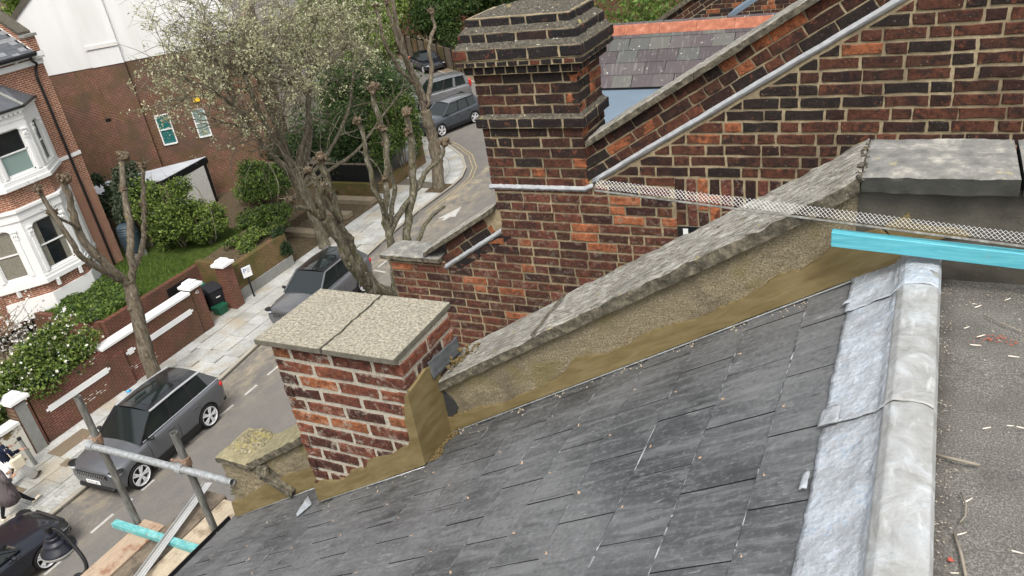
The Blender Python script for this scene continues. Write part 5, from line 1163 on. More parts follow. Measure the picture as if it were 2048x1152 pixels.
def bay_face(A, B, z0, z1, w0, w1, wz0, wz1, round_, blind):
    """white surround with an opening between fractions w0..w1 of the face A-B, sash window set back in it"""
    A, B = Vector((*A, 0)), Vector((*B, 0)); u = (B-A).normalized(); L_ = (B-A).length; n_ = Vector((u.y, -u.x, 0)); zz = Vector((0, 0, 1))
    def bx(b, u0, u1, a, c, n0, n1): b.obox(A+u*((u0+u1)/2)+n_*((n0+n1)/2)+zz*((a+c)/2), u, n_, zz, (u1-u0)/2, (n1-n0)/2, (c-a)/2)
    a, c = w0*L_, w1*L_; b = MB(); bx(b, 0, a, z0, z1, -.09, .03); bx(b, c, L_, z0, z1, -.09, .03); bx(b, a, c, z0, wz0, -.09, .03); bx(b, a, c, wz1, z1, -.09, .03)
    if round_:
        r = min(.25, (c-a)*.45)
        for (cx_, s_) in ((a, 1), (c, -1)):
            P = [(0, 0)]+[(r-r*math.cos(q*math.pi/12), -(r-r*math.sin(q*math.pi/12))) for q in range(7)]
            V = [A+u*(cx_+s_*p[0])+zz*(wz1+p[1])+n_*nn for nn in (-.085, .028) for p in P]; m_ = len(P)
            b.add(V, [tuple(range(m_)), tuple(range(2*m_-1, m_-1, -1))]+[(i, i+m_, (i+1) % m_+m_, (i+1) % m_) for i in range(m_)])
    b.build('surround', MT['white'], bay)
    b = MB(); bx(b, a, c, wz0, wz1, -.075, -.07); b.build('pane', MT['glass'], bay)
    if blind == 'frost': b = MB(); bx(b, a, c, wz0, (wz0+wz1)/2, -.069, -.066); b.build('pane', MT['glass_frost'], bay)
    if blind == 'curtain':
        for (p, q) in ((a, a+(c-a)*.25), (c-(c-a)*.25, c)): b = MB(); bx(b, p, q, wz0, wz1, -.069, -.066); b.build('curtain', MT['curtain'], bay)
    if blind == 'full': b = MB(); bx(b, a, c, wz0, wz1, -.069, -.066); b.build('curtain', MT['curtain'], bay)
    b = MB()
    for (p, q, r_, s_) in ((a, a+.05, wz0, wz1), (c-.05, c, wz0, wz1), (a, c, wz0, wz0+.07), (a, c, wz1-.05, wz1), (a, c, (wz0+wz1)/2-.025, (wz0+wz1)/2+.025)): bx(b, p, q, r_, s_, -.066, -.03)
    b.build('sash', MT['white'], bay)
    for e in (a-.10, c+.10):                                   # carved capitals and slim shafts beside the opening
        if .08 < e < L_-.05:
            b = MB()
            bx(b, e-.085, e+.085, wz1-.42, wz1-.12, .03, .075); bx(b, e-.11, e+.11, wz1-.12, wz1-.07, .03, .10); bx(b, e-.06, e+.06, wz0, wz1-.42, .03, .06)
            for j in range(5): b.blob(A+u*(e-.07+.035*j)+n_*.075+zz*(wz1-.27+.05*(j % 2)), .035, .3, 1)
            tag(b.build('capital', MT['white'], bay), kind='stuff')
P0_, P1_, P2_, P3_ = BPl
for (A, B, fr0, fr1) in ((P0_, P1_, .22, .72), (P1_, P2_, .17, .83), (P2_, P3_, .30, .72)):
    mid = A is P1_
    bay_face(A, B, -7.22, -5.26, fr0, fr1, -7.12, -5.52, True, 'frost' if mid else None)
    bay_face(A, B, -10.88, -8.60, fr0, fr1, -10.78, -8.86, True, 'curtain' if mid else 'full')
for y, x in ((16.5, -29.28), (17.5, -29.28), (18.5, -29.80), (15.3, -30.0)):
    b = MB(); b.box(x-.1, x, y-.06, y+.06, -11.45, -11.18); b.build('bracket', MT['white'], bay)
b = MB(); z = -4.86; A = offp(.18); B = [(FXX-.02, 15.75), (FXX-.01, 16.3), (FXX-.01, 17.7), (FXX-.02, 18.2)]
b.add([(p[0], p[1], z) for p in A]+[(p[0], p[1], -4.12) for p in B], [(0, 1, 5, 4), (1, 2, 6, 5), (2, 3, 7, 6), (3, 0, 4, 7), (0, 3, 2, 1)]); rf = b.build('bay_roof', MT['house_slate'], ho)
for i in (1, 2): b = MB(); b.tube([(A[i][0], A[i][1], z+.03), (B[i][0], B[i][1], -4.08)], .06, 8); b.build('hip_lead', MT['concrete'], rf)
b = MB(); b.tube([(p[0], p[1], z) for p in A], .05, 8); b.build('bay_gutter', MT['black_plastic'], rf)
# eaves, brackets, string course, downpipe
for z0, z1, d in ((-3.80, -3.60, .05), (-3.52, -3.34, .22)):
    b = MB(); b.box(FXX, FXX+d, 2, 20.14, z0, z1); b.build('eaves_band', MT['white'], ho)
for k in range(8): b = MB(); y = 19.05-k*.75; b.prism([(FXX, -3.60), (FXX+.07, -3.60), (FXX+.19, -3.50), (FXX+.19, -3.44), (FXX, -3.44)], y-.05, y+.05); b.build('eaves_bracket', MT['white'], ho)
b = MB(); b.box(FXX+.01, FXX+.20, 19.75, 20.16, -3.60, -3.34); b.build('corner_corbel', MT['white_old'], ho)
b = MB(); b.box(FXX, FXX+.045, 19.05, 20.14, -7.46, -7.32); b.build('string_course', MT['white'], ho)
b = MB(); b.tube([(FXX+.30, 2, -3.38), (FXX+.30, 19.8, -3.36)], .065, 8); b.build('gutter', MT['black_plastic'], ho)
b = MB(); b.tube(smooth_path([(FXX+.28, 19.55, -3.42), (FXX+.26, 19.55, -3.6), (FXX+.22, 19.7, -3.75), (FXX+.10, 19.66, -3.95), (FXX+.08, 19.60, -4.2)], 5)+[Vector((FXX+.08, 19.58, -12.2))], .05, 8); b.build('downpipe', MT['black_plastic'], ho)
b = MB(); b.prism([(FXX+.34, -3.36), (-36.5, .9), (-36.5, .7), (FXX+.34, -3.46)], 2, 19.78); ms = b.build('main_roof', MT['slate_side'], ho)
rs = math.atan2(4.26, 6.44); ur_ = Vector((-math.cos(rs), 0, math.sin(rs))); nr_ = Vector((math.sin(rs), 0, math.cos(rs)))
hm = [MB().box(-.0, .26, -.135, .135, 0, .010).mesh('slate', MT['house_slate']) for _ in range(1)]
MT['house_slate2'] = plain('pale_house_slate', (.20, .205, .215), .5, .4, var=.4, sc=6); hm.append(MB().box(0, .26, -.135, .135, 0, .010).mesh('slate', MT['house_slate2']))
Mh = Matrix(((ur_.x, 0, nr_.x), (0, 1, 0), (ur_.z, 0, nr_.z))).to_4x4()
for r in range(14):
    for i in range(13):
        y = 19.62-i*.275-(r % 2)*.137
        M = Matrix.Translation(Vector((FXX+.34, y, -3.355))+ur_*(r*.225)+nr_*.012) @ Mh @ Matrix.Rotation(.03, 4, 'Y'); ob('slate', hm[1 if R_.random() < .22 else 0], ms, M)
pp = MB(); pp.prism([(FXX+.02, -3.4), (FXX+.02, -2.80), (-30.62, -2.78), (-37, 1.45), (-37, .3)], 19.80, 20.20); pa = pp.build('party_parapet', MT['bt_house'], ho)
b = MB(); b.box(-30.68, FXX+.10, 19.74, 20.26, -2.80, -2.70); b.build('kneeler', MT['concrete'], pa)
b = MB(); b.prism([(-30.60, -2.72), (-37, 1.52), (-37, 1.64), (-30.60, -2.60)], 19.76, 20.24); b.build('coping', MT['ledge'], pa)
b = MB(); b.tube([(FXX+.2, 19.76, -3.28), (-36, 19.76, .56)], .03, 6); b.build('flashing', MT['white_old'], pa)
sd = thing('satellite_dish', 'grey satellite dish on the roof at the top left corner', 'satellite dish', (-36, 22, -2)); b = MB(); b.lathe([(.04, 0), (.2, .04), (.33, .12), (.34, .13), (.2, .06), (.04, .02)], (0, 0, 0), 16)
Md = Matrix.Translation((-39.2, 23.1, -2.05)) @ Matrix.Rotation(rad(70), 4, 'Y'); b.v = [tuple(Md @ Vector(v)) for v in b.v]; b.build('dish', MT['concrete'], sd, True); b = MB(); b.tube([(-39.3, 23.1, -2.05), (-39.5, 23.1, -2.6)], .03, 6); b.build('mast', MT['concrete'], sd)

# ================================================================== big gable house behind
gb_ = thing('gable_house', 'tall red brick gable end with its upper half painted white', 'house', (-36.7, 26.8, GZ))
gu, gn, g0 = Vector((.766, .643, 0)), Vector((.643, -.766, 0)), Vector((-36.7, 26.8, 0))
def gp(t, z, n_=0): q = g0+gu*t+gn*n_; return (q.x, q.y, z)
def gprism(poly, n0, n1, name, mat, parent):
    b = MB(); k = len(poly); b.add([gp(t, z, n0) for t, z in poly]+[gp(t, z, n1) for t, z in poly], [tuple(range(k)), tuple(range(2*k-1, k-1, -1))]+[(i, i+k, (i+1) % k+k, (i+1) % k) for i in range(k)]); return b.build(name, mat, parent)
BZ_ = -5.45; wins = ((1.90, 2.50, -9.82, -8.35), (3.72, 4.26, -9.80, -8.42))
gprism([(-12, GZ), (7.2, GZ), (7.2, BZ_), (-12, BZ_)], -.3, 0, 'brick_wall', MT['bt_gable'], gb_)
gprism([(-12, BZ_), (7.2, BZ_), (7.2, -4.2), (2.2, 1.2), (-3.4, -3.25), (-12, -3.25)], -.3, .03, 'white_wall', MT['gable_white'], gb_)
gprism([(-.05, GZ), (1.42, GZ), (1.42, BZ_), (-.05, BZ_)], 0, .20, 'chimney_breast', MT['bt_gable'], gb_)
gprism([(-.05, BZ_), (1.42, BZ_), (1.42, 1.5), (-.05, .5)], .0, .235, 'chimney_breast', MT['gable_white'], gb_)
gprism([(-.10, -4.60), (1.46, -4.60), (1.46, -4.42), (-.10, -4.42)], .2, .29, 'weathering_ledge', MT['white_old'], gb_)
gprism([(-3.6, -3.42), (-3.4, -3.05), (2.2, 1.5), (2.2, 1.1), (-3.3, -3.25)], -.35, .10, 'gable_coping', MT['ledge'], gb_)
gprism([(7.2, GZ), (7.6, GZ), (7.6, -4.5), (7.2, -4.5)], -9, -.02, 'side_wall', MT['bt_gable'], gb_)
for i, (a, c, z0, z1) in enumerate(wins):
    w = gprism([(a, z0), (c, z0), (c, z1), (a, z1)], .0, .012, 'window', MT['glass_teal'] if i == 0 else MT['glass_frost'], gb_)
    fm = MB()
    for (p, q, r_, s_) in ((a-.06, a, z0-.06, z1+.05), (c, c+.06, z0-.06, z1+.05), (a, c, z1, z1+.05), (a, c, z0-.08, z0), (a, c, (z0+z1)/2-.03, (z0+z1)/2+.03)):
        V = [gp(p, r_, 0), gp(q, r_, 0), gp(q, s_, 0), gp(p, s_, 0), gp(p, r_, .05), gp(q, r_, .05), gp(q, s_, .05), gp(p, s_, .05)]; fm.add(V, [(0, 3, 2, 1), (4, 5, 6, 7), (0, 1, 5, 4), (1, 2, 6, 5), (2, 3, 7, 6), (3, 0, 4, 7)])
    fm.build('window_frame', MT['white'], w)
gprism([(3.95, -8.02), (4.27, -8.02), (4.27, -7.70), (3.95, -7.70)], 0, .09, 'alarm_box', plain('yellow_alarm', (.75, .48, .03), .5, .3), gb_)
gprism([(-.46, -8.14), (-.20, -8.14), (-.18, -7.98), (-.42, -7.98)], 0, .012, 'air_brick', MT['black_paint'], gb_)
# garage
ga = thing('garage', 'flat roofed garage with pale felt roof and white roller door', 'garage', (-34, 26, -13.2))
b = MB(); b.prism([(-33.02, 28.30), (-32.72, 25.2), (-34.0, 23.2), (-37.2, 23.5)], -13.3, -10.95, 'z'); b.build('wall', MT['render_old'], ga)
b = MB(); b.prism([(-33.0, 28.42), (-32.62, 25.1), (-33.9, 23.0), (-37.3, 23.4)], -10.95, -10.62, 'z'); b.build('fascia', MT['black_paint'], ga)
b = MB(); b.prism([(-33.02, 28.40), (-32.64, 25.1), (-33.9, 23.02), (-37.28, 23.42)], -10.62, -10.60, 'z'); b.build('felt_roof', MT['roof_felt_pale'], ga)
gd = (Vector((-33.02, 28.30, 0))-Vector((-32.72, 25.2, 0))); gdl = gd.length; gd.normalize(); gnn = Vector((gd.y, -gd.x, 0))
for i in range(22):
    z = -13.1+i*.098; b = MB(); b.obox(Vector((-32.72, 25.2, z+.045))+gd*(gdl*.5)+gnn*.03, gd, gnn, (0, 0, 1), gdl*.40, .012, .044); b.build('door_slat', MT['white_old'], ga)
for s_ in (.055, .945): b = MB(); b.obox(Vector((-32.72, 25.2, -12.1))+gd*(gdl*s_)+gnn*.02, gd, gnn, (0, 0, 1), .13 if s_ < .5 else .07, .03, 1.2); b.build('door_post', MT['black_paint'] if s_ > .5 else MT['render_old'], ga)
wb = thing('water_butt', 'ribbed dark blue plastic water butt beside the house corner', 'water butt', (-30.1, 20.5, LZ)); pr = [(.33, 0)]
for i in range(12): pr += [(.37+.05*math.sin(i/11*3.1), .06+i*.1), (.395+.05*math.sin(i/11*3.1), .10+i*.1)]
pr += [(.30, 1.30), (.10, 1.36)]
b = MB(); b.lathe(pr, (-29.9, 20.45, LZ+.25), 24); b.build('barrel', MT['butt'], wb, True, sharp=60); b = MB(); b.box(-30.2, -29.6, 20.15, 20.75, LZ, LZ+.25); b.build('stand', MT['concrete'], wb)

# ================================================================== trees
LIMBS = {}
LIMBS['A'] = dict(trunk=[(-22.2, 14.03, -13.42), (-22.2, 14.23, -11.86), (-22.2, 14.48, -10.3), (-22.2, 14.54, -9.61)], l1=[(-22.2, 14.5, -9.75), (-22.3, 14.12, -8.83), (-22.4, 13.89, -8.18), (-22.5, 13.85, -7.68), (-22.5, 13.93, -6.92), (-22.4, 13.97, -6.38), (-22.4, 14.0, -5.98)], l2=[(-22.2, 14.3, -9.5), (-21.9, 13.44, -8.43), (-21.8, 13.14, -7.89), (-21.8, 12.99, -7.06), (-21.9, 12.95, -6.2), (-21.9, 12.89, -5.85)], l3=[(-22.4, 13.83, -7.51), (-22.2, 13.35, -7.0), (-22.2, 13.17, -6.68)], l4=[(-22.2, 14.55, -9.89), (-22.1, 14.78, -9.37), (-22.0, 14.91, -8.67), (-22.0, 15.23, -7.97), (-22.1, 15.43, -7.19), (-22.1, 15.72, -6.39), (-22.1, 15.99, -6.0)], l5=[(-22.2, 14.7, -9.5), (-22.3, 15.36, -9.13), (-22.4, 15.87, -8.56), (-22.4, 16.13, -7.98), (-22.4, 16.42, -7.25), (-22.4, 16.71, -6.61)])
LIMBS['B'] = dict(trunk=[(-23.3, 24.74, -13.55), (-23.3, 24.7, -12.8), (-23.3, 24.45, -10.97), (-23.3, 24.18, -9.93), (-23.3, 24.07, -9.43)], l1=[(-23.3, 24.07, -9.43), (-23.2, 23.74, -8.55), (-23.0, 23.28, -7.97), (-22.9, 23.01, -7.43), (-22.8, 22.71, -6.57), (-22.8, 22.59, -5.76), (-22.8, 22.57, -5.19)], l2=[(-23.3, 24.21, -9.7), (-23.5, 24.29, -8.75), (-23.8, 24.38, -7.92), (-24.0, 24.52, -6.72), (-24.0, 24.69, -5.95)], l3=[(-23.3, 24.3, -9.89), (-23.2, 24.77, -8.92), (-22.9, 25.26, -8.0), (-22.8, 25.6, -7.03), (-22.8, 25.64, -6.31)], l4=[(-23.3, 24.33, -10.19), (-23.4, 25.31, -9.33), (-23.6, 26.14, -8.5), (-23.7, 26.48, -7.51), (-23.8, 27.2, -6.63), (-23.8, 27.84, -5.94)], l5=[(-23.3, 24.36, -10.14), (-23.12, 23.07, -8.56), (-22.95, 22.29, -7.19), (-22.78, 21.59, -6.15), (-22.6, 20.73, -5.34)], l6=[(-23.3, 24.4, -10.29), (-23.48, 26.23, -9.94), (-23.65, 27.82, -9.33), (-23.82, 29.3, -8.47), (-24.0, 30.24, -7.44)], l7=[(-23.3, 24.15, -9.68), (-23.37, 24.15, -8.53), (-23.45, 23.94, -7.19), (-23.53, 23.88, -6.12), (-23.6, 23.93, -5.05)], l8=[(-23.3, 24.48, -10.48), (-23.2, 26.06, -10.34), (-23.1, 28.28, -10.16), (-23.0, 30.07, -9.44), (-22.9, 31.69, -8.84)], l9=[(-23.3, 24.3, -9.96), (-23.23, 25.21, -8.85), (-23.15, 25.7, -7.71), (-23.07, 26.3, -6.61), (-23.0, 26.57, -5.43)])
LIMBS['C'] = dict(s1=[(-10.8, 14.9, -13.45), (-11.0, 14.83, -12.35), (-11.0, 13.84, -9.52), (-11.0, 13.42, -8.48), (-11.0, 12.82, -7.92), (-11.0, 12.47, -7.35), (-11.0, 12.27, -6.89), (-11.0, 12.16, -6.32), (-11.0, 11.84, -5.75)], s2=[(-11.0, 13.48, -8.67), (-11.1, 12.96, -7.87), (-11.1, 12.71, -7.24), (-11.15, 12.58, -6.61), (-11.1, 12.42, -6.22), (-11.1, 12.41, -5.54), (-11.1, 12.36, -5.03), (-11.1, 12.35, -4.63)], l1=[(-11.0, 11.84, -5.75), (-10.9, 11.81, -5.29), (-10.9, 11.79, -4.91), (-10.9, 11.7, -4.65)], l3=[(-11.0, 12.34, -6.01), (-11.0, 12.24, -5.87), (-11.0, 12.12, -5.52), (-11.0, 12.05, -5.12)], l4=[(-11.0, 11.84, -5.75), (-11.0, 11.48, -5.4), (-11.0, 11.13, -5.17), (-11.0, 11.09, -5.02)])
LIMBS['D'] = dict(s1=[(-12.0, 14.7, -13.45), (-12.0, 14.75, -11.96), (-12.0, 14.83, -9.76), (-12.0, 14.87, -9.28), (-12.0, 15.01, -8.37), (-12.0, 15.11, -7.7), (-12.0, 15.18, -7.17), (-12.0, 15.41, -6.59), (-12.0, 15.67, -5.95), (-12.0, 15.86, -5.3), (-12.0, 15.76, -4.74), (-12.0, 15.84, -4.11)], l2=[(-12.0, 15.17, -7.31), (-11.9, 15.02, -6.9), (-11.9, 14.86, -6.39), (-11.9, 14.85, -5.71), (-11.9, 14.85, -5.13), (-11.9, 14.84, -4.61)], l5=[(-12.0, 15.14, -7.5), (-12.2, 16.04, -6.8), (-12.2, 16.04, -5.94), (-12.2, 16.08, -5.55)], diag=[(-12.0, 15.15, -7.7), (-12.1, 15.9, -7.42), (-12.1, 16.81, -7.18), (-12.1, 17.51, -6.86), (-12.1, 18.31, -6.81), (-12.1, 18.67, -6.45)])
LIMBS['D2'] = dict(s1=[(-12.1, 16.1, -13.45), (-12.1, 15.93, -10.72), (-12.1, 15.83, -8.78), (-12.1, 16.01, -8.12), (-12.1, 16.5, -7.32), (-12.1, 16.7, -7.11), (-12.1, 16.9, -6.41), (-12.1, 17.09, -5.71), (-12.1, 17.11, -5.08)], moss=[(-12.1, 15.83, -8.9), (-12.1, 16.39, -8.46), (-12.1, 17.16, -8.15), (-12.1, 17.96, -8.14)])
LIMBS['E'] = dict(trunk=[(-21.5, 31.81, -13.5), (-21.5, 32.07, -12.27), (-21.5, 32.19, -11.15), (-21.5, 32.02, -10.07), (-21.5, 31.98, -9.44)], l1=[(-21.5, 31.96, -9.49), (-21.5, 31.82, -8.86), (-21.4, 31.55, -8.26), (-21.3, 31.19, -7.25), (-21.3, 30.68, -6.13), (-21.3, 30.49, -4.95), (-21.3, 30.4, -4.17)], l2=[(-21.5, 32.1, -9.11), (-21.6, 31.97, -8.11), (-21.7, 31.63, -7.36), (-21.7, 31.47, -5.95), (-21.7, 31.43, -4.56), (-21.7, 31.58, -3.65)], l3=[(-21.5, 32.1, -9.36), (-21.5, 32.59, -8.82), (-21.5, 33.27, -7.79), (-21.5, 33.29, -7.0), (-21.5, 33.84, -6.3), (-21.5, 34.2, -5.98), (-21.5, 34.13, -5.27)], l4=[(-21.5, 31.4, -7.95), (-21.5, 30.62, -7.17), (-21.5, 30.35, -6.65), (-21.5, 29.9, -5.84), (-21.5, 29.87, -4.82), (-21.5, 29.85, -4.17)])
def tree_of(key, label, rad_, bark_, base, kn, burr, group='pollarded street trees'):
    L_ = LIMBS[key]; return pollard('pollard_tree', label, list(L_.values()), [rad_[k] for k in L_], MT[bark_], base, kn, burr, group)
def tips(key, names, r): return [(LIMBS[key][n_][-1], r) for n_ in names]
ta = tree_of('A', 'bare pollarded street tree with upright knobbly limbs in front of the bay house', dict(trunk=(.25, .18), l1=(.135, .09), l2=(.10, .06), l3=(.05, .04), l4=(.13, .085), l5=(.09, .065)), 'bark', (-22.2, 14.03, PZ), tips('A', ('l1', 'l4'), .20)+tips('A', ('l2', 'l3', 'l5'), .14)+[((-22.1, 15.50, -6.9), .13), ((-22.4, 16.2, -7.7), .11)], .22)
tc_ = tree_of('C', 'mossy leaning pollard with two stems right behind the brick pier', dict(s1=(.20, .11), s2=(.15, .065), l1=(.075, .06), l3=(.06, .045), l4=(.05, .035)), 'bark_moss', (-10.8, 14.9, PZ), tips('C', ('s2',), .15)+tips('C', ('l1', 'l3', 'l4'), .09)+[((-11.1, 12.35, -5.4), .09)], .75)
td = tree_of('D', 'slender lichened pollard beside the neighbour kneeler stone with a diagonal branch', dict(s1=(.125, .06), l2=(.075, .05), l5=(.07, .045), diag=(.085, .05)), 'bark_moss', (-12, 14.7, PZ), tips('D', ('s1', 'diag'), .16)+tips('D', ('l2', 'l5'), .11)+[((-12, 15.8, -5.1), .12), ((-12, 15.45, -6.3), .10)], .6)
td2 = tree_of('D2', 'mossy pollard stem with a short green stub, right of the slender pollard', dict(s1=(.13, .08), moss=(.08, .04)), 'bark_moss', (-12.1, 16.1, PZ), tips('D2', ('s1',), .16)+tips('D2', ('moss',), .06)+[((-12.1, 17.0, -5.6), .12)], .8)
te = tree_of('E', 'tall pollarded tree with many bare limbs on the corner pavement', dict(trunk=(.32, .25), l1=(.15, .08), l2=(.15, .08), l3=(.13, .07), l4=(.10, .06)), 'bark', (-21.5, 31.8, PZ), tips('E', ('l1', 'l2', 'l3', 'l4'), .16), .12)
tb = tree_of('B', 'large tree with pale spring leaves spreading over the earth yard', dict(trunk=(.26, .20), l1=(.15, .075), l2=(.11, .065), l3=(.12, .065), l4=(.12, .065), l5=(.10, .05), l6=(.10, .05), l7=(.10, .05), l8=(.09, .04), l9=(.10, .05)), 'bark_pale', (-23.3, 24.7, PZ), (), .10, None)
def shoots(t, tipsl, n, ln, seed):
    q = random.Random(seed); b = MB()
    for (p, r) in tipsl:
        for _ in range(n):
            d = Vector((q.gauss(0, .8), q.gauss(0, .8), q.uniform(.0, 1))).normalized(); P = Vector(p)+d*r*.7; pts = [P.copy()]
            for i in range(3): d = (d+Vector((q.gauss(0, .2), q.gauss(0, .2), q.gauss(.1, .15)))).normalized(); P = P+d*ln*q.uniform(.4, 1)/3; pts.append(P.copy())
            b.tube(pts, [.011, .008, .006, .003], 4, False)
    tag(b.build('shoots', MT['bark_pale'], t), kind='stuff')
shoots(ta, tips('A', ('l1', 'l2', 'l3', 'l4', 'l5'), .2), 9, .30, 1); shoots(tc_, tips('C', ('s2', 'l1', 'l3', 'l4'), .1), 8, .22, 2); shoots(td, tips('D', ('s1', 'diag', 'l2', 'l5'), .13), 8, .26, 3); shoots(te, tips('E', ('l1', 'l2', 'l3', 'l4'), .16), 10, .5, 4)
# twigs and pale leaves of the big tree
RB = random.Random(77); twb = MB(); ends = []
CB, CR = Vector((-23.6, 25.9, -4.6)), Vector((3.6, 7.2, 4.6))
def inside(p): d = p-CB; return (d.x/CR.x)**2+(d.y/CR.y)**2+(d.z/CR.z)**2 < 1
def grow(p, d, r, ln, lv):
    pts = [p.copy()]; q = p.copy(); n_ = 6
    for i in range(n_):
        d = (d+Vector((RB.gauss(0, .20), RB.gauss(0, .24), RB.gauss(.03, .20)-(.10 if lv > 1 else 0)))).normalized(); q = q+d*(ln/n_); pts.append(q.copy())
    twb.tube(pts, [r*(1-.12*i) for i in range(n_+1)], 5 if r > .03 else 4, False); ends.extend(pts[2:])
    if lv < 3:
        for _ in range((6, 4, 3)[lv]):
            i = RB.randint(2, n_); dd = (d+Vector((RB.gauss(0, .8), RB.gauss(0, .95), RB.gauss(.12, .6)))).normalized(); s0 = pts[i]
            if inside(s0+dd*ln*.4): grow(s0, dd, r*.56, ln*RB.uniform(.55, .9), lv+1)
for nm in ('l1', 'l2', 'l3', 'l4', 'l5', 'l6', 'l7', 'l8', 'l9'):
    P = LIMBS['B'][nm]
    for i in range(2, len(P)):
        for _ in range(1 if i < len(P)-1 else 4):
            d = (Vector(P[i])-CB)*Vector((.3, .18, .1))+Vector((RB.gauss(0, .5), RB.gauss(0, .8), RB.uniform(.1, .9))); grow(Vector(P[i]), d.normalized(), .042, RB.uniform(1.8, 3.2), 0)
twb.build('branches', MT['bark_pale'], tb)
ends = [e for e in ends if e.z > -7.3+RB.gauss(0, .7)]; tufts = RB.sample(ends, min(len(ends), 2600))
lb = MB(); leaves(lb, 25000, .098, lambda: RB.choice(tufts)+Vector((RB.gauss(0, .085), RB.gauss(0, .085), RB.gauss(0, .085))), 0, .45, RB); lb.build('crown', MT['leaf_pale'], tb)
hb = MB(); RH = random.Random(4)
for _ in range(26):                                            # thin hanging shoots under the crown
    p = Vector((-23.3+RH.gauss(0, .9), 24.6+RH.gauss(0, 2.2), -8.3+RH.uniform(-.6, .9))); pts = [p.copy()]; d = Vector((RH.gauss(0, .4), RH.gauss(0, .5), .1))
    for i in range(7): d = (d+Vector((RH.gauss(0, .15), RH.gauss(0, .15), -.28))).normalized(); p = p+d*.32; pts.append(p.copy())
    hb.tube(pts, [.02-.002*i for i in range(8)], 4, False)
tag(hb.build('hanging_shoots', MT['bark_pale'], tb), kind='stuff')

# ------------------------------------------------------------------ bushes, hedges, ivy
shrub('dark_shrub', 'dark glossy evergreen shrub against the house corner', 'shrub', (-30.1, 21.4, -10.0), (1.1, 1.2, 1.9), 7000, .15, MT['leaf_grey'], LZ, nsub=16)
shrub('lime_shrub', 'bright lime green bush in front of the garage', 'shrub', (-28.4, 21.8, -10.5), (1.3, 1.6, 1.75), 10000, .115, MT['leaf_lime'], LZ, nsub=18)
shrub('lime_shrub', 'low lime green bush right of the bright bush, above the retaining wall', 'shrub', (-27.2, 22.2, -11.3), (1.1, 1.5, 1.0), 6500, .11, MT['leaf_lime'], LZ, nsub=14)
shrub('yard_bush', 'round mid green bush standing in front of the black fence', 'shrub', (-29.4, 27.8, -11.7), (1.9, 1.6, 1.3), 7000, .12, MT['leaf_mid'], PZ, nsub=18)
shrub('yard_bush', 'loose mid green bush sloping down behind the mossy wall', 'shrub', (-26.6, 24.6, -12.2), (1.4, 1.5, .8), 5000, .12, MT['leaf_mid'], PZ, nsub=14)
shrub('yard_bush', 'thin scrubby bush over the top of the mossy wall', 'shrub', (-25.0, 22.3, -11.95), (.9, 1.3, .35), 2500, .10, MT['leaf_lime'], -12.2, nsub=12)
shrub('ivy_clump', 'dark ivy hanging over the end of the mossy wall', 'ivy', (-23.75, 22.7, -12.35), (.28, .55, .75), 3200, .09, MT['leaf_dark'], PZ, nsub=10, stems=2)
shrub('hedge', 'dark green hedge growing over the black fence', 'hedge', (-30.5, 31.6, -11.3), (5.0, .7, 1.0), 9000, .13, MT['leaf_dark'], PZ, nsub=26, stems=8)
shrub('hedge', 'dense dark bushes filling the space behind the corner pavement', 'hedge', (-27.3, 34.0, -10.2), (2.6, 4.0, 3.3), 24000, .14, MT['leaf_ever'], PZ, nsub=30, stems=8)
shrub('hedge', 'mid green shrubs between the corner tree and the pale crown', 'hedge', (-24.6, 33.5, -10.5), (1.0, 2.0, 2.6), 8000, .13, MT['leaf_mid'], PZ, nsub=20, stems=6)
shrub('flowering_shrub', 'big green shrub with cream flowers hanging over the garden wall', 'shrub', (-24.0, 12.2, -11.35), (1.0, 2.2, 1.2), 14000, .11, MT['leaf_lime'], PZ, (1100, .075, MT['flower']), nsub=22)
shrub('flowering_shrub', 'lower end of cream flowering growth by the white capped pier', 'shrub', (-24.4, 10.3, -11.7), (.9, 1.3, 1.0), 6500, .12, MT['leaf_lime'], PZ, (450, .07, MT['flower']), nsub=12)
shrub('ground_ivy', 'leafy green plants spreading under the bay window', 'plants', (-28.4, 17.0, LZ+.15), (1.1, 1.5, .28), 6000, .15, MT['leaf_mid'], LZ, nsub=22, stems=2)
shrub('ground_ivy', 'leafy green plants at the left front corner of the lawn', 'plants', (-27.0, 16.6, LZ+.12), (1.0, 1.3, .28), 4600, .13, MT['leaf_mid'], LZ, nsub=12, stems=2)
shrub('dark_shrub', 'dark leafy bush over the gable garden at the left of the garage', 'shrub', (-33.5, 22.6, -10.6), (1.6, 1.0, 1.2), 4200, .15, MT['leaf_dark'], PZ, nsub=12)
bt = thing('blossom_tree', 'young tree covered in white blossom in the front garden', 'tree', (-26.9, 13.6, PZ)); b = MB(); be = []
b.tube([(-26.9, 13.6, PZ), (-26.9, 13.55, -12.3)], [.06, .05], 7)
RT = random.Random(9)
for _ in range(16):
    p = Vector((-26.9, 13.55, -12.35)); d = Vector((RT.gauss(0, .5), RT.gauss(0, .75), RT.uniform(.4, 1))).normalized(); pts = [p.copy()]
    for i in range(6): d = (d+Vector((RT.gauss(0, .14), RT.gauss(0, .14), RT.gauss(.02, .12)))).normalized(); p = p+d*RT.uniform(.22, .36); pts.append(p.copy())
    b.tube(pts, [.028-.0038*i for i in range(7)], 5, False); be += pts[2:]
b.build('trunk', MT['bark'], bt); b = MB(); leaves(b, 480, .085, lambda: RT.choice(be)+Vector((RT.gauss(0, .10), RT.gauss(0, .10), RT.gauss(0, .10))), 0, .9, RT); b.build('blossom', MT['flower_white'], bt)
b = MB(); leaves(b, 350, .08, lambda: RT.choice(be)+Vector((RT.gauss(0, .1), RT.gauss(0, .1), RT.gauss(0, .1))), 0, .5, RT); b.build('foliage', MT['leaf_lime'], bt)
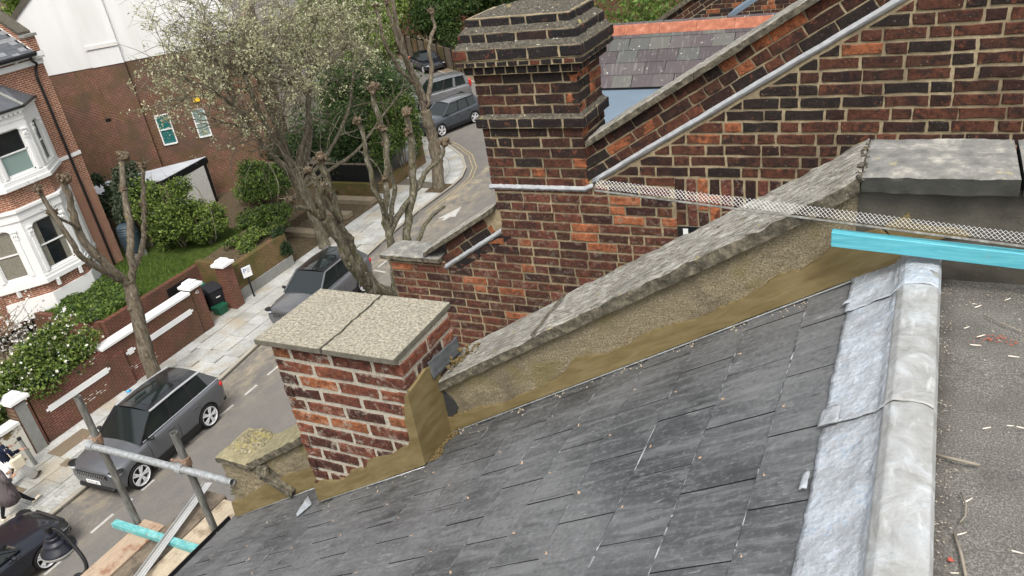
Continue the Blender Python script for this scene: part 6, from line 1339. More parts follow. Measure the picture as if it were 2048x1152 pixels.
bt2 = thing('blossom_tree', 'white blossom sprays at the left edge below the narrow bay window', 'tree', (-27.5, 12.6, PZ)); b = MB(); be2 = []
b.tube([(-27.6, 12.6, PZ), (-27.6, 12.7, -11.2)], [.06, .04], 7)
for _ in range(14):
    p = Vector((-27.6, 12.7, RT.uniform(-12.2, -11.2))); d = Vector((RT.gauss(.2, .4), RT.gauss(.4, .6), RT.uniform(.2, 1))).normalized(); pts = [p.copy()]
    for i in range(6): d = (d+Vector((RT.gauss(0, .15), RT.gauss(0, .15), RT.gauss(.02, .12)))).normalized(); p = p+d*RT.uniform(.22, .40); pts.append(p.copy())
    b.tube(pts, [.022-.003*i for i in range(7)], 5, False); be2 += pts[2:]
b.build('trunk', MT['bark'], bt2); b = MB(); leaves(b, 260, .085, lambda: RT.choice(be2)+Vector((RT.gauss(0, .1), RT.gauss(0, .1), RT.gauss(0, .1))), 0, .9, RT); b.build('blossom', MT['flower_white'], bt2)
# grass on the lawn
gr = MB(); RG = random.Random(3)
for _ in range(14000):
    x, y = RG.uniform(-30, -26.1), RG.uniform(15.7, 20.6); h = RG.uniform(.05, .14); a = RG.uniform(0, 6.3); w = .012
    k = len(gr.v); gr.v += [(x-w*math.cos(a), y-w*math.sin(a), LZ), (x+w*math.cos(a), y+w*math.sin(a), LZ), (x+RG.gauss(0, .03), y+RG.gauss(0, .03), LZ+h)]; gr.f.append((k, k+1, k+2)); gr.i.append(0)
tag(gr.build('grass', MT['leaf_mid']), 'short green grass on the raised lawn', 'grass', kind='stuff')
# far end of the street: evergreen mass, fence, more trees so that nothing stops at the frame
def far_tree(label, c, r, n, mat, size=.32, name='evergreen_tree'):
    t = thing(name, label, 'tree', (c[0], c[1], PZ), 'trees at the far end of the street'); b = MB(); b.tube([(c[0], c[1], PZ), (c[0], c[1], c[2])], [.3, .15], 8); b.build('trunk', MT['bark'], t)
    b = MB(); leaves(b, n, size, clump_pos(subclumps(c, r, 24))); b.build('crown', mat, t)
far_tree('dark evergreen tree behind the far pavement, left of the chimney', (-38.6, 63.8, -9.0), (4.6, 3.0, 4.6), 24000, MT['leaf_ever'], .24)
far_tree('evergreen tree further back behind the chimney head', (-32.5, 66, -8.5), (5, 4, 5.5), 16000, MT['leaf_ever'])
far_tree('pale leafy tree at the top edge left of the dark evergreen', (-47, 62, -8.5), (5, 4, 5.5), 18000, MT['leaf_lime'])
far_tree('leafy tree between the gable house and the corner tree', (-37, 47.5, -8.5), (5.0, 4, 5.2), 22000, MT['leaf_lime'], .24)
far_tree('green tree seen above the gable house coping at the top left', (-46, 33, -3.0), (3, 3, 3), 6000, MT['leaf_lime'])
far_tree('leafy bush seen above the red ridge tiles', (-13, 38, -8.2), (5, 4, 3.5), 15000, MT['leaf_mid'], .2)
ff = thing('far_fence', 'weathered panel fence with dark posts behind the far pavement', 'fence', (-38, 61, PZ))
for i in range(12):
    u = Vector((.66, -.75, 0)); p = Vector((-44.5, 64.0, 0))+Vector((.80, -.60, 0))*(i*1.5); d = Vector((.80, -.60, 0)); nn = Vector((.6, .8, 0))
    b = MB(); b.obox((p.x, p.y, PZ+.85), d, nn, (0, 0, 1), .68, .03, .85); b.build('fence_panel', MT['bt_mossy'] if i % 2 else MT['board_grey'], ff)
    b = MB(); b.obox((p.x+d.x*.74, p.y+d.y*.74, PZ+.95), d, nn, (0, 0, 1), .06, .06, .95); b.build('fence_post', MT['black_paint'], ff)
fh = thing('far_house', 'brick house front beyond the far fence', 'house', (-36, 74, GZ)); b = MB(); b.box(-60, -20, 72, 84, GZ, -4); b.build('wall', MT['bt_garden'], fh); b = MB(); b.prism([(71.5, -4), (78, 0), (84.5, -4)], -61, -19, 'x'); b.build('roof', MT['house_slate'], fh)
fl = MB()                                                      # foliage litter on the corner pavement, round the tree pit
flat('tree_pit', [(-22.0, 31.2), (-21.0, 31.2), (-21.0, 32.4), (-22.0, 32.4)], PZ+.012, MT['soil'])

# ================================================================== cars
def paint(name, c, metal=.4):
    m = Mat(name, .26, .5, metal); m.col(c); m.b.inputs['Coat Weight'].default_value = .6; m.b.inputs['Coat Roughness'].default_value = .08
    return m.m
MT['car_glass'] = Mat('car_glass', .05, .7).col((.010, .014, .014)).m
MT['windscreen'] = Mat('greenish_windscreen', .06, .7).col((.055, .085, .078)).m
MT['tyre'] = plain('tyre_rubber', (.012, .012, .012), .8, .2, var=.2)
MT['alloy'] = plain('silver_alloy', (.58, .58, .59), .35, .5, .15, var=.05)
MT['trim'] = plain('black_trim', (.010, .010, .010), .45, .4, var=0)
MT['chrome'] = plain('satin_silver', (.60, .60, .61), .3, .5, .6, var=.03)
MT['lamp_glass'] = Mat('headlamp_glass', .08, .6).col((.45, .47, .49)).m
MT['tail_red'] = Mat('tail_lamp', .15, .6).col((.45, .015, .012)).m
MT['plate_white'] = plain('plate_white', (.80, .80, .78), .4, .3, var=0); MT['plate_yellow'] = plain('plate_yellow', (.75, .55, .04), .4, .3, var=0)
def loft(st, ring):
    V, F = [], []; n_ = len(ring(st[0]))
    for s in st: V += ring(s)
    for i in range(len(st)-1):
        for j in range(n_): F.append((i*n_+j, i*n_+(j+1) % n_, (i+1)*n_+(j+1) % n_, (i+1)*n_+j))
    F += [tuple(range(n_-1, -1, -1)), tuple((len(st)-1)*n_+j for j in range(n_))]
    return V, F
_wheel_cache = {}
def wheel_meshes(r, spokes):
    if (r, spokes) in _wheel_cache: return _wheel_cache[(r, spokes)]
    def lx(prof, k=28):
        q = MB(); q.lathe(prof, (0, 0, 0), k); q.f = q.f[:-2]; q.i = q.i[:-2]; q.v = [(v[2], v[0], v[1]) for v in q.v]; return q
    ty = lx([(r*.75, -.11), (r*.92, -.115), (r*.985, -.09), (r, -.05), (r, .05), (r*.985, .09), (r*.92, .115), (r*.75, .11)]).mesh('tyre', MT['tyre'], True, sharp=50)
    rm = lx([(r*.68, .02), (r*.71, .100), (r*.76, .118), (r*.78, .114), (r*.76, .06), (r*.76, .0)]); 
    for i in range(spokes):
        a = 2*math.pi*i/spokes
        for da in (-.16, .16):
            c0, c1 = Vector((.10, math.cos(a)*r*.12, math.sin(a)*r*.12)), Vector((.095, math.cos(a+da)*r*.73, math.sin(a+da)*r*.73)); d = (c1-c0).normalized(); w = d.cross(Vector((1, 0, 0)))
            rm.obox((c0+c1)/2, d, w, (1, 0, 0), (c1-c0).length/2, r*.07, .012)
    q = MB(); q.lathe([(r*.16, .07), (r*.16, .108), (r*.08, .118)], (0, 0, 0), 14); rm.add([(v[2], v[0], v[1]) for v in q.v], q.f)
    rim = rm.mesh('rim', MT['alloy'], False)
    dk = lx([(r*.02, .01), (r*.74, .01), (r*.74, .03), (r*.02, .03)]).mesh('brake_disc', MT['trim'], False)
    _wheel_cache[(r, spokes)] = (ty, rim, dk); return ty, rim, dk
def plate_text(t, s, M, mat):
    return text('plate_letters', s, .085, M, mat, t, .001)
def make_car(name, label, loc, fwd, S, body, roofm, plate=None, group='cars parked along the kerb', badge=None, flipplate=False):
    """S: list of stations (y, half width, z low, z belt, z top) front to rear; greenhouse from S2"""
    ang = math.atan2(-fwd[0], fwd[1]); t = thing(name, label, 'car', loc, group, ang); W = S['w']
    def rg(s):
        y, w, zb, zs, zt = s; dz = zt-zs
        h = [(.0, zb), (w*.80, zb), (w*.93, zb+.06), (w*.975, zb+.20), (w*.985, zb+(zs-zb)*.45), (w, zb+(zs-zb)*.62), (w*.985, zs-.07), (w*.93, zs), (w*.80, zs+dz*.55), (w*.5, zs+dz*.9), (0, zt)]
        return [(x, y, z) for x, z in h]+[(-x, y, z) for x, z in reversed(h[1:-1])]
    V, F = loft(S['st'], rg); me = mk('body', V, F, body, True); bm = bmesh.new(); bm.from_mesh(me); bmesh.ops.recalc_face_normals(bm, faces=bm.faces); bm.to_mesh(me); bm.free()
    o = bpy.data.objects.new('body', me); COL.objects.link(o); md = o.modifiers.new('s', 'SUBSURF'); md.levels = md.render_levels = 2
    cut = MB()
    for y in (S['fa'], S['ra']):
        q = MB(); q.lathe([(S['r']+.055, -1.2), (S['r']+.055, 1.2)], (0, 0, 0), 28); 
        for s_ in (1, -1): cut.add([(v[2]*.25+s_*(W-.0), v[0]+y, v[1]+S['r']) for v in q.v], q.f)
    co = bpy.data.objects.new('cutter', cut.mesh('cutter')); COL.objects.link(co); bo_ = o.modifiers.new('b', 'BOOLEAN'); bo_.object = co; bo_.operation = 'DIFFERENCE'; bo_.solver = 'EXACT'
    apply_mods(o); bpy.data.objects.remove(co); o.data.set_sharp_from_angle(angle=rad(38)); o.parent = t; o.data.materials.clear(); o.data.materials.append(body)
    # glasshouse: a dark solid with panels laid on it
    G = S['gh']                                                # (y, half width at belt, z belt, half width at roof, z roof)
    gy = [g[0] for g in G]
    def pane(name, pts, mat, off=.0):
        b = MB(); b.add(pts, [tuple(range(len(pts)))]); return ob(name, b.mesh(name, mat), t, None, True)
    rf, rr_ = S['rf'], S['rr']                                 # roof front/rear: (y, half width, z)
    wf, wr = S['wf'], S['wr']                                  # windscreen foot, tail-gate foot
    A = [Vector((-wf[1], wf[0], wf[2])), Vector((wf[1], wf[0], wf[2])), Vector((rf[1], rf[0], rf[2])), Vector((-rf[1], rf[0], rf[2]))]
    Bk = [Vector((-wr[1], wr[0], wr[2])), Vector((wr[1], wr[0], wr[2])), Vector((rr_[1], rr_[0], rr_[2])), Vector((-rr_[1], rr_[0], rr_[2]))]
    b = MB(); b.add(A+Bk, [(0, 1, 2, 3), (5, 4, 7, 6), (3, 2, 6, 7), (0, 3, 7, 4), (1, 5, 6, 2)]); gl = b.build('window_glass', MT['car_glass'], t, local=True)
    ctr = [Vector((0, A[0].lerp(A[3], .5).y, 0))]
    def quad(P, mat, nm, lift, inset=(0, 0, 0, 0)):
        """panel on the quad P (foot-left, foot-right, top-right, top-left), inset by fractions, lifted along its normal"""
        l, r_, bo2, tp = inset; n_ = (P[1]-P[0]).cross(P[3]-P[0]).normalized()
        f = lambda u, v: (P[0].lerp(P[1], u)).lerp(P[3].lerp(P[2], u), v)+n_*lift*(1)
        NN = 6; V, F = sheet(lambda a, c: tuple(f(l+(1-l-r_)*a, bo2+(1-bo2-tp)*c)+n_*.03*math.sin(math.pi*a)*S.get('curve', 1)), NN, 2)
        return ob(nm, mk(nm, V, F, mat, True), t, None, True)
    quad(A, MT['windscreen'], 'windscreen', .008, (.055, .055, .03, .03)); quad([Bk[1], Bk[0], Bk[3], Bk[2]], MT['car_glass'], 'rear_window', .008, (.08, .08, .12, .05))
    # roof panel with crown
    def rt(a, c):
        P = A[3].lerp(A[2], a).lerp(Bk[3].lerp(Bk[2], a), c); return (P.x, P.y, P.z+.012+.05*math.sin(math.pi*a)+.045*math.sin(math.pi*c))
    V, F = sheet(rt, 10, 14); ob('roof', mk('roof', V, F, roofm, True), t, None, True)
    if S.get('pano'):
        V, F = sheet(lambda a, c: (lambda p: (p[0], p[1], p[2]+.006))(rt(.14+.72*a, .10+.50*c)), 8, 10); ob('sunroof', mk('sunroof', V, F, MT['car_glass'], True), t, None, True)
    pil = S['pil'] if isinstance(S['pil'], (list, tuple)) else [S['pil']]
    for s_, (i0, i1, j1, j0) in ((1, (1, 1, 2, 2)), (-1, (0, 0, 3, 3))):
        p0, p1, q1, q0 = (A[1], Bk[1], Bk[2], A[2]) if s_ > 0 else (A[0], Bk[0], Bk[3], A[3])
        b = MB(); b.tube([p0+Vector((0, .01, .01)), q0+Vector((0, 0, .01))], .035, 6); b.build('pillar', S['apil'], t, local=True)
        b = MB(); b.tube([q0+Vector((s_*.005, 0, .012)), q0.lerp(q1, .5)+Vector((s_*.02, 0, .04)), q1+Vector((s_*.005, 0, .012))], .032, 6); b.build('cant_rail', S['rail'], t, local=True)
        if S.get('rails'): b = MB(); b.tube(smooth_path([q0.lerp(q1, .06)+Vector((-s_*.05, 0, .05)), q0.lerp(q1, .12)+Vector((-s_*.05, 0, .11)), q0.lerp(q1, .55)+Vector((-s_*.04, 0, .125)), q0.lerp(q1, .92)+Vector((-s_*.05, 0, .10)), q0.lerp(q1, .98)+Vector((-s_*.05, 0, .04))], 4), .020, 6); b.build('roof_rail', S['rails'], t, local=True)
        n_ = Vector((s_, 0, .25)).normalized()
        for (u0, u1, mt) in S['posts']:
            P = [p0.lerp(p1, u0), p0.lerp(p1, u1), q0.lerp(q1, S['post_top'](u1)), q0.lerp(q1, S['post_top'](u0))]; b = MB(); b.add([tuple(x+n_*.012) for x in P]+[tuple(x-n_*.02) for x in P], [(0, 1, 2, 3), (0, 4, 5, 1), (2, 6, 7, 3), (1, 5, 6, 2), (0, 3, 7, 4)]); b.build('pillar', mt, t, local=True)
        b = MB(); b.tube([p0+n_*.015+Vector((0, -.1, .012)), p1+n_*.015+Vector((0, .05, .012))], .012, 6); b.build('waist_trim', S['rail'], t, local=True)
        for y in S['seams']:
            b = MB(); b.tube([(s_*(W*.957), y, S['zs']-.03), (s_*(W+.003), y-.02, S['zs']-.28), (s_*(W*.988), y-.02, .55), (s_*(W*.965), y+.03, .36)], .006, 4); b.build('door_seam', MT['trim'], t, local=True)
        for y in S['handles']: b = MB(); b.obox((s_*(W*.992), y, S['zs']-.15), (0, 1, 0), (0, 0, 1), (1, 0, 0), .11, .016, .018); b.build('door_handle', S.get('handle', body), t, local=True)
        b = MB(); b.blob((s_*(W+.10), wf[0]-.28, S['zs']+.08), .085, .05, 2, (1.0, .75, .72)); b.obox((s_*(W-.02), wf[0]-.25, S['zs']+.04), (1, 0, 0), (0, 1, 0), (0, 0, 1), .09, .03, .02); b.build('wing_mirror', MT['trim'] if roofm != body else body, t, local=True)
        b = MB(); b.obox((s_*(W*.955), (S['fa']+S['ra'])/2, .335), (0, 1, 0), (0, 0, 1), (1, 0, 0), (S['fa']-S['ra'])/2-S['r']-.03, .085, .03); b.build('sill', MT['trim'], t, local=True)
        hx, hy, hz, hl = S['head']; b = MB(); b.blob((s_*hx, hy, hz), 1, .0, 3, (.23, .17, .075)); b.build('headlight', MT['lamp_glass'], t, local=True, smooth=True)
        b = MB(); b.blob((s_*(hx+.03), hy-.01, hz+.05), 1, .0, 2, (.25, .18, .035)); b.build('headlight_brow', MT['trim'], t, local=True, smooth=True)
        tx, ty_, tz = S['tail']; b = MB(); b.blob((s_*tx, ty_, tz), 1, .0, 2, (.09, .10, S.get('tailh', .20))); b.build('tail_light', MT['tail_red'], t, local=True, smooth=True)
        for y in (S['fa'], S['ra']):
            ty, rim, dk = wheel_meshes(S['r'], S['spokes']); M = Matrix.Translation((s_*(W-.115), y, S['r'])) @ (Matrix.Identity(4) if s_ > 0 else Matrix.Rotation(math.pi, 4, 'Z'))
            w_ = ob('wheel', ty, t, M, True)
            for nm, me_ in (('rim', rim), ('brake_disc', dk)): ob(nm, me_, w_, None, True)
    yf = S['st'][0][0]; b = MB(); b.box(-W*.62, W*.62, yf-.06, yf+.012, S['grz']-.085, S['grz']+.085); o = b.build('grille', MT['trim'], t, local=True); o.modifiers.new('b', 'BEVEL').width = .02
    b = MB()
    for i in range(13):
        for j in range(3): b.blob((-W*.55+i*W*1.1/12+(j % 2)*.04, yf+.012, S['grz']-.05+j*.05), .014, 0, 1, (1, .5, 1))
    tag(b.build('grille_studs', MT['chrome'], t, local=True), kind='stuff')
    b = MB(); b.box(-W*.72, W*.72, yf-.10, yf+.02, .30, .44); o = b.build('bumper', MT['trim'], t, local=True); o.modifiers.new('b', 'BEVEL').width = .03
    yr = S['st'][-1][0]; b = MB(); b.box(-W*.78, W*.78, yr-.02, yr+.10, .30, .48); o = b.build('rear_bumper', MT['trim'], t, local=True); o.modifiers.new('b', 'BEVEL').width = .03
    if plate:
        b = MB(); b.box(-.26, .26, yf+.012, yf+.03, S['plz']-.056, S['plz']+.056); pl_ = b.build('number_plate', MT['plate_white'], t, local=True)
        o = text('plate_letters', plate, .095, Matrix.Translation((0, yf+.032, S['plz'])) @ Matrix(((-1, 0, 0, 0), (0, 0, 1, 0), (0, 1, 0, 0), (0, 0, 0, 1))), MT['trim'], pl_, .001); tag(o, kind='stuff')
    if badge:
        o = text('bonnet_letters', badge, .085, Matrix.Translation((0, yf-.02, S['grz']+.135)) @ Matrix(((-1, 0, 0, 0), (0, -.55, .83, 0), (0, .83, .55, 0), (0, 0, 0, 1))), MT['trim'], t, .004); o.scale = (1.9, 1, 1); tag(o, kind='stuff')
    return t
SUV = dict(w=.95, r=.375, fa=1.40, ra=-1.34, zs=1.10, spokes=5, grz=.80, plz=.585,
    st=[(2.12, .76, .46, .74, .93), (2.07, .87, .34, .82, 1.01), (1.93, .93, .28, .94, 1.06), (1.55, .95, .26, 1.02, 1.11), (1.1, .95, .26, 1.05, 1.125), (.75, .95, .26, 1.08, 1.15), (0, .95, .26, 1.10, 1.16), (-.9, .95, .26, 1.13, 1.19), (-1.6, .945, .27, 1.16, 1.22), (-2.0, .92, .30, 1.17, 1.22), (-2.22, .87, .38, 1.12, 1.18), (-2.29, .80, .44, .98, 1.05)],
    gh=[(0, 0, 0)], wf=(1.02, .84, 1.11), rf=(.26, .665, 1.665), rr=(-1.74, .645, 1.660), wr=(-2.20, .80, 1.16), pil=1, post_top=lambda u: max(0, min(1, u*1.28-.16)),
    head=(.76, 1.93, .88, 0), tail=(.82, -2.15, .98), tailh=.10, seams=(.86, -.22, -1.12), handles=(.02, -.95))
def spec(**k): d = dict(SUV); d.update(k); return d
grey = paint('dark_grey_metallic', (.115, .118, .128)); grey2 = paint('graphite_metallic', (.125, .126, .134)); silver = paint('warm_silver_metallic', (.17, .17, .175)); black = paint('navy_black_paint', (.006, .007, .014), .1); slateb = paint('blue_grey_metallic', (.06, .068, .08)); gloss = paint('gloss_black_roof', (.008, .008, .009), 0)
s1 = spec(apil=gloss, rail=MT['chrome'], rails=None, pano=True, posts=((.36, .39, gloss), (.63, .67, gloss), (.86, 1.0, grey)))
make_car('parked_suv', 'dark grey compact SUV with black roof, nearest whole car below the flowering shrub', (-19.46, 11.60, GZ), (.10, -2.74), s1, grey, gloss, 'KO72 LJN', badge='DISCOVERY')
s2 = spec(apil=grey2, rail=silver, rails=None, pano=True, posts=((.36, .39, gloss), (.63, .67, gloss), (.84, 1.0, grey2)))
make_car('parked_suv', 'grey SUV with silver roof edges half hidden behind the brick pier', (-19.75, 20.15, GZ), (.05, -2.74), s2, grey2, gloss, None)
s3 = spec(apil=slateb, rail=MT['trim'], rails=silver, pano=False, posts=((.36, .39, MT['trim']), (.63, .67, MT['trim']), (.86, 1.0, slateb)), handle=MT['trim'])
make_car('parked_suv', 'blue grey SUV with roof rails on the far side of the junction', (-26.45, 41.75, GZ), (-.95, -2.6), s3, slateb, silver, None, 'cars at the junction')
s4 = spec(zs=1.16, apil=silver, rail=silver, rails=silver, posts=((.34, .38, MT['trim']), (.60, .66, silver), (.90, 1.0, silver)), rf=(.35, .70, 1.78), rr=(-1.95, .70, 1.80), wr=(-2.22, .82, 1.2), tail=(.86, -2.2, 1.25), tailh=.30, post_top=lambda u: max(0, min(1, u*1.1-.05)))
make_car('parked_suv', 'tall boxy silver SUV with red tail light behind the blue grey SUV', (-30.2, 46.8, GZ), (-1.6, -1.9), s4, silver, silver, None, 'cars at the junction')
SAL = spec(w=.90, r=.325, fa=1.36, ra=-1.38, zs=.90, grz=.60, plz=.45, head=(.70, 2.02, .66, 0), tail=(.78, -2.2, .82), tailh=.10,
    st=[(2.26, .66, .36, .56, .66), (2.18, .80, .26, .62, .76), (1.95, .87, .22, .74, .84), (1.5, .895, .20, .82, .90), (1.05, .90, .20, .86, .945), (.75, .90, .20, .88, .96), (0, .90, .20, .90, .97), (-.9, .90, .20, .92, .98), (-1.6, .89, .22, .93, 1.0), (-2.0, .86, .25, .92, .98), (-2.18, .80, .32, .86, .94), (-2.25, .72, .38, .74, .84)],
    wf=(.98, .78, .93), rf=(.12, .58, 1.395), rr=(-1.0, .56, 1.39), wr=(-1.72, .72, .98), apil=black, rail=MT['trim'], posts=((.38, .42, MT['trim']), (.74, .80, black)), seams=(.88, -.20, -1.0), handles=(.0, -.85), handle=MT['chrome'], post_top=lambda u: max(0, min(1, u*1.5-.25)))
make_car('parked_saloon', 'black saloon car at the bottom left corner under the lantern', (-19.32, 5.85, GZ), (.0, 1), SAL, black, black, None)
make_car('parked_saloon', 'dark car half hidden by the corner tree at the far kerb', (-37.6, 57.6, GZ), (.78, -.62), SAL, black, black, None, 'cars at the junction')

# ================================================================== people walking on the pavement
def skin_body(name, joints, edges, mats_fn, parent, mat):
    me = bpy.data.meshes.new(name); me.from_pydata([j[0] for j in joints], edges, []); o = ob(name, me, parent, None, True)
    o.modifiers.new('skin', 'SKIN'); sk = me.skin_vertices[0].data
    for i, j in enumerate(joints): sk[i].radius = (j[1], j[2] if len(j) > 2 else j[1]); sk[i].use_root = (i == 0)
    md = o.modifiers.new('sub', 'SUBSURF'); md.levels = md.render_levels = 2
    apply_mods(o); o.data.materials.clear()
    for m_ in mat: o.data.materials.append(m_)
    for p in o.data.polygons: p.use_smooth = True; p.material_index = mats_fn(p.center)
    return o
skin_m = plain('skin', (.50, .29, .20), .6, .3, var=.05); navy = plain('navy_top', (.012, .016, .032), .85, .1, var=.2, sc=20); wht = plain('white_trousers', (.70, .69, .68), .8, .1, var=.08); blk = plain('black_leggings', (.012, .012, .014), .8, .1, var=.1); hair_m = plain('ginger_hair', (.30, .14, .05), .6, .3, var=.4, sc=40); hair_d = plain('brown_hair', (.07, .035, .02), .6, .3, var=.4, sc=40); shoe = plain('pale_shoe', (.55, .48, .38), .7, .2, var=.2); shoe_d = plain('dark_shoe', (.05, .045, .04), .7, .2)
m = Mat('pinstripe_coat', .9, .1); wv = m.n.new('ShaderNodeTexWave'); wv.bands_direction = 'X'; wv.inputs['Scale'].default_value = 14; m.L(m.pos(obj=True), wv.inputs['Vector']); m.col(m.mix(m.ramp(wv.outputs['Fac'], [(.45, 0), (.6, 1)]), (.085, .068, .072), (.135, .112, .118))); coat_m = m.m
cream = plain('canvas_bag', (.62, .55, .42), .85, .1, var=.15, sc=20)
def face(parent, c, fwd, hairm, r=.105, long_=True):
    """head details: hair, nose, eyes, ears, mouth; fwd = +y"""
    hb = MB()
    hb.blob((c[0], c[1]-.025, c[2]+.035), r*1.08, .06, 3, (.95, 1.02, 1.0)); 
    if long_: hb.blob((c[0], c[1]-.075, c[2]-.06), r*.9, .12, 2, (.95, .6, 1.3))
    else: hb.blob((c[0], c[1]-.09, c[2]+.10), r*.45, .1, 2)
    hb.v = [v for v in hb.v]; hb.build('hair', hairm, parent, True, True)
    b = MB(); b.blob((c[0], c[1]+r*.98, c[2]-.012), .017, .05, 1, (.8, 1.2, 1.5)); b.build('nose', skin_m, parent, True, True)
    for s_ in (-1, 1):
        b = MB(); b.blob((c[0]+s_*.036, c[1]+r*.88, c[2]+.012), .011, 0, 1); b.build('eye', MT['trim'], parent, True, True)
        b = MB(); b.blob((c[0]+s_*r*.86, c[1]-.005, c[2]-.005), .028, .05, 1, (.4, .8, 1.2)); b.build('ear', skin_m, parent, True, True)
    b = MB(); b.obox((c[0], c[1]+r*.90, c[2]-.052), (1, 0, 0), (0, 1, 0), (0, 0, 1), .024, .006, .005); b.build('mouth', plain('lips', (.36, .12, .10), .6, .3, var=0), parent, False, True)
def hand(parent, p, d, up, curl, sgn):
    """palm and five bent fingers; d = pointing direction"""
    p, d, up = Vector(p), Vector(d).normalized(), Vector(up).normalized(); side = d.cross(up).normalized(); b = MB()
    b.obox(p+d*.045, d, side, up, .047, .042, .015)
    for i, L_ in enumerate((.070, .080, .076, .058)):
        o_ = p+d*.088+side*(.032-.021*i); q = [o_]; dd = d.copy()
        for k in range(3): dd = (dd-up*curl).normalized(); q.append(q[-1]+dd*L_/3*1.1)
        b.tube(q, [.0095, .009, .0085, .006], 6)
    o_ = p+d*.02+side*.04*sgn; b.tube([o_, o_+side*sgn*.028+d*.03-up*.01, o_+side*sgn*.03+d*.062-up*.025], [.012, .0105, .007], 6)
    b.build('hand', skin_m, parent, True, True)
def shoe_mesh(parent, heel, fwd, mat, pitch=0):
    f = Vector((fwd[0], fwd[1], 0)).normalized(); s_ = Vector((-f.y, f.x, 0)); f = (f*math.cos(pitch)+Vector((0, 0, 1))*math.sin(pitch)); up = f.cross(s_)*-1; up = s_.cross(f)*-1 if up.z < 0 else up
    b = MB(); h = Vector(heel); V = []
    for u, w, z in ((-.03, .028, .075), (.04, .036, .085), (.12, .042, .06), (.20, .043, .045), (.245, .028, .03)):
        for (a, c) in ((-1, 0), (-1, .7), (-.5, 1), (.5, 1), (1, .7), (1, 0)): V.append(h+f*u+s_*w*a+up*z*c)
    F = [(i*6+j, i*6+j+1, (i+1)*6+j+1, (i+1)*6+j) for i in range(4) for j in range(5)]+[(i*6+5, i*6, (i+1)*6, (i+1)*6+5) for i in range(4)]+[(0, 1, 2, 3, 4, 5), tuple(24+j for j in (5, 4, 3, 2, 1, 0))]
    b.add(V, F); b.build('shoe', mat, parent, True, True)
# person one: long coat, looking at a phone, mid stride towards +y
p1 = thing('person', 'walker in long mauve grey pinstripe coat and black leggings, looking at a phone', 'person', (-21.22, 8.22, PZ), 'people walking on the pavement')
J = [((0, 0, .93), .15, .12), ((0, .0, 1.15), .135, .11), ((0, -.01, 1.36), .165, .11), ((0, .01, 1.48), .055, .055), ((0, .05, 1.57), .055, .06), ((0, .055, 1.66), .098, .108), ((0, .05, 1.73), .075, .085),
     ((.09, .0, .90), .10), ((.09, .20, .50), .07), ((.09, .42, .12), .045), ((.09, .50, .06), .04),
     ((-.09, .0, .90), .10), ((-.09, -.16, .50), .07), ((-.09, -.35, .10), .045), ((-.09, -.28, .05), .04),
     ((.19, -.01, 1.38), .062), ((.245, .02, 1.12), .05), ((.16, .24, 1.10), .035), ((-.19, -.01, 1.38), .062), ((-.245, .02, 1.12), .05), ((-.12, .24, 1.12), .035)]
E_ = [(0, 1), (1, 2), (2, 3), (3, 4), (4, 5), (5, 6), (0, 7), (7, 8), (8, 9), (9, 10), (0, 11), (11, 12), (12, 13), (13, 14), (2, 15), (15, 16), (16, 17), (2, 18), (18, 19), (19, 20)]
skin_body('body', J, E_, lambda c: 0 if c.z > 1.46 or (c.z > 1.02 and c.y > .17) else (2 if c.z < .95 else 1), p1, [skin_m, coat_m, blk])
cv = []; cf = []; lv = [(1.50, .075, .075, 0), (1.44, .17, .12, -.01), (1.38, .235, .145, -.01), (1.15, .20, .155, 0), (.95, .22, .185, 0), (.70, .235, .22, .0), (.42, .25, .25, .0)]
for z, rx, ry_, oy in lv:
    for k in range(24):
        a = 2*math.pi*k/24; f = 1+.05*math.sin(a*7+z*5)*(1.4-z if z < 1.2 else 0); cv.append((rx*math.cos(a)*f, oy+ry_*math.sin(a)*f, z+(.015*math.sin(a*3) if z < .5 else 0)))
for i in range(len(lv)-1):
    for k in range(24): cf.append((i*24+k, i*24+(k+1) % 24, (i+1)*24+(k+1) % 24, (i+1)*24+k))
co_ = ob('coat', mk('coat', cv, cf, coat_m, True), p1, None, True); co_.modifiers.new('t', 'SOLIDIFY').thickness = .012
for s_ in (1, -1): b = MB(); b.tube([(s_*.20, -.01, 1.40), (s_*.262, .0, 1.25), (s_*.262, .03, 1.10), (s_*.20, .15, 1.09)], [.075, .078, .07, .06], 10); b.build('sleeve', coat_m, p1, True, True)
b = MB(); b.box(-.16, .16, -.12, -.105, 1.0, 1.05); b.build('belt', coat_m, p1, False, True)
face(p1, (0, .06, 1.655), None, hair_m); hand(p1, (.15, .25, 1.10), (-.3, 1, .25), (0, -.3, 1), .25, -1); hand(p1, (-.11, .25, 1.12), (.3, 1, .2), (0, -.3, 1), .3, 1)
b = MB(); b.obox((.03, .37, 1.16), (1, 0, 0), (0, .6, .8), (0, -.8, .6), .036, .075, .005); b.build('phone', MT['trim'], p1, False, True)
shoe_mesh(p1, (.09, .44, .02), (0, 1), shoe, .25); shoe_mesh(p1, (-.09, -.38, .0), (0, 1), shoe, 0)
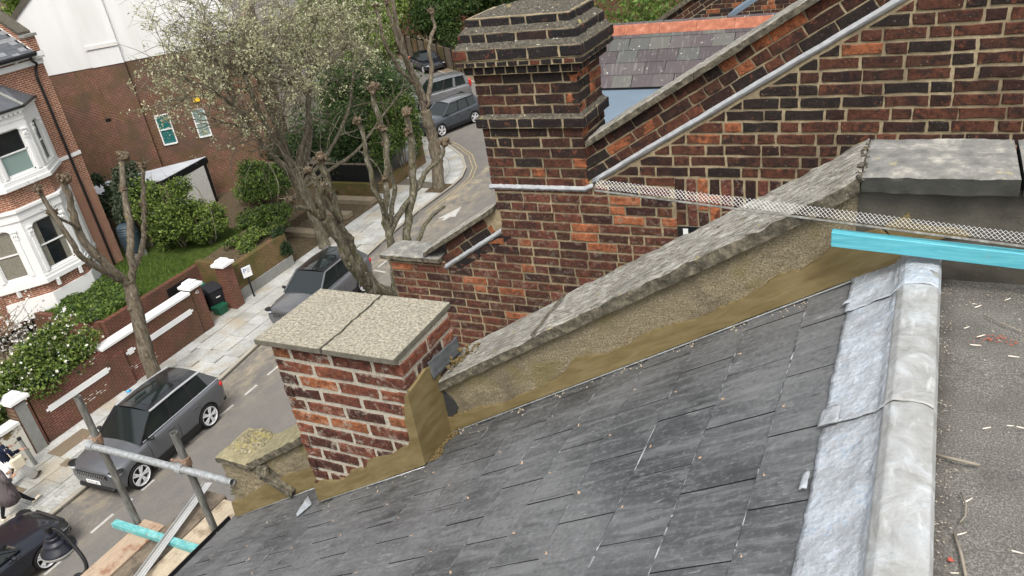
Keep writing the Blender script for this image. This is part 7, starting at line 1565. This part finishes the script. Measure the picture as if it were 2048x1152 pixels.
# person two: navy top, white trousers, canvas bag
p2 = thing('person', 'walker in navy jumper and loose white trousers carrying a cream tote bag', 'person', (-22.25, 9.0, PZ), 'people walking on the pavement')
J = [((0, 0, .95), .145, .12), ((0, .0, 1.17), .135, .11), ((0, -.01, 1.38), .165, .11), ((0, .01, 1.50), .055, .055), ((0, .04, 1.58), .055, .06), ((0, .04, 1.67), .098, .108), ((0, .04, 1.74), .075, .085),
     ((.09, .0, .92), .11), ((.09, .22, .50), .10), ((.09, .40, .13), .09), ((.09, .46, .06), .05),
     ((-.09, .0, .92), .11), ((-.09, -.12, .50), .10), ((-.09, -.34, .14), .085), ((-.09, -.28, .06), .05),
     ((.19, -.01, 1.40), .062), ((.27, .10, 1.16), .052), ((.24, .36, 1.10), .036), ((-.19, -.01, 1.40), .062), ((-.25, .05, 1.14), .052), ((-.20, .28, 1.16), .036)]
skin_body('body', J, E_, lambda c: 0 if c.z > 1.49 or (c.y > .30 and c.z > 1.0) else (2 if c.z < .98 else 1), p2, [skin_m, navy, wht])
b = MB(); b.lathe([(.15, 0), (.175, .10), (.18, .25), (.20, .42), (.17, .50), (.08, .55)], (0, 0, .93), 20); b.v = [(v[0], v[1]*.72, v[2]) for v in b.v]; b.build('jumper', navy, p2, True, True)
for s_ in (1, -1): b = MB(); b.tube([(s_*.19, -.01, 1.42), (s_*.262, .05, 1.28), (s_*.272, .10, 1.16), (s_*.24, .30, 1.12)], [.07, .072, .065, .05], 10); b.build('sleeve', navy, p2, True, True)
for s_, ky, fy in ((1, .22, .42), (-1, -.12, -.33)): b = MB(); b.tube([(s_*.09, 0, .95), (s_*.095, ky, .52), (s_*.095, fy, .10)], [.13, .12, .125], 12); b.build('trouser_leg', wht, p2, True, True)
face(p2, (0, .045, 1.665), None, hair_d, long_=False); hand(p2, (.24, .37, 1.10), (0, 1, -.2), (0, 0, 1), .25, -1); hand(p2, (-.20, .29, 1.16), (.1, 1, -.1), (0, 0, 1), .35, 1)
b = MB(); b.obox((.33, .10, .86), (1, 0, 0), (0, 1, 0), (0, 0, 1), .05, .19, .19); o = b.build('tote_bag', cream, p2, False, True); o.modifiers.new('b', 'BEVEL').width = .04
b = MB(); b.tube([(.33, .02, 1.04), (.26, -.02, 1.42)], .012, 5); b.tube([(.33, .20, 1.04), (.26, .03, 1.42)], .012, 5); b.build('bag_strap', cream, p2, False, True)
shoe_mesh(p2, (.09, .40, .02), (0, 1), shoe_d, .2); shoe_mesh(p2, (-.09, -.36, .0), (0, 1), shoe_d, 0)
b = MB(); b.blob((-23.0, 13.55, PZ+.04), .06, .5, 2, (1, 1.4, .5)); tag(b.build('plastic_scrap', plain('blue_plastic', (.02, .35, .75), .4, .4, var=.1)), 'scrap of bright blue plastic on the pavement by the garden wall', 'litter')
